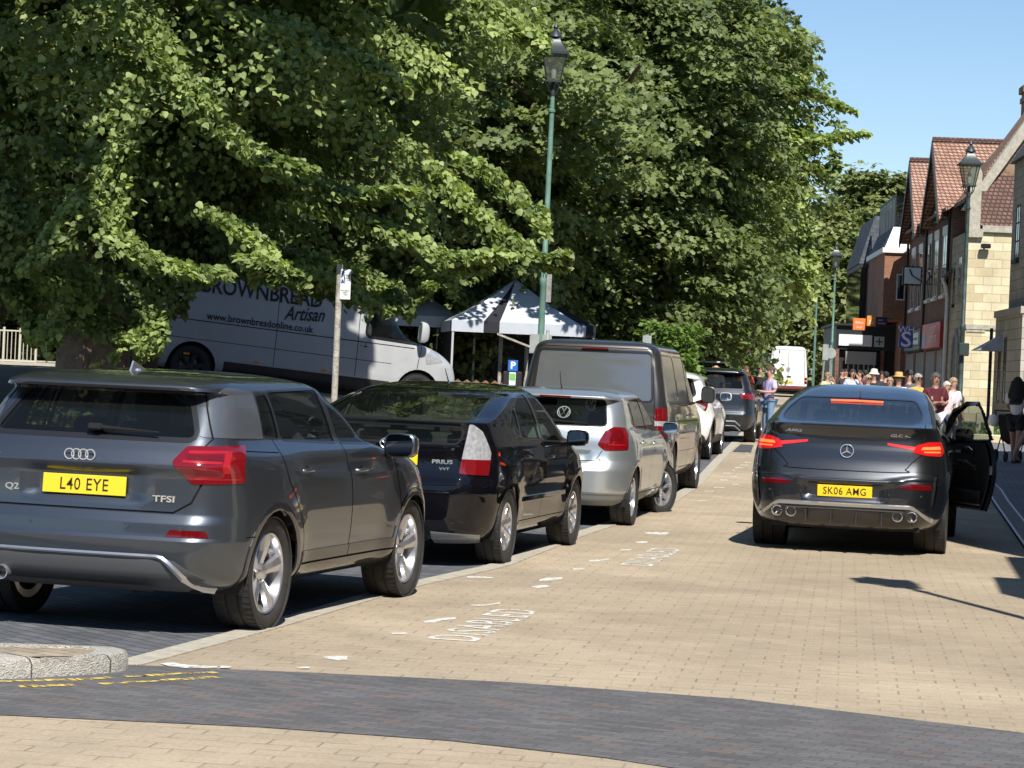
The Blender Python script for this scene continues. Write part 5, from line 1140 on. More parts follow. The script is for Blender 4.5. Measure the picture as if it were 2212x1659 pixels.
bk=dict(L=L,W=W_,r=.35,yr=1.0,yf=5.04,tw=.225,paint=m_vanw,tr=.01,tf=.1,levels=lv,nt=90,ns=(8,8,80,10,8),archk=1.2,
 glass=[('gf',[(4.02,1.22),(5.0,1.2),(5.06,1.26),(4.55,1.92),(4.08,1.97)])],trimw=.05,gr=.07,windscreen=[(-1,1.25),(.88,1.25),(.74,2.0),(-1,2.05)],
 cuts=[(rnd([(5.15,.86),(5.5,.93),(5.35,1.16),(5.1,1.02)],.03),'side','hlamp',('body',)),([(1.55,.2),(4.5,.2),(4.5,.50),(1.55,.50)],'side','lower',('body',)),([(0,.2),(.45,.2),(.45,.50),(0,.50)],'side','lower',('body',))],
 gaps=[('side',[(3.86,.52),(3.86,2.05)],.006),('side',curve2([(4.98,.6),(5.0,.9),(5.06,1.2)]),.006),('side',[(2.4,.52),(2.4,2.2)],.006),('side',[(.25,1.1),(4.9,1.1)],.008),('side',[(.3,.80),(4.5,.80)],.005),('side',[(.25,2.18),(3.8,2.18)],.006)],
 doors=[('doorf',[[(3.87,.525),(4.97,.6),(4.99,.9),(5.05,1.19),(3.87,1.9)]])],handles={'doorf':(4.0,1.05)},mirror=(4.95,1.38),mirx=W_-.02,mw=.2,mh=.36,style='star',spokes=6,seats=False,rimmat=M('steel_wheel_dark',(.05,.05,.052),.6,metal=.4))
Zb=38.5; cb=pcam(325,850,Zb); th=R(-62)
S=base_car(bk); fx=(math.sin(-th),math.cos(-th))
bpz=gzf(cb.x,Zb)
van_loc=(cb.x-fx[0]*1.0+.13,Zb-fx[1]*1.0+.9,1.22)
bvn=finish_car(bk,S,'white bakery van with black lettering parked in shade behind the big lime tree','van',van_loc,th,'bakery_van')
BAKE=bvn
bvn.rotation_euler=Matrix.Rotation(th,3,'Z').to_euler(); 
e=(Matrix.Rotation(th,3,'Z')@Matrix.Rotation(R(-4.2),3,'X')).to_euler(); bvn.rotation_euler=e
for sx in(1,-1): extract(S,'hlamp','headlamp',m_clear,bvn,sides=(sx,),off=.004,skirt=.01)
def side_text(body,size,y,z,sx=1,shear=0,off=.002,wd=None,rotz=0):
    x=W_*.985+.004
    Mx=Matrix.Translation((x,y,z))@Matrix.Rotation(R(90),4,'Z')@Matrix.Rotation(R(90),4,'X')@Matrix.Rotation(rotz,4,'Z')
    o=text('van_lettering',body,size,M('van_ink',(.02,.02,.022),.6),bvn,Mx,sx=sx,shear=shear,off=off,ext=0)
    zz_=[l[0] for l in lv]; ww_=[l[3] for l in lv]
    for v in o.data.vertices: v.co.x=float(np.interp(v.co.z,zz_,ww_))*(1-.1*max(0,(v.co.y-(L-1.1))/1.1)**2)+.008
    return o
side_text('BROWNBREAD',.36,2.1,1.68,sx=.86,off=.007); side_text('Artisan',.32,2.85,1.42,sx=.75,shear=.45,off=.004,rotz=R(4)); side_text('www.brownbreadonline.co.uk',.165,2.1,1.19,sx=.92,off=.002)
mb=MB()
for y in(.9,2.1,3.3): mb.box((W_+.004,y,.55),(.012,.1,.035),bev=.003)
mb.build('side_marker',M('amber_marker',(.9,.3,.02),.3,coat=.5),bvn)
# ---------------------------------------------------------------- trees and plants
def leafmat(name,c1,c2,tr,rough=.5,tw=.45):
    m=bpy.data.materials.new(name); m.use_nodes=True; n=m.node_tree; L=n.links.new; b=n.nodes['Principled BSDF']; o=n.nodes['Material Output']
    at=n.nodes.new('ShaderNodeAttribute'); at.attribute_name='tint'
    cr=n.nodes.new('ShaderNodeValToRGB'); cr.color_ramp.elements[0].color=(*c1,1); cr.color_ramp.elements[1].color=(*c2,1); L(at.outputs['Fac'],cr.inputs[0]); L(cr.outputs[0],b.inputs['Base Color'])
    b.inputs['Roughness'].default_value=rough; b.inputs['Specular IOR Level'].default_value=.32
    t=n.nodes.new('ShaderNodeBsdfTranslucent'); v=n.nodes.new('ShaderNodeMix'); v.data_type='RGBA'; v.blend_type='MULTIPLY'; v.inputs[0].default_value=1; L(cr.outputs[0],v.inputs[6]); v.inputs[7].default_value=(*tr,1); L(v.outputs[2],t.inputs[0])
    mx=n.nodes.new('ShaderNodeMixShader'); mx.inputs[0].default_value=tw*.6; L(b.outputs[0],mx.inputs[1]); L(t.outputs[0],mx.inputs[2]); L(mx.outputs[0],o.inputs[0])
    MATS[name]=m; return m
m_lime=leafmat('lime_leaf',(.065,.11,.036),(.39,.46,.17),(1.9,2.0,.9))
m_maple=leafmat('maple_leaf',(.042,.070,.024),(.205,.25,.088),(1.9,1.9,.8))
m_far=leafmat('far_leaf',(.085,.11,.035),(.24,.27,.1),(1.6,1.7,.8))
m_bush=leafmat('bush_leaf',(.07,.12,.025),(.2,.3,.07),(1.7,1.8,.7))
SHAPES={'lime':(np.array([(0,0,0),(-.34,.04,.03),(-.5,.34,.06),(-.27,.72,.03),(0,1.0,-.06),(.27,.72,.03),(.5,.34,.06),(.34,.04,.03)],float),[[0,1,2,3,4],[0,4,5,6,7]]),
 'maple':(np.array([(0,0,0),(-.22,.12,.02),(-.62,.30,0),(-.26,.42,.03),(-.34,.78,0),(0,1.0,-.05),(.34,.78,0),(.26,.42,.03),(.62,.30,0),(.22,.12,.02),(0,.55,.04)],float),[[0,1,2,3],[0,3,4,10],[10,4,5,6],[0,10,6,7],[0,7,8,9]]),
 'quad':(np.array([(0,0,0),(-.4,.45,.04),(0,1,-.03),(.4,.45,.04)],float),[[0,1,2,3]])}
def leaves(name,pos,nrm,tip,size,tint,shape,mat,parent=None):
    V,Fc=SHAPES[shape]; n=len(pos)
    nrm=nrm/np.linalg.norm(nrm,axis=1,keepdims=True)
    tip=tip-nrm*np.sum(tip*nrm,axis=1,keepdims=True); tip/=np.maximum(np.linalg.norm(tip,axis=1,keepdims=True),1e-6); sd_=np.cross(tip,nrm)
    P=pos[:,None,:]+size[:,None,None]*(V[None,:,0:1]*sd_[:,None,:]+V[None,:,1:2]*tip[:,None,:]+V[None,:,2:3]*nrm[:,None,:])
    k=V.shape[0]; me=bpy.data.meshes.new(name); me.vertices.add(n*k); me.vertices.foreach_set('co',P.reshape(-1).astype(np.float32))
    cnt=np.array([len(f) for f in Fc]); flat=np.concatenate([np.array(f) for f in Fc]); base=(np.arange(n)*k)[:,None]
    idx=(base+flat[None,:]).reshape(-1); tot=np.tile(cnt,n); st=np.concatenate([[0],np.cumsum(tot)[:-1]])
    me.loops.add(len(idx)); me.loops.foreach_set('vertex_index',idx.astype(np.int32)); me.polygons.add(len(tot)); me.polygons.foreach_set('loop_start',st.astype(np.int32)); me.polygons.foreach_set('loop_total',tot.astype(np.int32))
    at=me.attributes.new('tint','FLOAT','POINT'); at.data.foreach_set('value',np.repeat(tint,k).astype(np.float32))
    me.update(calc_edges=True); return link(name,me,mat,parent)
def pads(C,D,size,nl,g,flat=.25,droop=.5,leaf=.08,up=.9,outw=.45,rnd_=.5,tilt=0.0,tintb=.5,aspect=.6):
    """leaf clusters: each pad is a drooping spray lying along D"""
    n=len(C); D=D/np.linalg.norm(D,axis=1,keepdims=True)
    Z=np.array([0,0,1.]); Sd=np.cross(D,Z); Sd/=np.maximum(np.linalg.norm(Sd,axis=1,keepdims=True),1e-3); Up=np.cross(Sd,D)
    k=np.repeat(np.arange(n),nl); m=len(k); u=g.uniform(-1,1,m); v=g.normal(0,.42,m)*(1-.45*np.maximum(u,0)); wv=g.normal(0,1,m)
    s=size[k][:,None]
    P=C[k]+D[k]*u[:,None]*s+Sd[k]*(v[:,None]*s*aspect*2)+Up[k]*(wv[:,None]*flat*.35*s)
    P[:,2]-=droop*size[k]*(np.clip(u+.6,0,2)**2*.3+v**2*.35)
    N=Z[None,:]*up+D[k]*outw+g.normal(0,rnd_,(m,3)); T=D[k]*.6+g.normal(0,.5,(m,3)); T[:,2]-=.7
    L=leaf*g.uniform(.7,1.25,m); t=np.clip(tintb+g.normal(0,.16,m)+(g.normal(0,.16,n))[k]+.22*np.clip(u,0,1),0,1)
    return P,N,T,L,t
def crown(name,label,cat,base,cz,r,rz,npad,nl,shape,mat,leaf,seed,padsize=(.55,1.05),zlo=-1,zhi=1,face=None,fill=1200,fillleaf=.35,group=None,trunk=None,droop=.5,up=.9,extra=None,elev=.0,lump=.12,outw=.45,rr=(.78,1.06),fillr=.72,tintb=.5,flat=.25,mask=None):
    g=np.random.default_rng(seed); x,y=base; root=thing(name,label,cat,(x,y,gzf(x,y)),0,group)
    c=np.array([0,0,cz-gzf(x,y)])
    # directions spread over the crown, more of them where the crown can be seen
    out=[];
    while len(out)<npad:
        d=g.normal(0,1,3); d/=np.linalg.norm(d)
        if not(zlo<=d[2]<=zhi): continue
        if face is not None and d[1]>face and g.random()<.72: continue
        out.append(d)
    Dn=np.array(out); ph=g.uniform(0,6.28,6)
    lum=1+lump*(np.sin(Dn[:,0]*5+ph[0])*np.cos(Dn[:,2]*6+ph[1])+np.sin(Dn[:,1]*7+Dn[:,2]*4+ph[2])*.7)
    rad=g.uniform(rr[0],rr[1],npad)*lum
    C=c+Dn*np.array([r,r,rz])*rad[:,None]
    Dp=Dn*np.array([1,1,.35]); Dp[:,2]+=elev-.1; Dp+=g.normal(0,.22,Dp.shape)
    sz=g.uniform(*padsize,npad)
    A=pads(C,Dp,sz,nl,g,droop=droop,leaf=leaf,up=up,outw=outw,tintb=tintb,flat=flat)
    if extra: 
        E=[np.array(e) for e in zip(*extra)]
    P,N,T,L,t=A
    if extra:
        EC=np.array([e[0] for e in extra],float)-np.array([x,y,gzf(x,y)]); ED=np.array([e[1] for e in extra],float); ES=np.array([e[2] for e in extra],float)
        B=pads(EC,ED,ES,nl,g,droop=.35,leaf=leaf,up=up,outw=outw,tintb=tintb+.08,flat=flat,aspect=.42)  # these sprays are tinted lighter to look more sunlit
        P,N,T,L,t=[np.concatenate([a,b]) for a,b in zip(A,B)]
    if mask is not None:
        k_=mask(P+np.array([x,y,gzf(x,y)])); P,N,T,L,t=P[k_],N[k_],T[k_],L[k_],t[k_]
    if fill:
        d=g.normal(0,1,(fill,3)); d/=np.linalg.norm(d,axis=1,keepdims=True); q=c+d*np.array([r,r,rz])*(g.uniform(.3,1,fill)**.4*fillr)[:,None]
        q=q[q[:,2]>c[2]+rz*max(zlo,-1)*fillr*.95]; f=len(q)
        if mask is not None: q=q[mask(q+np.array([x,y,gzf(x,y)]),40)]; f=len(q)
        f=len(q); P=np.concatenate([P,q]); N=np.concatenate([N,g.normal(0,1,(f,3))+[0,-.6,.5]]); T=np.concatenate([T,g.normal(0,1,(f,3))]); L=np.concatenate([L,fillleaf*g.uniform(.7,1.3,f)]); t=np.concatenate([t,g.uniform(0,.3,f)])  # inner fill leaves coloured dark for the shade deep in the crown
    leaves('crown',P,N,T,L,t,shape,mat,root)
    tr=trunk or (.3,.22)
    mb=MB(); h=c[2]; gg=random.Random(seed)
    mb.tube([(0,0,-.3),(0,0,.1),(tr[0]*.05,0,h*.3),(-.1,.05,h*.6),(.05,0,h+rz*.5)],[tr[0]*1.35,tr[0]*1.1,tr[0]*.95,tr[1]*.8,tr[1]*.25],14)
    for k in range(11):
        a=gg.uniform(0,6.28); z0=h*gg.uniform(.3,.9); e=gg.uniform(.55,.85)
        mb.tube([(0,0,z0),(math.cos(a)*r*.25,math.sin(a)*r*.25,z0+rz*.18),(math.cos(a)*r*e*.7,math.sin(a)*r*e*.7,z0+rz*.34),(math.cos(a)*r*e,math.sin(a)*r*e,z0+rz*.36)],[tr[1]*.45,tr[1]*.32,tr[1]*.18,.02],7)
    mb.build('trunk',m_bark,root); return root
m_bark=M('tree_bark',(.13,.095,.065),.95,var=.4,vs=6,bump=1,bs=18)
LIMX=[-400,0,60,130,250,330,380,440,520,600,700,800,850,900,1000,1100,1200,1230]; LIMY=[640,640,720,760,770,760,690,600,590,610,640,675,690,660,625,590,575,560]
RGY=[-2000,0,110,150,300,350,420,500,560,600]; RGX=[1190,1190,1160,1045,1010,1050,1130,1180,1210,1210]
def lime_mask(W,mg=0):
    # outline of the lime crown as grown: low skirt at the trunk, raised over the van, one long limb to the right
    X,Y,Z=W[:,0],W[:,1],W[:,2]-CH; u=F*X/Y; v=F*Z/Y; c,s=math.cos(ROLL),math.sin(ROLL); px=1106+u*c+v*s; py=815-(-u*s+v*c)
    n=18*np.sin(px*.05+Y*3)+12*np.sin(px*.13)
    return ~((px>688)&(px<782)&(py>556)&(Y<25.2))&(py<np.interp(px,LIMX,LIMY)-mg+n)&(px<np.interp(py,RGY,RGX)-mg+n)
# big lime tree, front left. Long drooping sprays that reach out towards the road are listed first
def spray(px,py,Y,dx,dy,dz,s): p=pcam(px,py,Y); return ((p.x,p.y,p.z),(dx,dy,dz),s)
LX,LY=-4.55,28.3
ex=[]
g0=random.Random(5)
def run(pts,Y0,Y1,s0,s1,n):
    """a bough: sprays one after another along a path seen in the photo, at real distances"""
    q=curve2(pts,max(2,n//(len(pts)-1)+1)); m=len(q)
    for i,(a,b) in enumerate(q):
        t=i/max(1,m-1); Y=Y0+(Y1-Y0)*t; p=pcam(a,b,Y); p2=pcam(*q[min(i+1,m-1)],Y); d=(p2-p) if i<m-1 else (p-pcam(*q[i-1],Y)); d.normalize()
        ex.append(((p.x+g0.uniform(-.05,.05),p.y+g0.uniform(-.15,.15),p.z+g0.uniform(-.05,.05)),(d.x,-.35,d.z*.6),s0+(s1-s0)*t))
run([(300,20),(360,120),(430,200),(500,280),(560,330),(640,350)],23.6,22.6,.42,.26,11)
run([(560,30),(680,70),(760,120),(850,170)],23.8,23.2,.4,.22,8)
run([(130,330),(200,380),(170,440),(120,510),(90,540)],23.4,22.6,.42,.26,9)
run([(260,300),(230,400),(250,500),(330,560),(480,590),(510,600)],23.2,22.3,.4,.2,12)
run([(330,560),(430,600),(560,640),(620,600)],22.9,22.5,.2,.16,3)
run([(500,480),(560,520),(620,590),(560,560)],23.0,22.5,.34,.2,7)
run([(700,440),(800,470),(900,520),(1000,560),(1060,545)],24,23.2,.42,.24,11)
run([(640,380),(760,420),(850,400)],24,23.4,.3,.22,6)
run([(900,330),(1010,430),(1110,520),(1180,560),(1215,545)],25.2,24.2,.42,.2,13)
run([(1050,360),(1110,400),(1140,440)],25.4,24.8,.4,.3,6)
run([(1060,0),(1110,40),(1160,90),(1200,110)],25.2,24.6,.34,.18,8)
run([(720,600),(800,640),(860,680),(840,700)],25.5,25.0,.36,.22,8)
run([(30,600),(60,700),(90,760),(130,790)],24.5,24,.36,.26,9)
run([(180,640),(230,700),(300,740),(260,780)],24.6,24.2,.4,.3,9)
run([(300,650),(330,720),(300,770)],24.8,24.4,.35,.25,6)
run([(60,560),(150,620),(130,700)],24.2,24.2,.4,.35,7)
run([(0,380),(20,440),(10,500)],23.6,23.4,.4,.3,5)
run([(640,600),(700,600),(770,610),(840,640)],27.2,28,.42,.36,8)
run([(470,575),(560,585),(640,585),(760,640)],27.5,28.5,.42,.36,9)
run([(590,548),(700,562),(800,600)],26.6,27.4,.45,.4,10)
run([(950,600),(900,640),(980,660),(930,600)],26,25.6,.35,.25,5)
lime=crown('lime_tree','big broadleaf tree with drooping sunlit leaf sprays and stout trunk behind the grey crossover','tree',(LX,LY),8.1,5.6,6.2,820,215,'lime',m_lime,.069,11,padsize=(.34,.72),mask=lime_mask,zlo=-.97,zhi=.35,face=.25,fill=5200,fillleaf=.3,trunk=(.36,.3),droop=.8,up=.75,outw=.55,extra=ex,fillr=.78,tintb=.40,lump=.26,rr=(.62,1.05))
# upper crown, above the frame: shades the square
g=np.random.default_rng(21); n=14000; d=g.normal(0,1,(n,3)); d/=np.linalg.norm(d,axis=1,keepdims=True); d[:,2]=np.abs(d[:,2]); q=np.array([-1.0,1.9,8.6])+d*np.array([5.0,7.4,6.5])*(g.uniform(.4,1,n)**.5)[:,None]
# unseen leaf clumps added over the bays to throw patchy shade on the lime
nb=16; bc=np.stack([g.uniform(-5.2,3.4,nb),-g.uniform(6.0,9.6,nb),g.uniform(6.6,9.2,nb)],1); kk=g.integers(0,nb,2400); q2_=bc[kk]+g.normal(0,1,(2400,3))*np.array([.45,.6,.16]); q=np.concatenate([q,q2_]); n=len(q)
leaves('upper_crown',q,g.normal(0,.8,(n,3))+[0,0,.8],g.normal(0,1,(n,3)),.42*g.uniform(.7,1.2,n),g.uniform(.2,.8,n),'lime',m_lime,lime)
# low growth round the trunk
g=np.random.default_rng(31); n=150; a=g.uniform(0,6.28,n); zz=g.uniform(1.75,3.6,n); rr_=1.15+.45*(zz-1.7)*.7; q=np.stack([rr_*np.cos(a)*g.uniform(.5,1,n)-.05,rr_*np.sin(a)*g.uniform(.5,1,n)-.5,zz],1)
A=pads(q,np.stack([np.cos(a),np.sin(a),-.5+0*a],1),g.uniform(.3,.5,n),120,g,droop=.9,leaf=.07,up=.5,outw=.9,tintb=.3)
k_=lime_mask(A[0]+np.array([LX,LY,gzf(LX,LY)])); A=[a_[k_] for a_ in A]
leaves('basal_shoots',*A[:5],'lime',m_lime,lime) if 0 else leaves('basal_shoots',A[0],A[1],A[2],A[3],A[4],'lime',m_lime,lime)
# trees along the square
gb=np.random.default_rng(8); ex=[((gb.uniform(-3,3.2),yy,gb.uniform(6.4,9.6)+max(0,(58-yy))*.2),(gb.normal(0,.4),-1,-.1),gb.uniform(.5,.9)) for yy in gb.uniform(54.5,64,120)]  # leaf pads added ahead of the maple crown to shade the gazebos
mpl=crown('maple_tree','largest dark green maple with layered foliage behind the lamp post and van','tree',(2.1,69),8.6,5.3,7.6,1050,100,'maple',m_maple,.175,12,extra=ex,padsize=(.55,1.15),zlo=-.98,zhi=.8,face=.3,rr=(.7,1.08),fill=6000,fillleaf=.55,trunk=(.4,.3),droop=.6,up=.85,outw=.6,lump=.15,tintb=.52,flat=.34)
crown('maple_tree','maple standing behind the market gazebos, left of the largest one','tree',(-4.2,63),8.6,6.0,7.2,1050,66,'maple',m_maple,.175,13,padsize=(.5,1.0),zlo=-.9,zhi=.7,face=.3,fill=3500,fillleaf=.55,trunk=(.35,.25),droop=.6,up=.85,outw=.6,lump=.14,tintb=.52,flat=.34)
ex=[]
run([(1690,120),(1716,95),(1722,80)],92,92,.8,.5,4)
run([(1740,190),(1790,215),(1830,232)],93,93,.9,.4,6)
run([(1740,300),(1800,292),(1856,285)],93,93,.9,.4,6)
run([(1760,360),(1790,370),(1800,340)],93,93,.8,.5,4)
ex2=ex
crown('lime_tree','tall tree with thin pale shoots reaching into the sky, right of the largest maple','tree',(7.1,95),9.0,4.2,8.6,900,66,'lime',m_lime,.20,14,padsize=(.6,1.15),zlo=-.45,zhi=.95,face=.35,fill=3000,fillleaf=.6,trunk=(.35,.25),droop=.6,up=.9,extra=ex2,lump=.13,tintb=.5)
crown('background_tree','rounded tree showing above the slate roofed building under open sky','tree',(22.2,152),9.8,3.0,5.9,520,34,'quad',m_far,.42,15,padsize=(.8,1.4),zlo=-.9,zhi=1,face=.35,fill=1800,fillleaf=.8,droop=.3,up=1.1,lump=.16,tintb=.55)
crown('background_tree','pale tree far off behind the green lamp posts','tree',(17.4,138),7.0,3.1,5.0,480,34,'quad',m_far,.4,16,padsize=(.8,1.3),zlo=-.9,zhi=1,face=.35,fill=1800,fillleaf=.8,droop=.4,lump=.14,tintb=.6)
crown('background_tree','low dark tree at the far end of the road above the white van','tree',(10.0,160),6.5,5.5,4.0,420,34,'quad',m_far,.42,17,padsize=(.8,1.3),zlo=-.9,zhi=1,face=.35,fill=2600,fillleaf=.9,lump=.14,tintb=.3)
mb=MB()
for (a_,b_,c_) in((-2.4,-13,7.6),(.6,-12.5,8.2),(-.8,-9,7.4)): mb.tube(curve2pt([(0,0,4.6),(a_*.3,b_*.35,6.8),(a_*.7,b_*.7,c_),(a_,b_,c_+.2)]),[.16,.15,.14,.13,.12,.11,.1,.09,.08,.07,.06,.05,.04],7)
mb.build('bough',m_bark,mpl)  # limbs added to carry the pads that shade the gazebos
for i,(px_,Y,r_,h_,lb) in enumerate([(-150,80,8,8,'dark tree far left beyond the square, seen through the lime leaves'),(1090,82,8,7,'shadowy tree behind the gazebos'),(700,88,8,8,'shadowy tree behind the bakery van')]):
    p=pcam(px_,815,Y); crown('background_tree',lb,'tree',(p.x,Y),h_,r_,h_*.85,340,30,'quad',m_maple,.5,40+i,padsize=(.9,1.5),zlo=-.95,zhi=1,face=.35,fill=2400,fillleaf=.9,lump=.1,tintb=.3)
def shrub(label,px_,py,Y,r_,h_,seed,mat,n=90,leaf=.12,name='shrub',tint=.55,group=None):
    p=pcam(px_,py,Y); z0=gzf(p.x,Y); g=np.random.default_rng(seed); root=thing(name,label,'shrub',(p.x,Y,z0),0,group)
    a=g.uniform(0,6.28,n); t=g.uniform(0,1,n); q=np.stack([r_*np.cos(a)*(1-.45*t)*g.uniform(.3,1,n),r_*np.sin(a)*(1-.45*t)*g.uniform(.3,1,n),.25+h_*t],1)
    A=pads(q,np.stack([np.cos(a),np.sin(a),.7+0*a],1),g.uniform(.22,.42,n)*h_*.35,40,g,droop=.5,leaf=leaf,up=.8,tintb=tint)
    leaves('foliage',*A[:4],A[4],'quad',mat,root)
    mb=MB()
    for k in range(9): b=6.28*k/9; mb.tube([(0,0,-.1),(math.cos(b)*r_*.3,math.sin(b)*r_*.3,h_*.5),(math.cos(b)*r_*.6,math.sin(b)*r_*.6,h_*.95)],[.025,.018,.006],5)
    mb.build('stem',m_bark,root)
shrub('bright green shrub behind the dark grey van roof, in front of the dark maple',1440,800,52,1.0,2.35,51,m_bush,150,.13)
shrub('yellowish shrub beside the far dark van',1598,800,88,.75,1.8,52,m_bush,70,.2)
shrub('small ivy clump on the flat roof of the shop with the plus sign',2208/1.157,640,108,.5,.6,53,m_bush,30,.1) if 0 else None
shrub('low leafy growth at the left edge behind the grey crossover',40,850,20.5,.9,.9,54,m_lime,60,.09,tint=.35)
# the big pale trunk flare of the lime
mb=MB(); vs=[];n=26
rg=random.Random(4); ph=[rg.uniform(0,6) for _ in range(4)]
prof=[(.72,-.1),(.6,.2),(.48,.5),(.40,.9),(.38,1.3),(.42,1.7),(.58,2.1),(.68,2.5),(.6,3.0),(.45,3.6)]
for r_,z in prof:
    for k in range(n):
        a=2*math.pi*k/n; w_=1+.07*math.sin(3*a+ph[0]+z)+.05*math.sin(7*a+ph[1])+.035*math.sin(13*a+ph[2]+z*2); vs.append((r_*w_*math.cos(a),r_*w_*math.sin(a),z))
mb.add(vs,[[i*n+k,i*n+(k+1)%n,(i+1)*n+(k+1)%n,(i+1)*n+k] for i in range(len(prof)-1) for k in range(n)],True)
mb.build('trunk_base',M('lime_bark',(.30,.22,.16),.95,var=.3,vs=8,bump=1.,bs=22),lime,(-.28,-.6,.05))

for (tx,ty,tr_,lb) in ((-12.5,35,5.5,'leafy tree added at far left behind the big lime to block sky light from the bakery van'),(-6.5,47,5.5,'leafy tree added behind the bakery van to block sky light, its crown merging with the lime')):
    crown('sky_block_tree',lb,'tree',(tx,ty),9.2,tr_,4.6,330,90,'maple',m_maple,.18,int(90+ty),padsize=(.6,1.1),zlo=-.75,zhi=1,fill=2600,fillleaf=.5,lump=.12,tintb=.35)  # trees added to keep sky light off the bakery van
# ---------------------------------------------------------------- buildings
br_red=[(0,(.12,.05,.032)),(.4,(.19,.075,.045)),(.8,(.25,.105,.06)),(1,(.15,.07,.055))]
br_or=[(0,(.26,.1,.05)),(.5,(.36,.15,.08)),(1,(.3,.12,.07))]
m_brick=brickmat('red_brick',0,0,(.2,.16,.13),.225,.075,.01,axis='WALL',ramp=br_red,patch=.25,patchs=.5)
m_brick2=brickmat('orange_brick',0,0,(.3,.22,.16),.225,.075,.01,axis='WALL',ramp=br_or,patch=.2,patchs=.5)
m_brick3=brickmat('brown_brick',0,0,(.28,.2,.14),.225,.075,.01,axis='WALL',ramp=[(0,(.2,.11,.07)),(.5,(.3,.17,.1)),(1,(.36,.24,.15))],patch=.3,patchs=.7)
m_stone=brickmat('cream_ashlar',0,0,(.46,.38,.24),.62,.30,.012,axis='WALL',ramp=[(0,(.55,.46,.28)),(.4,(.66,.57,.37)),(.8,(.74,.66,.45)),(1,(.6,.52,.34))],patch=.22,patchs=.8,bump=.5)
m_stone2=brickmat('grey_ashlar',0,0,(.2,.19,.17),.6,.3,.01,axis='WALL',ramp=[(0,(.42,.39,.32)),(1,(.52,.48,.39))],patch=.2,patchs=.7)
m_tile=brickmat('clay_tiles',0,0,(.12,.06,.05),.17,.13,.022,axis='WALL',ramp=[(0,(.33,.185,.13)),(.4,(.42,.25,.17)),(.8,(.47,.31,.22)),(1,(.38,.25,.19))],patch=.25,patchs=.6,bump=.8)
m_tile2=brickmat('brown_tiles',0,0,(.07,.045,.04),.17,.14,.024,axis='WALL',ramp=[(0,(.16,.09,.07)),(1,(.25,.14,.11))],patch=.2,patchs=.6,bump=.8)
m_slate=brickmat('slate',0,0,(.05,.055,.06),.3,.2,.012,axis='WALL',ramp=[(0,(.06,.07,.08)),(1,(.11,.12,.135))],patch=.2,patchs=.6)
m_wt=M('white_painted_wood',(.72,.72,.7),.5,var=.06,vs=4)
m_lead=M('lead_sheet',(.34,.36,.4),.5,metal=.3,var=.15,vs=3)
m_dkwood=M('dark_painted_wood',(.02,.018,.02),.55,var=.2)
m_win=M('window_glass',(.02,.024,.028),.06,spec=.8)
m_cope=M('coping_stone',(.42,.385,.31),.85,var=.2,vs=6,bump=.4,bs=30)
m_render=M('pale_render',(.62,.6,.57),.85,var=.08,vs=2)
FS=.06; FA=-math.atan(FS)            # the shop fronts run nearly along the road
def fx(Y): return 10.61+FS*Y
def bthing(name,label,Y,cat='building',dx=0): return thing(name,label,cat,(fx(Y)+dx,Y,gzf(fx(Y),Y)-.3),FA)
def window(parent,x,y,z,w_,h,face='x',n=1,rows=1,frame=None,sill=True,recess=.04,th=.07,lintel=None):
    """window on a wall: face 'x' looks at the street (-x), 'y' looks at the camera (-y)"""
    f=MB(); t=th
    def bx(u0,u1,v0,v1,d0,d1):
        if face=='x': f.box2((x-d1,y+u0,z+v0),(x-d0,y+u1,z+v1))
        else: f.box2((x+u0,y-d1,z+v0),(x+u1,y-d0,z+v1))
    bx(-w_/2,-w_/2+t,0,h,-.05,.012); bx(w_/2-t,w_/2,0,h,-.05,.012); bx(-w_/2+t,w_/2-t,h-t,h,-.05,.012); bx(-w_/2+t,w_/2-t,0,t,-.05,.012)
    for k in range(1,n): u=-w_/2+w_*k/n; bx(u-t/2,u+t/2,t,h-t,-.05,.009)
    for k in range(1,rows): v=h*k/rows; bx(-w_/2+t,w_/2-t,v-t/3,v+t/3,-.05,.006)
    o=f.build('window',frame or m_wt,parent)
    g=MB()
    if face=='x': g.box2((x-.002,y-w_/2+t,z+t),(x+.02,y+w_/2-t,z+h-t))
    else: g.box2((x-w_/2+t,y-.002,z+t),(x+w_/2-t,y+.02,z+h-t))
    g.build('pane',m_win,o)
    if sill:
        s=MB()
        if face=='x': s.box2((x-.1,y-w_/2-.08,z-.12),(x+.02,y+w_/2+.08,z-.002))
        else: s.box2((x-w_/2-.08,y-.1,z-.12),(x+w_/2+.08,y+.02,z-.002))
        s.build('sill',frame or m_wt,o)
    if lintel:
        s=MB()
        if face=='x': s.box2((x-.03,y-w_/2-.12,z+h+.002),(x+.02,y+w_/2+.12,z+h+lintel))
        else: s.box2((x-w_/2-.12,y-.03,z+h+.002),(x+w_/2+.12,y+.02,z+h+lintel))
        s.build('lintel',frame or m_wt,o)
    return o
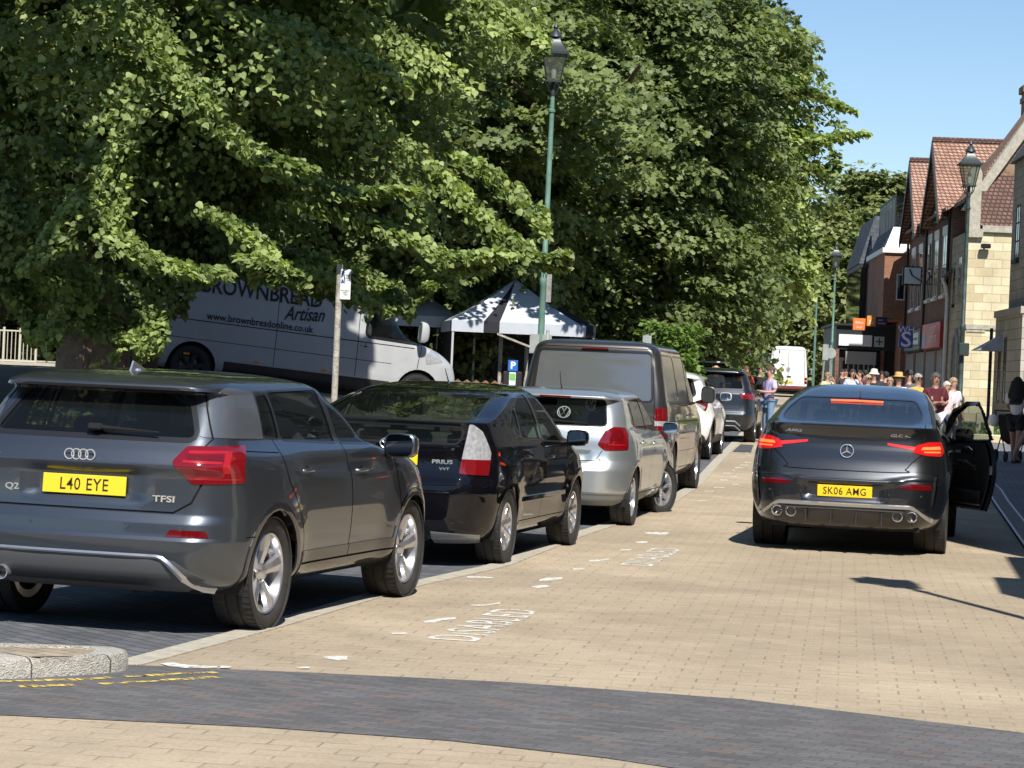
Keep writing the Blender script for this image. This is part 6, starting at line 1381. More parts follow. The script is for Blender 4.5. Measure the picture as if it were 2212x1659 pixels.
# -- stone building with the raking brick gable
b=bthing('stone_building','sunlit cream stone building with brick gable, raked coping and tall brick chimney','84' and 84)
H0=.3
mb=MB(); mb.box2((0,0,-.3),(6.5,4.2,6.95+.0)); mb.build('wall',m_stone,b)
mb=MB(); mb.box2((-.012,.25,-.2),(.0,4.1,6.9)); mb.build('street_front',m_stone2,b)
mb=MB(); mb.box2((.5,-.12,6.95),(6.6,.0,7.18)); mb.box2((-.05,-.16,6.75),(.52,.06,7.05)); mb.box2((.02,-.05,3.55),(6.5,-.001,3.72)); mb.build('string_course',m_cope,b)
mb=MB(); mb.prism([(.42,-.06,7.18),(6.6,-.06,7.18),(6.6,.55,9.0),(.42,.55,9.0)],(0,.08,0)); mb.build('tiled_skirt',m_tile2,b)
mb=MB(); mb.prism([(.42,.56,7.0),(6.8,.56,7.0),(6.8,.56,17.5),(.42,.56,8.6)],(0,.4,0)); mb.build('gable',m_brick3,b)
mb=MB(); mb.box2((-.02,-.03,7.05),(.42,.6,9.0)); mb.prism([(-.02,-.03,9.0),(.42,-.03,9.0),(.2,-.03,9.5)],(0,.6,0)); mb.build('gable_pier',m_cope,b)
mb=MB(); mb.prism([(-.15,.35,7.75),(.2,.35,7.75),(3.9,.35,13.4),(3.55,.35,13.6)],(0,.75,0)); mb.build('raked_coping',m_cope,b)
mb=MB(); mb.prism([(.0,1.1,8.2),(3.9,1.1,13.9),(3.9,4.2,13.9),(.0,4.2,8.2)],(.0,0,-.15)); mb.build('roof',m_tile,b)
mb=MB(); mb.box2((2.55,5.2,9.5),(3.4,6.2,12.55)); mb.box2((2.35,5.1,9.5),(3.5,6.3,10.9)); mb.box2((2.5,5.15,12.2),(3.5,6.25,12.4)); mb.box2((2.45,5.1,12.55),(3.5,6.3,12.8)); mb.build('chimney',m_brick3,b)
mb=MB(); mb.prism([(1.2,7,9.8),(2.6,7,11.5),(4,7,11.5),(4,7,9.8)],(0,.2,0)); mb.build('slate_roof',m_slate,b)
window(b,-.012,1.5,4.7,.9,1.5,'x',2,4,m_cope); window(b,-.012,3.1,4.5,.5,1.5,'x',1,3,m_dkwood)
mb=MB(); 
ar=[(-.05,.9,.3),(-.05,.9,2.6)]+[(-.05,1.7-.8*math.cos(a),2.6+.9*math.sin(a)) for a in np.linspace(0,math.pi,9)[1:-1]]+[(-.05,2.5,2.6),(-.05,2.5,.3)]
mb.prism(ar,(.03,0,0)); mb.build('arched_doorway',m_dkwood,b)
mb=MB(); mb.tube(ar,.07,6,False); mb.build('door_arch',m_cope,b)
mb=MB(); mb.box((.62,-.22,6.45),(.34,.2,.16),bev=.03); mb.box((.62,-.06,6.5),(.06,.16,.06)); mb.build('floodlight',m_trim,b)
mb=MB(); mb.box2((.1,-.03,3.45),(.75,-.002,3.66)); mb.build('ledge',m_cope,b)
mb=MB(); mb.box2((-.04,2.9,1.4),(-.014,3.15,2.2)); mb.build('poster',M('poster_white',(.75,.75,.73),.7),b)
# -- nearer stone building, off to the right
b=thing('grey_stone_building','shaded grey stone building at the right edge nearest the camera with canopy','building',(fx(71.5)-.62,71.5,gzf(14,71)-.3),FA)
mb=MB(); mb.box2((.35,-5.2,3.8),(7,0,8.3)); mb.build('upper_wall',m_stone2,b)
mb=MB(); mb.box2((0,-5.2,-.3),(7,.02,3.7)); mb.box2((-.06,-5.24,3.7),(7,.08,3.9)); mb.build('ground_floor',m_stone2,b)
for y in(-1.1,-2.2): window(b,0,y,1.2,.5,1.9,'x',1,2,m_dkwood,sill=False)
window(b,.35,-1.2,5.4,.8,1.6,'x',2,3,m_dkwood)
mb=MB(); mb.prism([(-.75,-.3,2.7),(.0,-.3,2.7),(.0,-.3,3.15)],(0,-1.3,0)); mb.build('door_canopy',m_lead,b)
mb=MB(); mb.tube([(-.1,.12,0),(-.1,.12,3.4)],.05,8); mb.build('drainpipe',m_dkwood,b)
mb=MB(); mb.prism([(.2,-5.2,8.3),(7,-5.2,8.3),(3.6,-5.2,13.5)],(0,5.3,0)); mb.build('roof',m_slate,b)
# houses alongside the camera on the right, which shade the pavement
b=thing('corner_building','tall brick building on the right outside the frame that shades the pavement','building',(5.62,15.6,-.1),-math.atan(.165))
mb=MB(); mb.box2((0,0,0),(8,3.0,6.1)); mb.box2((.05,3.0,0),(8,11.8,9.6)); mb.build('wall',m_brick,b)
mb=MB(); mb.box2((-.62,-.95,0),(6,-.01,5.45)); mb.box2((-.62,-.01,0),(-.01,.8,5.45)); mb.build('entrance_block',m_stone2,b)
mb=MB(); mb.prism([(-.12,-.1,6.1),(8,-.1,6.1),(8,-.1,6.4),(-.12,-.1,6.4)],(0,3.0,0)); mb.prism([(-.1,2.95,9.6),(8,2.95,9.6),(4,2.95,12)],(0,9,0)); mb.build('roof',m_tile2,b)
for y in(4.6,7.4,10.2): window(b,.05,y,3.6,1.1,1.5,'x',2,2); window(b,.05,y,6.6,1.1,1.5,'x',2,2); window(b,.05,y,.7,1.8,2.0,'x',3,1)
b=thing('terrace_building','cream rendered terrace on the right beyond the corner building','building',(8.35,28.5,-.1),-math.atan(.15))
mb=MB(); mb.box2((0,0,0),(8,19.5,7.6)); mb.build('wall',m_render,b); mb=MB(); mb.prism([(-.2,-.1,7.6),(8,-.1,7.6),(4,-.1,10)],(0,19.7,0)); mb.build('roof',m_tile2,b)
for y in np.arange(1.5,19,2.7): window(b,0,float(y),4.2,1.0,1.6,'x',2,2); window(b,0,float(y),.8,1.9,2.1,'x',3,1)
b=thing('reflection_houses','unseen houses added to the right of the camera for reflections in the car sides','building',(11.5,-16,-.2),-math.atan(.1))  # unseen houses added to give the car sides something to reflect
mb=MB(); mb.box2((0,0,0),(8,30,7.5)); mb.build('wall',m_stone2,b); mb=MB(); mb.prism([(-.25,0,7.5),(8,0,7.5),(3.9,0,10.5)],(0,30.2,0)); mb.build('roof',m_tile2,b)
for y in np.arange(2,29,3.2): window(b,0,float(y),4.1,1.1,1.6,'x',2,2); window(b,0,float(y),.8,1.8,2.0,'x',3,1)
b=thing('reflection_terrace','unseen brick terrace added behind the camera to darken reflections in the car rears','building',(-30,-34,-.2),0)  # unseen terrace added to darken what the car rears reflect
mb=MB(); mb.box2((0,0,0),(52,8,8.5)); mb.build('wall',m_brick,b); mb=MB(); mb.prism([(0,8.2,8.5),(52,8.2,8.5),(52,4,12),(0,4,12)],(0,.2,0)); mb.build('roof',m_tile2,b)
for k in range(16):
    for z in(1,5): wn=MB(); wn.box2((1.5+3.2*k,8.0,z),(3.0+3.2*k,8.03,z+2)); wn.build('window',m_win,b)
for (tx,ty) in((-14,-20),(-5,-22),(9,-21)): crown('reflection_tree','unseen dark tree added on the %s behind the camera'%('left' if tx<-10 else 'far side' if tx<0 else 'right'),'tree',(tx,ty),6.5,4,4,160,30,'quad',m_maple,.5,int(200+tx),padsize=(.8,1.3),fill=1500,fillleaf=.8,tintb=.35)  # trees added behind the camera, also to darken reflections in the cars
# -- twin gabled brick shop building
Y0=88.3; b=bthing('gabled_shop_building','dark red brick shop building with twin tiled gables, projecting clock and white framed windows',Y0)
LEN=15.2; G=.3
mb=MB(); mb.box2((0,.0,2.9),(8,LEN,8.0)); mb.box2((.3,.0,-.3),(8,LEN,2.9)); 
for y in(.1,3.6,7.4,11.2,14.6): mb.box2((0,y-.1,-.3),(.3,y+.5,2.9))
mb.build('wall',m_brick,b)
for k,(ya,yb_) in enumerate(((1.2,6.4),(9.6,14.6))):
    ym=(ya+yb_)/2; zt=10.75; ze=8.0 if k==0 else 7.9
    mb=MB(); mb.prism([(-.1,ya+.2,ze-.2),(-.1,yb_-.2,ze-.2),(-.1,ym,zt-.25)],(.2,0,0)); mb.build('gable',m_dkwood,b)
    mb=MB(); mb.prism([(-.45,ya-.25,ze-.35),(-.45,ym,zt),(8,ym,zt),(8,ya-.25,ze-.35)],(0,.0,.14)); mb.prism([(-.45,yb_+.25,ze-.35),(-.45,ym,zt),(8,ym,zt),(8,yb_+.25,ze-.35)],(0,.0,.14)); mb.mat(1); mb.box2((-.47,ym-.1,zt+.1),(8,ym+.1,zt+.26)); mb.build('gable_roof',[m_tile,m_tile2],b)
    mb=MB(); mb.prism([(-.5,ya-.32,ze-.5),(-.5,ya-.32,ze-.2),(-.5,ym,zt+.12),(-.5,ym,zt-.25)],(.06,0,0)); mb.prism([(-.5,yb_+.32,ze-.5),(-.5,yb_+.32,ze-.2),(-.5,ym,zt+.12),(-.5,ym,zt-.25)],(.06,0,0)); mb.build('bargeboard',m_dkwood,b)
    window(b,-.1,ym,8.2,1.3,1.3,'x',2,1)
mb=MB(); mb.prism([(-.3,-.1,7.9),(4,-.1,10.9),(4,LEN,10.9),(-.3,LEN,7.9)],(0,0,.15)); mb.build('roof',m_tile,b)
for y in(2.2,4.9,7.3,10.4,13.2): window(b,0,y,4.9 if y<9 else 4.7,1.3,2.3,'x',2,2,lintel=.32)
for y in(7.9,.35,15.0): mb=MB(); mb.tube([(-.09,y,2.9),(-.09,y,8)],.055,8); mb.build('black_downpipe',m_dkwood,b)
mb=MB(); mb.tube([(-.35,-.5,5.4),(-.2,-.3,5.1),(-.12,-.15,4.7),(-.12,-.12,.2)],.07,8); mb.build('white_downpipe',m_wt,b)
mb=MB(); mb.prism([(-.3,-.6,5.3),(-.3,.6,5.3),(.4,.6,6.3),(.4,-.6,6.3)],(0,0,.1)); mb.build('hipped_tile_end',m_tile2,b)
# shop fronts
mb=MB(); mb.box2((.05,.6,.3),(.3,14.6,2.9)); mb.build('shop_window',m_win,b)
mb=MB()
for y in np.arange(.75,14.6,.62): mb.box2((.0,float(y),.3),(.05,float(y)+.09,2.85))
mb.build('shop_mullion',m_wt,b)
fz=2.95
mb=MB(); mb.box2((-.16,1.3,fz),(-.002,7.3,fz+.95)); f1=mb.build('red_fascia',M('sign_red',(.5,.035,.05),.45),b)
TW=lambda x,y,z: Matrix.Translation((x,y,z))@Matrix.Rotation(R(-90),4,'Z')@Matrix.Rotation(R(90),4,'X')
m_sw=M('sign_white',(.78,.78,.78),.5); m_sb=M('sign_blue',(.04,.09,.42),.4); m_sg=M('sign_green',(.02,.09,.075),.5)
text('fascia_lettering','POST\nOFFICE',.36,m_sw,f1,TW(-.165,3.6,fz+.5),sx=2.2); mb=MB(); mb.box2((-.165,6.0,fz+.1),(-.161,7.2,fz+.55)); mb.build('blue_flash',m_sb,f1)
mb=MB(); mb.box2((-.14,8.3,fz),(-.002,14.4,fz+.85)); f2=mb.build('green_fascia',m_sg,b); mb=MB(); mb.box2((-.15,8.9,fz+.2),(-.141,11,fz+.7)); mb.build('white_panel',m_sw,f2); mb=MB(); mb.box2((-.153,9.1,fz+.4),(-.151,10.8,fz+.5)); mb.build('dark_bar',m_sg,f2)
# projecting signs
def proj_sign(name,label,px0,py0,px1,py1,Y,mat,th=.08,parent=None):
    a=pcam(px0,py0,Y);c=pcam(px1,py1,Y); cx=(a.x+c.x)/2; cz=(a.z+c.z)/2; w_=abs(c.x-a.x); h=abs(a.z-c.z)
    o=thing(name,label,'sign',(cx,Y,cz),0); mb=MB(); mb.box((0,0,0),(w_,th,h),bev=.012); mb.build('sign_panel',mat,o)
    mb=MB(); mb.box((w_/2+.12,0,h*.35),(.26,.03,.03)); mb.box((w_/2+.12,0,-h*.35),(.26,.03,.03)); mb.build('bracket',m_dkwood,o); return o,w_,h
FR=lambda x,z,d: Matrix.Translation((x,-d,z))@Matrix.Rotation(R(90),4,'X')
o,w_,h=proj_sign('hanging_shop_sign','tall blue hanging sign lettered WH over a large S',1943,704,1971,752,93,m_sb)
text('sign_lettering','WH',.36,m_sw,o,FR(0,h*.33,.045),sx=1.0); text('sign_lettering','S',.82,m_sw,o,FR(0,-h*.14,.045),sx=1.15,off=.01)
o,w_,h=proj_sign('hanging_shop_sign','small orange rounded sign projecting from the dark shop front',1843,687,1869,714,104,M('sign_orange',(.85,.2,.05),.5)); text('sign_lettering','Bakes',.15,m_sw,o,FR(0,.08,.045)); text('sign_lettering','local',.13,m_sw,o,FR(0,-.12,.045))
o,w_,h=proj_sign('hanging_shop_sign','amber square sign with white arrow beside the purple panel',1873,682,1891,705,103,M('sign_amber',(.9,.3,.03),.5)); text('sign_lettering','£',.36,m_sw,o,FR(0,0,.045),off=.01)
o,w_,h=proj_sign('hanging_shop_sign','dark purple sign panel between the amber square and the brick wall',1892,684,1916,707,103,M('sign_purple',(.035,.018,.06),.4)); text('sign_lettering','cash',.12,m_sw,o,FR(-.05,.08,.045)); text('sign_lettering','machine',.1,m_sw,o,FR(0,-.06,.045))
# clock
p=pcam(1970,596,94.5); o=thing('projecting_clock','square white faced clock in a black frame projecting over the shops','clock',(p.x,94.5,p.z))
cs=.64
mb=MB(); mb.box((0,0,0),(cs+.1,.22,cs+.1),bev=.02); mb.build('clock_case',m_dkwood,o); mb=MB(); mb.box((0,-.115,0),(cs,.02,cs)); f=mb.build('clock_face',M('clock_white',(.6,.68,.66),.5),o)
mb=MB()
for k in range(12): a=R(30*k); q=Vector((math.sin(a),0,math.cos(a))); m=1/max(abs(q.x),abs(q.z)); q*=min(m*.36,.42); mb.box((q.x,-.128,q.z),(.05 if k%3 else .07,.006,.09))
mb.build('numeral',m_dkwood,f)
mb=MB(); mb.box((-.06,-.135,.12),(.06,.008,.3),Matrix.Rotation(R(-25),3,'Y')); mb.box((.14,-.138,-.08),(.045,.008,.38),Matrix.Rotation(R(120),3,'Y')); mb.build('clock_hand',m_dkwood,f)
mb=MB()
for z in(-.3,.3): mb.tube([(.5,0,z),(1.0,0,z)],.02,6)
mb.tube([(.52,0,-.3),(.98,0,.3)],.018,6); mb.tube([(.52,0,.3),(.98,0,-.3)],.018,6); mb.tube([(.98,0,-.35),(.98,0,.35)],.02,6); mb.build('iron_bracket',m_dkwood,o)
# -- slate mansard building, with stepped brick walls that catch the sun
b=bthing('mansard_shop_building','brick and slate mansard building with lead dormers beyond the twin gables',104.5,dx=-.95)
mb=MB(); mb.box2((0,0,4.1),(7,8,7.05)); mb.box2((.85,0,-.3),(7,8,4.1)); mb.build('wall',m_brick2,b)
mb=MB(); mb.box2((-.12,-.12,7.05),(7,8.1,7.27)); mb.build('white_eaves',m_wt,b)
mb=MB(); mb.prism([(-.02,-.02,7.27),(7,-.02,7.27),(7,.35,8.2),(.35,.35,8.2)],(0,.1,0)); mb.mat(1); mb.prism([(-.02,0,7.27),(.35,.35,8.2),(.35,8,8.2),(-.02,8,7.27)],(.1,0,0)); mb.box2((.35,.35,8.1),(7,8,8.2)); mb.build('mansard_roof',[m_lead,m_slate],b)
window(b,.74,0,5.0,.4,1.15,'y',1,1,sill=False,th=.06)
mb=MB(); mb.box2((.4,.6,8.2),(.44,8,9.6)); mb.box2((.4,.56,8.2),(3,.6,9.6)); mb.build('roof_screen',glassmat('smoked_screen',tint=(.5,.5,.55),fac=.35,rough=.3),b)
mb=MB()
for y in(.58,2,3.4,4.8): mb.box((.42,y,8.95),(.05,.05,1.5))
for x in(.9,1.4): mb.box((x,.58,8.95),(.04,.05,1.5))
mb.box2((.38,.54,9.55),(.46,8,9.62)); mb.build('screen_frame',m_dkwood,b)
b=bthing('oriel_shop_building','dark glazed shop with brick pier and sloping lead dormers, farther than the mansard',113.2,dx=-1.25)
mb=MB(); mb.box2((.28,0,4.3),(7,9,6.6)); mb.box2((.7,0,-.3),(7,9,4.3)); mb.build('wall',m_brick2,b)
mb=MB(); mb.box2((0,-.02,4.2),(.27,8,6.7)); mb.build('oriel_window',m_win,b); mb=MB(); mb.box2((-.03,-.06,6.7),(.5,8,6.9)); mb.build('oriel_top',m_dkwood,b)
mb=MB(); mb.prism([(.3,-.05,6.6),(.9,-.05,6.6),(.9,-.05,7.9),(.7,-.05,7.9)],(0,1.2,0)); mb.build('lead_dormer',m_lead,b)
mb=MB(); mb.prism([(-.1,0,6.9),(.6,.5,9.2),(.6,8,9.2),(-.1,8,6.9)],(.1,0,0)); mb.prism([(-.1,0,6.9),(7,0,6.9),(7,.6,9.2),(.6,.6,9.2)],(0,.1,0)); mb.build('slate_roof',m_slate,b)
# -- low shop with the blank white sign, stepping forward
p=pcam(1803,800,107); b=thing('flat_roofed_shop','low dark flat roofed shop with blank white sign board','building',(p.x,107,gzf(p.x,107)-.2),FA)
mb=MB(); mb.box2((0,0,2.7),(3.2,8,3.75)); mb.build('dark_fascia',M('fascia_dark_green',(.012,.022,.022),.5),b)
mb=MB(); mb.box2((-.15,-.15,3.75),(3.3,8,3.85)); mb.build('roof_edge',m_dkwood,b)
mb=MB(); mb.box2((.1,.3,.1),(3.2,8,2.7)); mb.build('wall',m_dkwood,b)
mb=MB(); mb.box2((.55,-.02,.9),(1.7,.28,2.6)); mb.build('shop_window',m_win,b)
mb=MB(); 
for x in(.55,.8,1.0,1.25,1.45,1.7): mb.box2((x,-.05,.9),(x+.05,-.021,2.6))
mb.box2((.45,-.06,2.05),(1.8,-.052,2.62)); mb.build('shop_mullion',M('aged_white',(.4,.4,.38),.6),b)
mb=MB()
for x in(0,2.0,3.0): mb.box2((x,-.03,.1),(x+.16,.25,2.7))
mb.build('pier',m_brick,b)
s_=MB(); s_.box2((.12,-.1,2.86),(1.58,-.002,3.36)); s_.build('blank_sign_board',M('blank_sign',(.85,.86,.86),.5),b)
s_=MB(); s_.box2((1.68,-.1,2.86),(2.12,-.002,3.32),); pls=s_.build('plus_sign',M('sign_pale_green',(.5,.58,.58),.5),b)
s_=MB(); s_.box2((1.87,-.108,2.93),(1.93,-.101,3.25)); s_.box2((1.75,-.108,3.06),(2.05,-.101,3.12)); s_.build('plus_mark',m_sg,pls)
# -- far dark buildings closing the street and left-hand terrace
b=thing('far_building','dim brick building closing the view at the far end of the street','building',(17.5,160,1.2),0); mb=MB(); mb.box2((-6,0,0),(12,8,6)); mb.build('wall',m_brick,b); mb=MB(); mb.prism([(-6.3,-.2,6),(12.3,-.2,6),(12.3,4,9),(-6.3,4,9)],(0,.2,0)); mb.build('roof',m_slate,b)
for x in(-4,-1.5,1,3.5): window(b,x,0,3.5,1.1,1.4,'y',2,2)
p=pcam(-60,790,78); zL=1.25
b=thing('white_shop_terrace','pale rendered terrace with white shopfronts glimpsed at far left through the tree','building',(p.x-6,84,zL-.2),R(4))
mb=MB(); mb.box2((0,0,0),(19,8,7.2)); mb.build('wall',M('pink_render',(.52,.44,.4),.85,var=.1,vs=1),b)
mb=MB(); mb.prism([(0,-.3,7.2),(19,-.3,7.2),(19,4,10),(0,4,10)],(0,.2,0)); mb.build('roof',m_slate,b)
for k in range(7): window(b,1.4+2.6*k,0,4.1,1.1,1.6,'y',2,2,lintel=.2); window(b,1.4+2.6*k,0,.7,2.0,2.2,'y',3,1,sill=False)
mb=MB(); mb.box2((0,-.12,3.0),(19,-.002,3.55)); mb.build('shop_fascia',m_wt,b)
mb=MB(); mb.box2((8,-.16,3.1),(11,-.125,3.5)); mb.build('teal_sign',M('sign_teal',(.02,.35,.25),.5),b)
# pedestrian railing and sunny far pavement on the left
mb=MB(); y=66
vsx=[pcam(-30,0,y).x,pcam(110,0,y).x]
fn=MB(); xx=vsx[0]; z0=gzf(-14,y)
while xx<vsx[1]: fn.tube([(xx,y,z0),(xx,y,z0+.95)],.012,5); xx+=.11
for z in(.12,.95): fn.tube([(vsx[0],y,z0+z),(vsx[1],y,z0+z)],.022,6)
for k in range(5): xk=vsx[0]+(vsx[1]-vsx[0])*k/4; fn.tube([(xk,y,z0),(xk,y,z0+1.05)],.035,6)
tag(fn.build('pedestrian_railing',M('railing_cream',(.5,.47,.38),.5)),'cream painted pedestrian railing at the far left beyond the tree trunk','fence')
gs=MB(); gs.add([(vsx[0]-6,y-7,gzf(-15,y-7)+.05),(vsx[1]+4,y-7,gzf(-9,y-7)+.05),(vsx[1]+4,y+8,gzf(-9,y+8)+.06),(vsx[0]-8,y+8,gzf(-15,y+8)+.06)],[[0,1,2,3]]); gs.build('far_pavement',m_conc)['kind']='structure'
# ---------------------------------------------------------------- street furniture
m_gpole=M('green_lamp_paint',(.13,.24,.19),.45,var=.18,vs=7)
m_lant=M('lantern_metal',(.05,.06,.06),.4,metal=.4)
m_lglass=glassmat('lantern_glass',tint=(.75,.78,.72),dark=(.15,.17,.14),fac=.35,rough=.08)
def lamp(label,x,y,h=7.1,rz=0,pm=None,lean=0,group='green lantern street lamps'):
    z0=gzf(x,y); o=thing('street_lamp',label,'street lamp',(x,y,z0),rz,group); hb=h-1.05
    mb=MB(); mb.lathe([(.001,0),(.13,0),(.13,.1),(.105,.14),(.1,1.05),(.115,1.08),(.115,1.16),(.062,1.24),(.056,hb*.45),(.07,hb*.455),(.07,hb*.47),(.05,hb*.475),(.044,hb-.55),(.062,hb-.54),(.062,hb-.5),(.042,hb-.48),(.038,hb-.25)],16); 
    mb.tube([(-.3,0,hb-.62),(.3,0,hb-.62)],.014,6) if False else None
    mb.build('post',pm or m_gpole,o)
    mb=MB(); mb.lathe([(.047,hb-.25),(.05,hb-.2),(.035,hb-.12),(.03,hb)],12)
    for k in range(4):
        a=R(45+90*k); mb.tube(curve2pt([(math.cos(a)*.04,math.sin(a)*.04,hb-.2),(math.cos(a)*.1,math.sin(a)*.1,hb-.16),(math.cos(a)*.15,math.sin(a)*.15,hb-.06),(math.cos(a)*.13,math.sin(a)*.13,hb+.0)]),.011,5)
    mb.build('cradle',m_lant,o)
    # tapered four sided lantern
    t0,t1=.125,.225; zt=hb+.5
    fr=MB()
    for k in range(4):
        a=R(45+90*k); fr.tube([(math.cos(a)*t0*1.3,math.sin(a)*t0*1.3,hb),(math.cos(a)*t1*1.3,math.sin(a)*t1*1.3,zt)],.013,5)
    fr.box((0,0,hb),(t0*2+.04,t0*2+.04,.03)); fr.box((0,0,zt),(t1*2+.06,t1*2+.06,.04))
    q=t1+.045
    fr.mat(0); fr.lathe([(q*1.3,zt+.02),(q*.95,zt+.09),(q*.55,zt+.2),(q*.45,zt+.26),(q*.42,zt+.3)],4,a0=R(45),a1=R(405)) 
    fr.lathe([(.1,zt+.28),(.13,zt+.3),(.1,zt+.36),(.05,zt+.42),(.03,zt+.44),(.045,zt+.48),(.02,zt+.54),(.001,zt+.6)],12)
    fr.build('lantern_frame',m_lant,o)
    g=MB(); g.lathe([(t0*1.36,hb+.01),(t1*1.36,zt-.01)],4,a0=R(45),a1=R(405)); g.build('lantern_glass',m_lglass,o)
    bl=MB(); bl.lathe([(.001,hb+.05),(.04,hb+.06),(.05,hb+.2),(.03,hb+.3),(.001,hb+.32)],10); bl.build('bulb',M('lamp_bulb',(.6,.6,.55),.5),o)
    if lean: o.rotation_euler=(0,lean,rz)
    return o
p=pcam(1168,760,43); L1=lamp('tall green lantern lamp post in front of the gazebos, leaf spray over its lantern',p.x-.02,43,7.55-gzf(p.x,43)+.35,lean=R(.3))
mb=MB(); 
for s_ in(-1,1): mb.box((s_*.11,-.05,1.95+.0),(.17,.012,.34))
mb.build('sign_back',M('sign_back_grey',(.3,.32,.31),.6,var=.15),L1); mb=MB(); mb.tube([(.12,-.04,.1),(.12,-.04,2.2)],.03,8); mb.box((.1,-.06,2.95),(.09,.012,.5)); mb.build('sign_pole',M('galvanised',(.3,.3,.29),.55,metal=.3,var=.25,vs=12),L1)
lamp('dark lantern lamp post in front of the stone building with a grey box halfway up',10.42,56,7.15,pm=M('dark_green_post',(.05,.085,.07),.5,col2=(.02,.03,.03),vs=9))
p=pcam(1797,800,103); lamp('distant green lantern lamp post left of the orange signs',p.x-.04,103,7.0)
lamp('lantern lamp post just out of frame whose long shadow crosses the paving',4.22,14.55,7.0)
p=pcam(2079,755,56); mb=MB(); mb.box((p.x,55.86,p.z),(.24,.14,.3),bev=.02); tag(mb.build('control_box',M('box_dark_green',(.03,.045,.04),.5)),'dark grey control box strapped to the right hand lamp post','control box')
p=pcam(1762,700,118); mb=MB(); z0=gzf(p.x,118); mb.tube([(p.x,118,z0),(p.x,118,z0+6.4)],[.07,.045],8); tag(mb.build('plain_pole',m_gpole),'thin pale green pole left of the distant lamp post','pole')
m_galv=MATS['galvanised']; m_signb=MATS['sign_back_grey']; m_weather=M('weathered_post',(.42,.39,.33),.85,var=.35,vs=14,bump=.5,bs=40)
# bay sign post
p=pcam(723,840,24); o=thing('parking_sign','weathered grey post with small white bay sign between the crossover and black liftback','sign',(p.x,24,gzf(p.x,24)))
zt=pcam(736,571,24).z-gzf(p.x,24)
mb=MB(); mb.tube([(0,0,0),(0,0,zt)],.032,12); mb.build('post',m_weather,o)
mb=MB(); mb.box((.065,-.035,zt-.2),(.105,.008,.3),bev=.003); sp=mb.build('sign_plate',m_sw,o)
FRb=lambda x,z: Matrix.Translation((x,-.041,z))@Matrix.Rotation(R(90),4,'X')
text('sign_lettering','P',.06,m_sb,sp,FRb(.035,zt-.09),off=.002); text('sign_lettering','&',.05,m_sb,sp,FRb(.035,zt-.17),off=.002)
text('sign_lettering','Disabled\nbadge\nholders\nonly',.016,m_ink,sp,FRb(.09,zt-.13)); text('sign_lettering','No return\nwithin\n1 hour',.02,m_ink,sp,FRb(.065,zt-.28))
# ticket machine under a small shelter
p=pcam(1106,835,37); o=thing('ticket_machine','black parking ticket machine with blue P sign under a small shelter','ticket machine',(p.x,37,gzf(p.x,37)))
mb=MB(); mb.box((0,0,.75),(.3,.28,1.5),bev=.02); mb.build('cabinet',m_dkwood,o)
pz=pcam(1107,790,37).z-gzf(p.x,37)
mb=MB(); mb.box((0,-.15,pz),(.15,.012,.17),bev=.003); s_=mb.build('blue_sign',M('parking_blue',(.03,.16,.55),.4),o); text('sign_lettering','P',.15,m_sw,s_,Matrix.Translation((0,-.158,pz))@Matrix.Rotation(R(90),4,'X'),off=.006)
mb=MB(); mb.box((0,-.15,pz-.2),(.1,.01,.2)); mb.mat(1); mb.box((0,-.157,pz-.17),(.085,.006,.1)); mb.build('instruction_label',[m_sw,M('label_green',(.2,.55,.15),.5)],o)
mb=MB(); mb.prism([(-.26,-.35,pz+.46),(.26,-.35,pz+.28),(.26,-.35,pz+.31),(-.26,-.35,pz+.49)],(0,.6,0)); mb.build('shelter_roof',m_weather,o)
mb=MB(); mb.tube([(.2,.1,0),(.2,.1,pz+.3)],.03,8); mb.tube([(-.2,.1,0),(-.2,.1,pz+.45)],.03,8); mb.build('shelter_post',m_weather,o)
# sign backs
def signback(label,px_,py0,py1,Y,w_=.2,group=None,round_=False,lean=0):
    p=pcam(px_,py1,Y); z0=gzf(p.x,Y); zt=pcam(px_,py0,Y).z-z0
    o=thing('road_sign',label,'sign',(p.x,Y,z0),0,group); mb=MB(); mb.tube([(0,0,0),(lean,0,zt)],.035,8); mb.build('post',m_galv,o)
    mb=MB()
    if round_: mb.lathe([(.001,-.01),(.2,-.01),(.2,.01),(.001,.01)],20,c=(lean,-.05,zt-.3),axis='Y')
    else: mb.box((lean,-.05,zt-.3),(w_,.012,.55),bev=.003)
    mb.build('sign_plate',m_signb,o); return o
signback('small grey sign back on a post just beyond the dark grey van',1395,722,790,47,.17)
signback('leaning pole with white rectangular sign to the right of the white van',1771,742,860,84,.2,lean=.12)
signback('round sign back on a post to the right of the white van',1790,745,860,88,.3,round_=True)
# bollards on the right pavement
for px_,py,Y,lb in((2139,950,61.5,'short pale wooden bollard behind the open car door'),(2112,935,66,'short pale wooden bollard partly hidden by the open car door')):
    p=pcam(px_,py,Y); o=thing('bollard',lb,'bollard',(p.x,Y,gzf(p.x,Y)+.03),0,'wooden bollards'); mb=MB(); mb.box((0,0,.3),(.13,.13,.62),bev=.02); mb.build('post',M('pale_timber',(.46,.42,.3),.85,var=.2,vs=9),o); mb=MB(); mb.box((0,0,.63),(.1,.1,.04),bev=.015); mb.build('cap',M('pale_timber',(.46,.42,.3)),o)
p=pcam(2150,955,60); mb=MB(); mb.box((p.x+.6,60.6,gzf(p.x,60)+.12),(3.4,.35,.22),bev=.03); tag(mb.build('verge_kerb',MATS['cream_ashlar']),'low cream stone edging of the planted verge behind the wooden bollard','kerb edging')
g=np.random.default_rng(77); n=420; q=np.stack([g.uniform(0,3.2,n),g.uniform(.2,3,n),g.uniform(.1,.45,n)],1); vg=thing('verge_planting','low dry planting on the verge in front of the sunlit stone building','plants',(p.x-.8,61,gzf(p.x,61)),0)
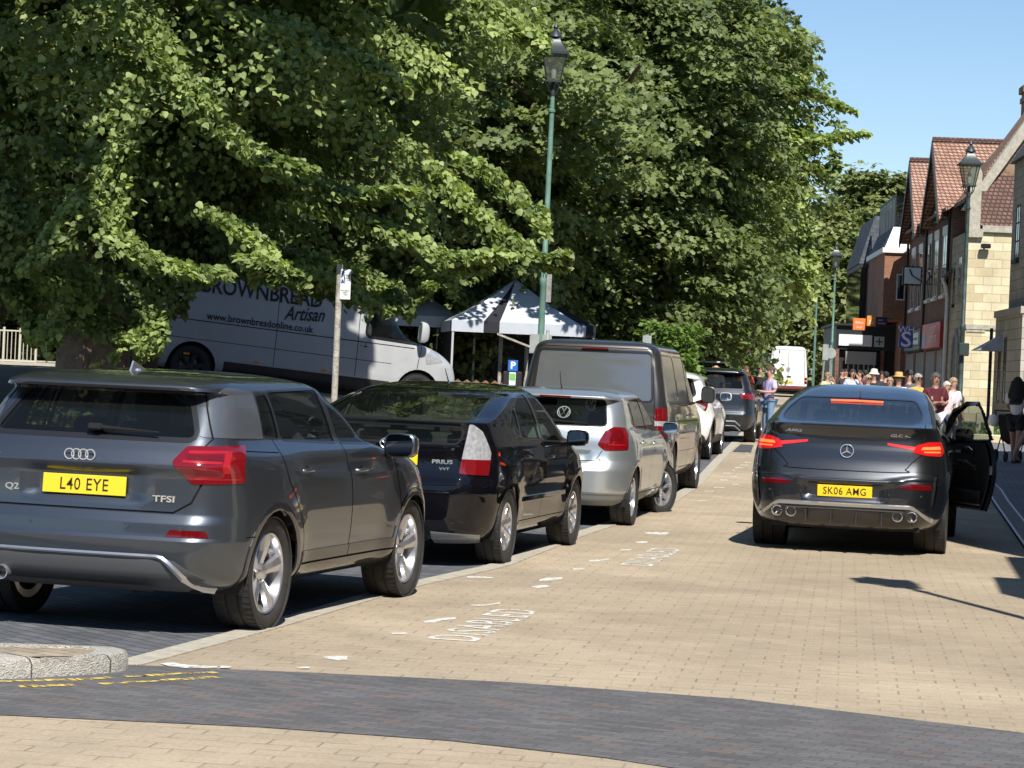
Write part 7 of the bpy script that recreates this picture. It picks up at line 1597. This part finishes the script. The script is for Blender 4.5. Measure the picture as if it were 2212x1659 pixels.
A=pads(q[:60],g.normal(0,1,(60,3)),g.uniform(.15,.3,60),24,g,droop=.3,leaf=.07); leaves('foliage',*A[:4],A[4],'quad',m_bush,vg)
# market gazebos
m_cv=M('canopy_white',(.5,.53,.58),.75,var=.05); m_ck=M('canopy_black',(.014,.015,.022),.75); m_ban=M('banner_black',(.012,.012,.014),.7); m_leg=M('gazebo_leg',(.6,.6,.6),.4,metal=.3); m_chalk=M('banner_print',(.13,.13,.13),.8)
def gazebo(label,px_,Y,rz,ez,pk,S_=3.0,circ=True):
    p=pcam(px_,760,Y); z0=gzf(p.x,Y); o=thing('market_gazebo',label,'gazebo',(p.x,Y,z0),rz,'market gazebos'); e=ez-z0; k=pk-z0; h=S_/2; N_=8
    w_=MB();
    def roofpt(s,u,t):   # side s, u across -1..1, t up 0..1
        a=R(90*s-90); sag=1-.10*math.sin(math.pi*t); x=u*h*(1-t); y=h*(1-t); r_=Matrix.Rotation(a,3,'Z')@Vector((x,y,0)); return (r_.x,r_.y,e+(k-e)*t-.05*math.sin(math.pi*t))
    for s in range(4):
        for (u0,u1,mi) in((-1,-.8,1),(-.8,.34,0),(.34,.56,1),(.56,1,0)):
            w_.mat(mi); vs=[roofpt(s,u,t) for t in np.linspace(0,.97,N_) for u in(u0,u1)]
            w_.add(vs,[[2*i,2*i+1,2*i+3,2*i+2] for i in range(N_-1)],True)
    w_.build('canopy_roof',[m_cv,m_ck],o)
    v=MB()
    for s in range(4):
        for (u0,u1,mi) in((-1,-.86,1),(-.86,.34,0),(.34,.56,1),(.56,1,0)):
            v.mat(mi); a=[roofpt(s,u,0) for u in(u0,u1)]; v.add([a[0],a[1],(a[1][0],a[1][1],e-.27),(a[0][0],a[0][1],e-.27)],[[0,1,2,3]])
    v.build('valance',[m_cv,m_ck],o)
    for sx in(-1,1):
        for sy in(-1,1): l=MB(); l.box((sx*(h-.04),sy*(h-.04),e/2),(.05,.05,e)); l.build('leg',m_leg,o)
    bk_=MB(); bk_.box((0,h-.1,e/2),(S_-.1,.02,e-.1)); bk_.box((-h+.08,.2,e/2),(.02,S_*.8,e-.1)); bn=bk_.build('back_wall',m_ban,o)
    if circ:
        c=MB(); pts=[(.05+.32*math.cos(t),h-.125,e*.5+.32*math.sin(t)) for t in np.linspace(0,2*math.pi,29)]; c.tube(pts,.012,5,False); c.build('printed_ring',m_chalk,bn)
        MT=lambda x,z: Matrix.Translation((x,h-.118,z))@Matrix.Rotation(R(90),4,'X')
        text('banner_lettering','Artisan bread',.16,m_chalk,bn,MT(-.2,e*.5+.55)); text('banner_lettering','Real bread\nbaked by\nhand',.17,m_chalk,bn,MT(.98,e*.5+.1),shear=.2)
    return o
gazebo('black and white market gazebo nearest the lamp post, with dark printed back wall',1108,59.5,R(8),2.86,3.98,S_=3.5)
gazebo('black and white market gazebo half hidden behind the bakery van',862,61.5,R(8),2.98,3.98,S_=3.5)
p=pcam(1045,830,57.3); o=thing('market_table','market table with small checked cloth and loaves under the gazebo','table',(p.x,57.3,gzf(p.x,57.3)-.22),R(6))
mb=MB(); mb.box((0,0,.42),(1.7,.7,.82)); mb.build('cloth',brickmat('checked_cloth',0,0,(.05,.05,.06),.07,.07,.03,axis='WALL',ramp=[(0,(.3,.3,.33)),(1,(.4,.4,.42))],offset=0),o)
for i in range(7):
    lo=MB(); lo.tube([(-.7+.22*i,0,.88),(-.62+.22*i,.0,.91),(-.54+.22*i,0,.88)],[.03,.06,.03],8); q=tag(lo.build('bread_loaf',M('bread_crust',(.2,.1,.045),.8,var=.3,vs=9),None,(p.x,57.3,gzf(p.x,57.3)-.22)),'brown loaf on the checked market table','bread',group='loaves on the market table')
# ---------------------------------------------------------------- people
def skin(name,pts,edges,mat,parent,sub=1):
    me=bpy.data.meshes.new(name); me.from_pydata([p[0] for p in pts],edges,[]); o=link(name,me,mat,parent)
    md=o.modifiers.new('skin','SKIN'); md.use_smooth_shade=True
    if not me.skin_vertices: return o
    for i,(c,r) in enumerate(pts):
        sv=me.skin_vertices[0].data[i]; sv.radius=(r if isinstance(r,tuple) else (r,r)); sv.use_root=(i==0)
    s=o.modifiers.new('sub','SUBSURF'); s.levels=sub; s.render_levels=sub
    return o
SK=M('skin_tone',(.52,.3,.21),.55,var=.06,vs=20); SK2=M('skin_tanned',(.4,.22,.15),.55,var=.06,vs=20)
def person(label,px_,Y,face,h=1.72,top=(.6,.6,.6),bottom=(.05,.06,.1),hair=(.05,.035,.025),hairstyle='short',hat=None,arms='down',legs='stand',skin_=None,detail=False,skirt=False,shorts=False,glasses=False,stout=0,X=None,top2=None,group='people walking on the pavement'):
    x=X if X is not None else pcam(px_,830,Y).x; z0=gzf(x,Y)+.035*(x>Dk(Y)+.2); k=h/1.75
    o=thing('person',label,'person',(x,Y,z0),R(face),group); sk=skin_ or SK; st=stout
    # joints (face looks to local -y)
    J=dict(pel=(0,0,.95),wst=(0,-.01-st*.5,1.1),chs=(0,-.005,1.25),nkb=(0,.012,1.45),nk=(0,.0,1.49),jaw=(0,-.022,1.535),hd=(0,-.005,1.605),top=(0,.008,1.67))
    sw={'stand':(0.,0.),'walk':(.2,-.22)}[legs]
    for s,sd in((1,'r'),(-1,'l')):
        d=sw[0] if s>0 else sw[1]
        J['hip'+sd]=(s*.09,0,.9); J['kne'+sd]=(s*.1,-d*.6-.015,.5+abs(d)*.02); J['ank'+sd]=(s*.1,-d*1.2+.02,.09+max(0,-d)*.25); J['toe'+sd]=(s*.115,-d*1.2-.13,.035+max(0,-d)*.1)
        J['sho'+sd]=(s*.178,.005,1.375)
        if arms=='down': e,w_,hn=(s*.235,.02,1.14),(s*.25,-.06,.90),(s*.25,-.09,.81)
        elif arms=='hold': e,w_,hn=(s*.24,.0,1.15),(s*.14,-.2,1.13),(s*.06,-.25,1.15)
        elif arms=='phone': e,w_,hn=((s*.25,-.02,1.15),(s*.17,-.22,1.22),(s*.11,-.27,1.27)) if s>0 else ((s*.235,.02,1.14),(s*.25,-.06,.90),(s*.25,-.09,.81))
        elif arms=='face': e,w_,hn=((s*.25,-.14,1.22),(s*.12,-.2,1.44),(s*.06,-.17,1.54)) if s>0 else ((s*.24,.02,1.14),(s*.2,-.16,1.08),(s*.12,-.22,1.1))
        elif arms=='out': e,w_,hn=(s*.3,-.02,1.16),(s*.41,-.06,.94),(s*.44,-.08,.86)
        elif arms=='push': e,w_,hn=(s*.22,-.06,1.14),(s*.19,-.3,1.05),(s*.17,-.38,1.04)
        J['elb'+sd],J['wri'+sd],J['han'+sd]=e,w_,hn
    Rr=dict(pel=(.135+st,.105+st),wst=(.12+st*1.3,.095+st*1.4),chs=(.14+st*.6,.1+st*.6),nkb=.07,nk=.06,jaw=(.066,.074),hd=(.082,.096),top=(.066,.08),hip=.088+st*.3,kne=.058,ank=.042,toe=.038,sho=.047+st*.2,elb=.042,wri=.028,han=(.022,.038))
    names=list(J); pts=[]
    idx={}
    order=['pel','wst','chs','nkb','nk','jaw','hd','top']+[a+b for b in 'rl' for a in('hip','kne','ank','toe','sho','elb','wri','han')]
    for n in order:
        r_=Rr.get(n,Rr.get(n[:3],.05)); r_=r_ if isinstance(r_,tuple) else (r_,r_); idx[n]=len(pts); pts.append((tuple(c*k for c in J[n]),(r_[0]*k,r_[1]*k)))
    E=[('pel','wst'),('wst','chs'),('chs','nkb'),('nkb','nk'),('nk','jaw'),('jaw','hd'),('hd','top')]
    for s in 'rl': E+=[('pel','hip'+s),('hip'+s,'kne'+s),('kne'+s,'ank'+s),('ank'+s,'toe'+s),('chs','sho'+s),('sho'+s,'elb'+s),('elb'+s,'wri'+s),('wri'+s,'han'+s)]
    ed=[(idx[a],idx[b]) for a,b in E]
    # fingers and thumb
    for s,sd in((1,'r'),(-1,'l')):
        w_=Vector(J['wri'+sd]);hn=Vector(J['han'+sd]); d=(hn-w_).normalized(); side=Vector((0,1,0)) if abs(d.y)<.8 else Vector((1,0,0)); side=(side-d*side.dot(d)).normalized(); cu=Vector((-s,0,0))
        for f in range(4):
            L=(.062,.074,.07,.055)[f]; b0=hn+d*.028+side*(.03-.02*f); b1=b0+d*L*.55+cu*.008; b2=b1+d*L*.4+cu*.024
            i0=len(pts); pts+= [(tuple(b0*k),(.0095*k,)*2),(tuple(b1*k),(.0085*k,)*2),(tuple(b2*k),(.007*k,)*2)]; ed+=[(idx['han'+sd],i0),(i0,i0+1),(i0+1,i0+2)]
        b0=w_+d*.035-side*.0+side*.035; b1=b0+d*.035+side*.018; i0=len(pts); pts+=[(tuple(b0*k),(.011*k,)*2),(tuple(b1*k),(.009*k,)*2)]; ed+=[(idx['wri'+sd],i0),(i0,i0+1)]
    skin('body',pts,ed,sk,o,1)
    # face
    def dn(o_): o_.data.transform(Matrix.Translation((0,0,-.027*k))); return o_
    fm=MB(); hc=Vector((0,-.005,1.64))*k
    fm.add([(0,-.118*k,1.62*k),(-.013*k,-.088*k,1.612*k),(.013*k,-.088*k,1.612*k),(0,-.09*k,1.655*k)],[[0,1,2],[0,2,3],[0,3,1]])
    for s in(-1,1): fm.lathe([(.001,-.012*k),(.026*k,-.008*k),(.03*k,.006*k),(.001,.012*k)],8,c=(s*.083*k,.005*k,1.63*k),axis='X')
    fm.mat(1)
    for s in(-1,1): fm.lathe([(.001,-.003),(.009*k,-.002),(.010*k,.003)],8,c=(s*.032*k,-.088*k,1.648*k),axis='Y')
    fm.mat(2); fm.box((0,-.092*k,1.588*k),(.045*k,.014*k,.009*k))
    dn(fm.build('face',[sk,M('eye_dark',(.03,.02,.02),.3),M('lips',(.4,.14,.12),.5)],o))
    if glasses:
        gm=MB()
        for s in(-1,1): gm.lathe([(.001,-.01),(.026*k,-.008),(.027*k,.002)],10,c=(s*.034*k,-.096*k,1.645*k),axis='Y')
        gm.box((0,-.1*k,1.652*k),(.03*k,.008,.006)); 
        for s in(-1,1): gm.box((s*.077*k,-.045*k,1.652*k),(.006,.1*k,.008))
        dn(gm.build('glasses',m_trim,o))
    # hair
    if hairstyle!='bald':
        hm=MB(); n1,n2=16,9; vs=[]
        for j in range(n2):
            t=j/(n2-1)*math.pi*(.60 if hairstyle=='short' else .66)
            for i in range(n1):
                a=2*math.pi*i/n1; back=(math.sin(a)+1)/2; tt=t*(.74+.62*back); tt*=1+.10*math.sin(i*2.4+k*40)*(j/n2); rx,ry,rz_=.093,.108,.099; jt=1+.06*math.sin(i*5.1+j*3)+.04*math.sin(i*2.7-j*5)
                vs.append((rx*k*jt*math.sin(tt)*math.cos(a),(.012+ry*jt*math.sin(tt)*math.sin(a))*k,(1.652+rz_*jt*math.cos(tt))*k))
        hm.add(vs,[[j*n1+i,j*n1+(i+1)%n1,(j+1)*n1+(i+1)%n1,(j+1)*n1+i] for j in range(n2-1) for i in range(n1)],True)
        if hairstyle=='long':
            for i in range(15):
                a=R(-25+230*i/14); c=math.cos(a);s_=math.sin(a); hm.tube([(c*.09*k,(.01+s_*.1)*k,1.66*k),(c*.11*k,(.03+s_*.12)*k,1.52*k),(c*.14*k,(.05+s_*.13)*k,1.36*k),(c*.12*k,(.05+s_*.13)*k,1.22*k)],[.035,.042,.04,.012],6)
        dn(hm.build('hair',M('hair_%02d%02d%02d'%tuple(int(c*99) for c in hair),hair,.75,var=.25,vs=30),o))
    if hat:
        hm=MB(); col,kind=hat
        if kind=='brim': hm.lathe([(.19*k,1.70*k),(.185*k,1.69*k),(.1*k,1.715*k),(.1*k,1.76*k),(.085*k,1.81*k),(.03*k,1.815*k),(.001,1.80*k)],20,c=(0,.01,0)); hm.lathe([(.17*k,1.69*k),(.1*k,1.70*k)],20,c=(0,.01,0))
        if kind=='bucket': hm.lathe([(.15*k,1.66*k),(.1*k,1.72*k),(.09*k,1.79*k),(.04*k,1.81*k),(.001,1.81*k)],18,c=(0,.01,0))
        if kind=='cap': hm.lathe([(.098*k,1.69*k),(.095*k,1.74*k),(.05*k,1.785*k),(.001,1.79*k)],16,c=(0,.01,0)); hm.box((0,-.13*k,1.692*k),(.14*k,.11*k,.012),bev=.004)
        dn(hm.build('hat',M('hat_%02d%02d%02d'%tuple(int(c*99) for c in col),col,.8,var=.15,vs=30),o))
    # clothes
    def clothes(name,keys,links,grow,col,ends={},loose=.0):
        P=[];I={}
        for n in keys:
            c=Vector(J[n]) if n in J else Vector(ends[n][0]); r_=Rr.get(n,Rr.get(n[:3],.05)) if n in J else ends[n][1]; r_=r_ if isinstance(r_,tuple) else (r_,r_); I[n]=len(P); P.append((tuple(c*k),((r_[0]+grow)*k,(r_[1]+grow)*k)))
        m=M(name+'_%02d%02d%02d'%tuple(int(c*99) for c in col),col,.85,var=.1,vs=12,bump=.35,bs=14); return skin(name,P,[(I[a],I[b]) for a,b in links],m,o,2)
    mid=lambda a,b,t: tuple(Vector(J[a]).lerp(Vector(J[b]),t))
    en={'hem':((0,-.005-st*.3,.9),(.148+st,.118+st)),'sr':(mid('shor','elbr',.85),.06),'sl':(mid('shol','elbl',.85),.06),'tra':((0,.006,1.36),(.12+st*.4,.088+st*.3)),'nck':((0,.012,1.435),(.058,.058))}
    clothes('shirt',['chs','wst','hem','tra','nck','shor','sr','shol','sl'],[('chs','wst'),('wst','hem'),('chs','tra'),('tra','nck'),('tra','shor'),('shor','sr'),('tra','shol'),('shol','sl')],.014,top,en)
    if shorts: en2={'er':(mid('hipr','kner',.7),.1),'el':(mid('hipl','knel',.7),.1)}; clothes('shorts',['pel','hipr','er','hipl','el'],[('pel','hipr'),('hipr','er'),('pel','hipl'),('hipl','el')],.014,bottom,en2)
    else:
        en2={'er':(mid('kner','ankr',.93),.055),'el':(mid('knel','ankl',.93),.055)}
        clothes('trousers',['pel','hipr','kner','er','hipl','knel','el'],[('pel','hipr'),('hipr','kner'),('kner','er'),('pel','hipl'),('hipl','knel'),('knel','el')],.006,bottom,en2)
    sh=MB()
    for sd in 'rl':
        a=Vector(J['ank'+sd])*k; t=Vector(J['toe'+sd])*k; sh.tube([a+Vector((0,.03,-.045)),a+Vector((0,-.03,-.04)),t+Vector((0,0,.005)),t+Vector((0,-.04,0))],[.038,.045,.042,.02],8)
    sh.build('shoes',M('shoe_leather',(.06,.05,.045),.6),o)
    return o
white=(.68,.69,.72)
person('man in a lilac shirt and blue jeans standing beside the dark grey sport utility car',1663,54,-65,1.75,top=(.52,.46,.72),bottom=(.16,.26,.42),hair=(.09,.06,.04),arms='hold',group=None)
person('bald man seen over the roof of the dark grey sport utility car',1545,62,160,1.74,top=(.2,.2,.22),hairstyle='bald',skin_=SK)
person('long haired person in red behind the dark grey sport utility car',1611,66,20,1.7,top=(.55,.04,.04),hair=(.12,.06,.03),hairstyle='long')
person('fair haired person in black beside the one in red',1641,68,-20,1.72,top=(.02,.02,.022),hair=(.38,.28,.18),hairstyle='short')
person('person with arm raised in a pale yellow top left of the distant lamp post',1787,72,30,1.6,top=(.62,.55,.35),hair=(.3,.2,.12),arms='face')
person('dark bearded man in a pale blue shirt holding a phone to his face',1841,68,10,1.74,top=(.55,.6,.72),hair=(.04,.03,.03),arms='face')
person('woman in sunglasses and white top walking behind the coupe roof',1875,60,15,1.63,top=white,hair=(.38,.29,.2),glasses=True)
person('person in a white bucket hat just behind the woman in sunglasses',1887,64,-15,1.72,top=(.03,.03,.035),hat=((.72,.68,.56),'bucket'))
person('person in a wide straw hat and white shirt with dark rucksack straps',1941,56,5,1.68,top=white,hat=((.62,.4,.14),'brim'),legs='walk')
person('grey haired person half hidden left of the straw hat',1922,58,-10,1.6,top=white,hair=(.35,.25,.18))
person('man in a dark cap behind the straw hat',1963,60,-30,1.76,top=(.12,.12,.14),hat=((.05,.05,.06),'cap'))
person('grey haired man with glasses in a mustard yellow shirt',1983,50,15,1.74,top=(.75,.48,.08),hair=(.33,.31,.29),glasses=True,stout=.03)
person('heavy man in a maroon polo shirt and white trousers looking at his hands',2021,46.5,10,1.78,top=(.09,.012,.02),bottom=(.6,.6,.66),hair=(.1,.08,.07),arms='hold',stout=.035,skin_=SK2)
person('white haired woman in a pale pink blouse right of the maroon shirt',2046,50,25,1.6,top=(.72,.6,.62),hair=(.5,.48,.45))
person('fair curly haired woman in a white blouse nearest the lamp post',2060,52,35,1.68,top=(.74,.7,.72),hair=(.36,.26,.15))
for px_,Y,f,c in((1818,80,40,(.05,.04,.05)),(1856,78,-30,(.16,.05,.06)),(1904,75,20,(.03,.03,.03)),(1913,72,190,(.04,.04,.05)),(1826,84,10,(.3,.3,.32)),(1868,82,200,(.05,.06,.1))):
    person({1818:'dim dark clothed figure farthest left in front of the flat roofed shop',1856:'dim figure in dull red among the shoppers by the shop window',1904:'dark haired figure in black right of the white bucket hat',1913:'figure in dark clothes walking away under the plus sign',1826:'figure in grey just right of the distant lamp post',1868:'figure in dark blue walking away past the shop window'}[px_],px_,Y,f,1.7,top=c,hair=(.03,.02,.02),hairstyle='long' if px_==1904 else 'short')
w1=person('long dark haired woman in a white T-shirt and black shorts pushing a buggy',2199,47,150,1.73,top=white,bottom=(.015,.015,.02),hair=(.012,.01,.01),hairstyle='long',arms='push',shorts=True,legs='walk',skin_=SK2,group=None)
mb=MB(); mb.box((.04,.143,1.28),(.17,.01,.09),R(8)); mb.mat(1); mb.box((0,.148,1.17),(.24,.01,.035)); mb.build('shirt_print',[M('print_yellow',(.7,.6,.08),.8),M('print_navy',(.03,.04,.15),.8)],w1)
# buggy beside her
p=pcam(2186,1000,47.6); o=thing('pushchair','black pushchair in front of the dark haired woman at the right edge','pushchair',(p.x,47.6,gzf(p.x,47.6)+.035),R(-30))
mb=MB(); 
for sx in(-.24,.24):
    for sy,r_ in((-.3,.13),(.32,.10)):
        m_=MB(); m_.lathe([(r_-.03,-.02),(r_,-.02),(r_,.02),(r_-.03,.02)],18,c=(sx,sy,r_),axis='X'); m_.lathe([(.001,0),(r_-.03,0)],8,c=(sx,sy,r_),axis='X'); m_.build('wheel',m_tyre,o)
for sx in(-.24,.24): mb.tube([(sx,.32,.1),(sx,.0,.55),(sx,-.45,1.02)],.013,6); mb.tube([(sx,-.3,.13),(sx,.05,.6)],.012,6)
mb.tube([(-.24,-.45,1.02),(.24,-.45,1.02)],.016,6); mb.build('frame',m_dkwood,o)
mb=MB(); mb.prism([(-.2,-.15,.45),(-.2,.3,.35),(-.2,.32,.42),(-.2,-.1,.52),(-.2,-.32,.95),(-.2,-.37,.92)],(.4,0,0)); mb.build('fabric_seat',m_ck,o)
mb=MB(); mb.lathe([(.001,.12),(.07,.1),(.1,.04),(.1,-.04),(.07,-.1),(.001,-.12)],12,c=(-.3,-.35,.82)); mb.build('white_bag',MATS['sign_white'],o)
# person cut off by the right edge, arm hanging
person('person at the right edge nearest the camera, only a bare forearm with bracelets in frame',2240,27.5,165,1.75,top=(.13,.14,.19),bottom=(.02,.02,.025),hair=(.1,.06,.04),X=6.22,arms='out',group=None)
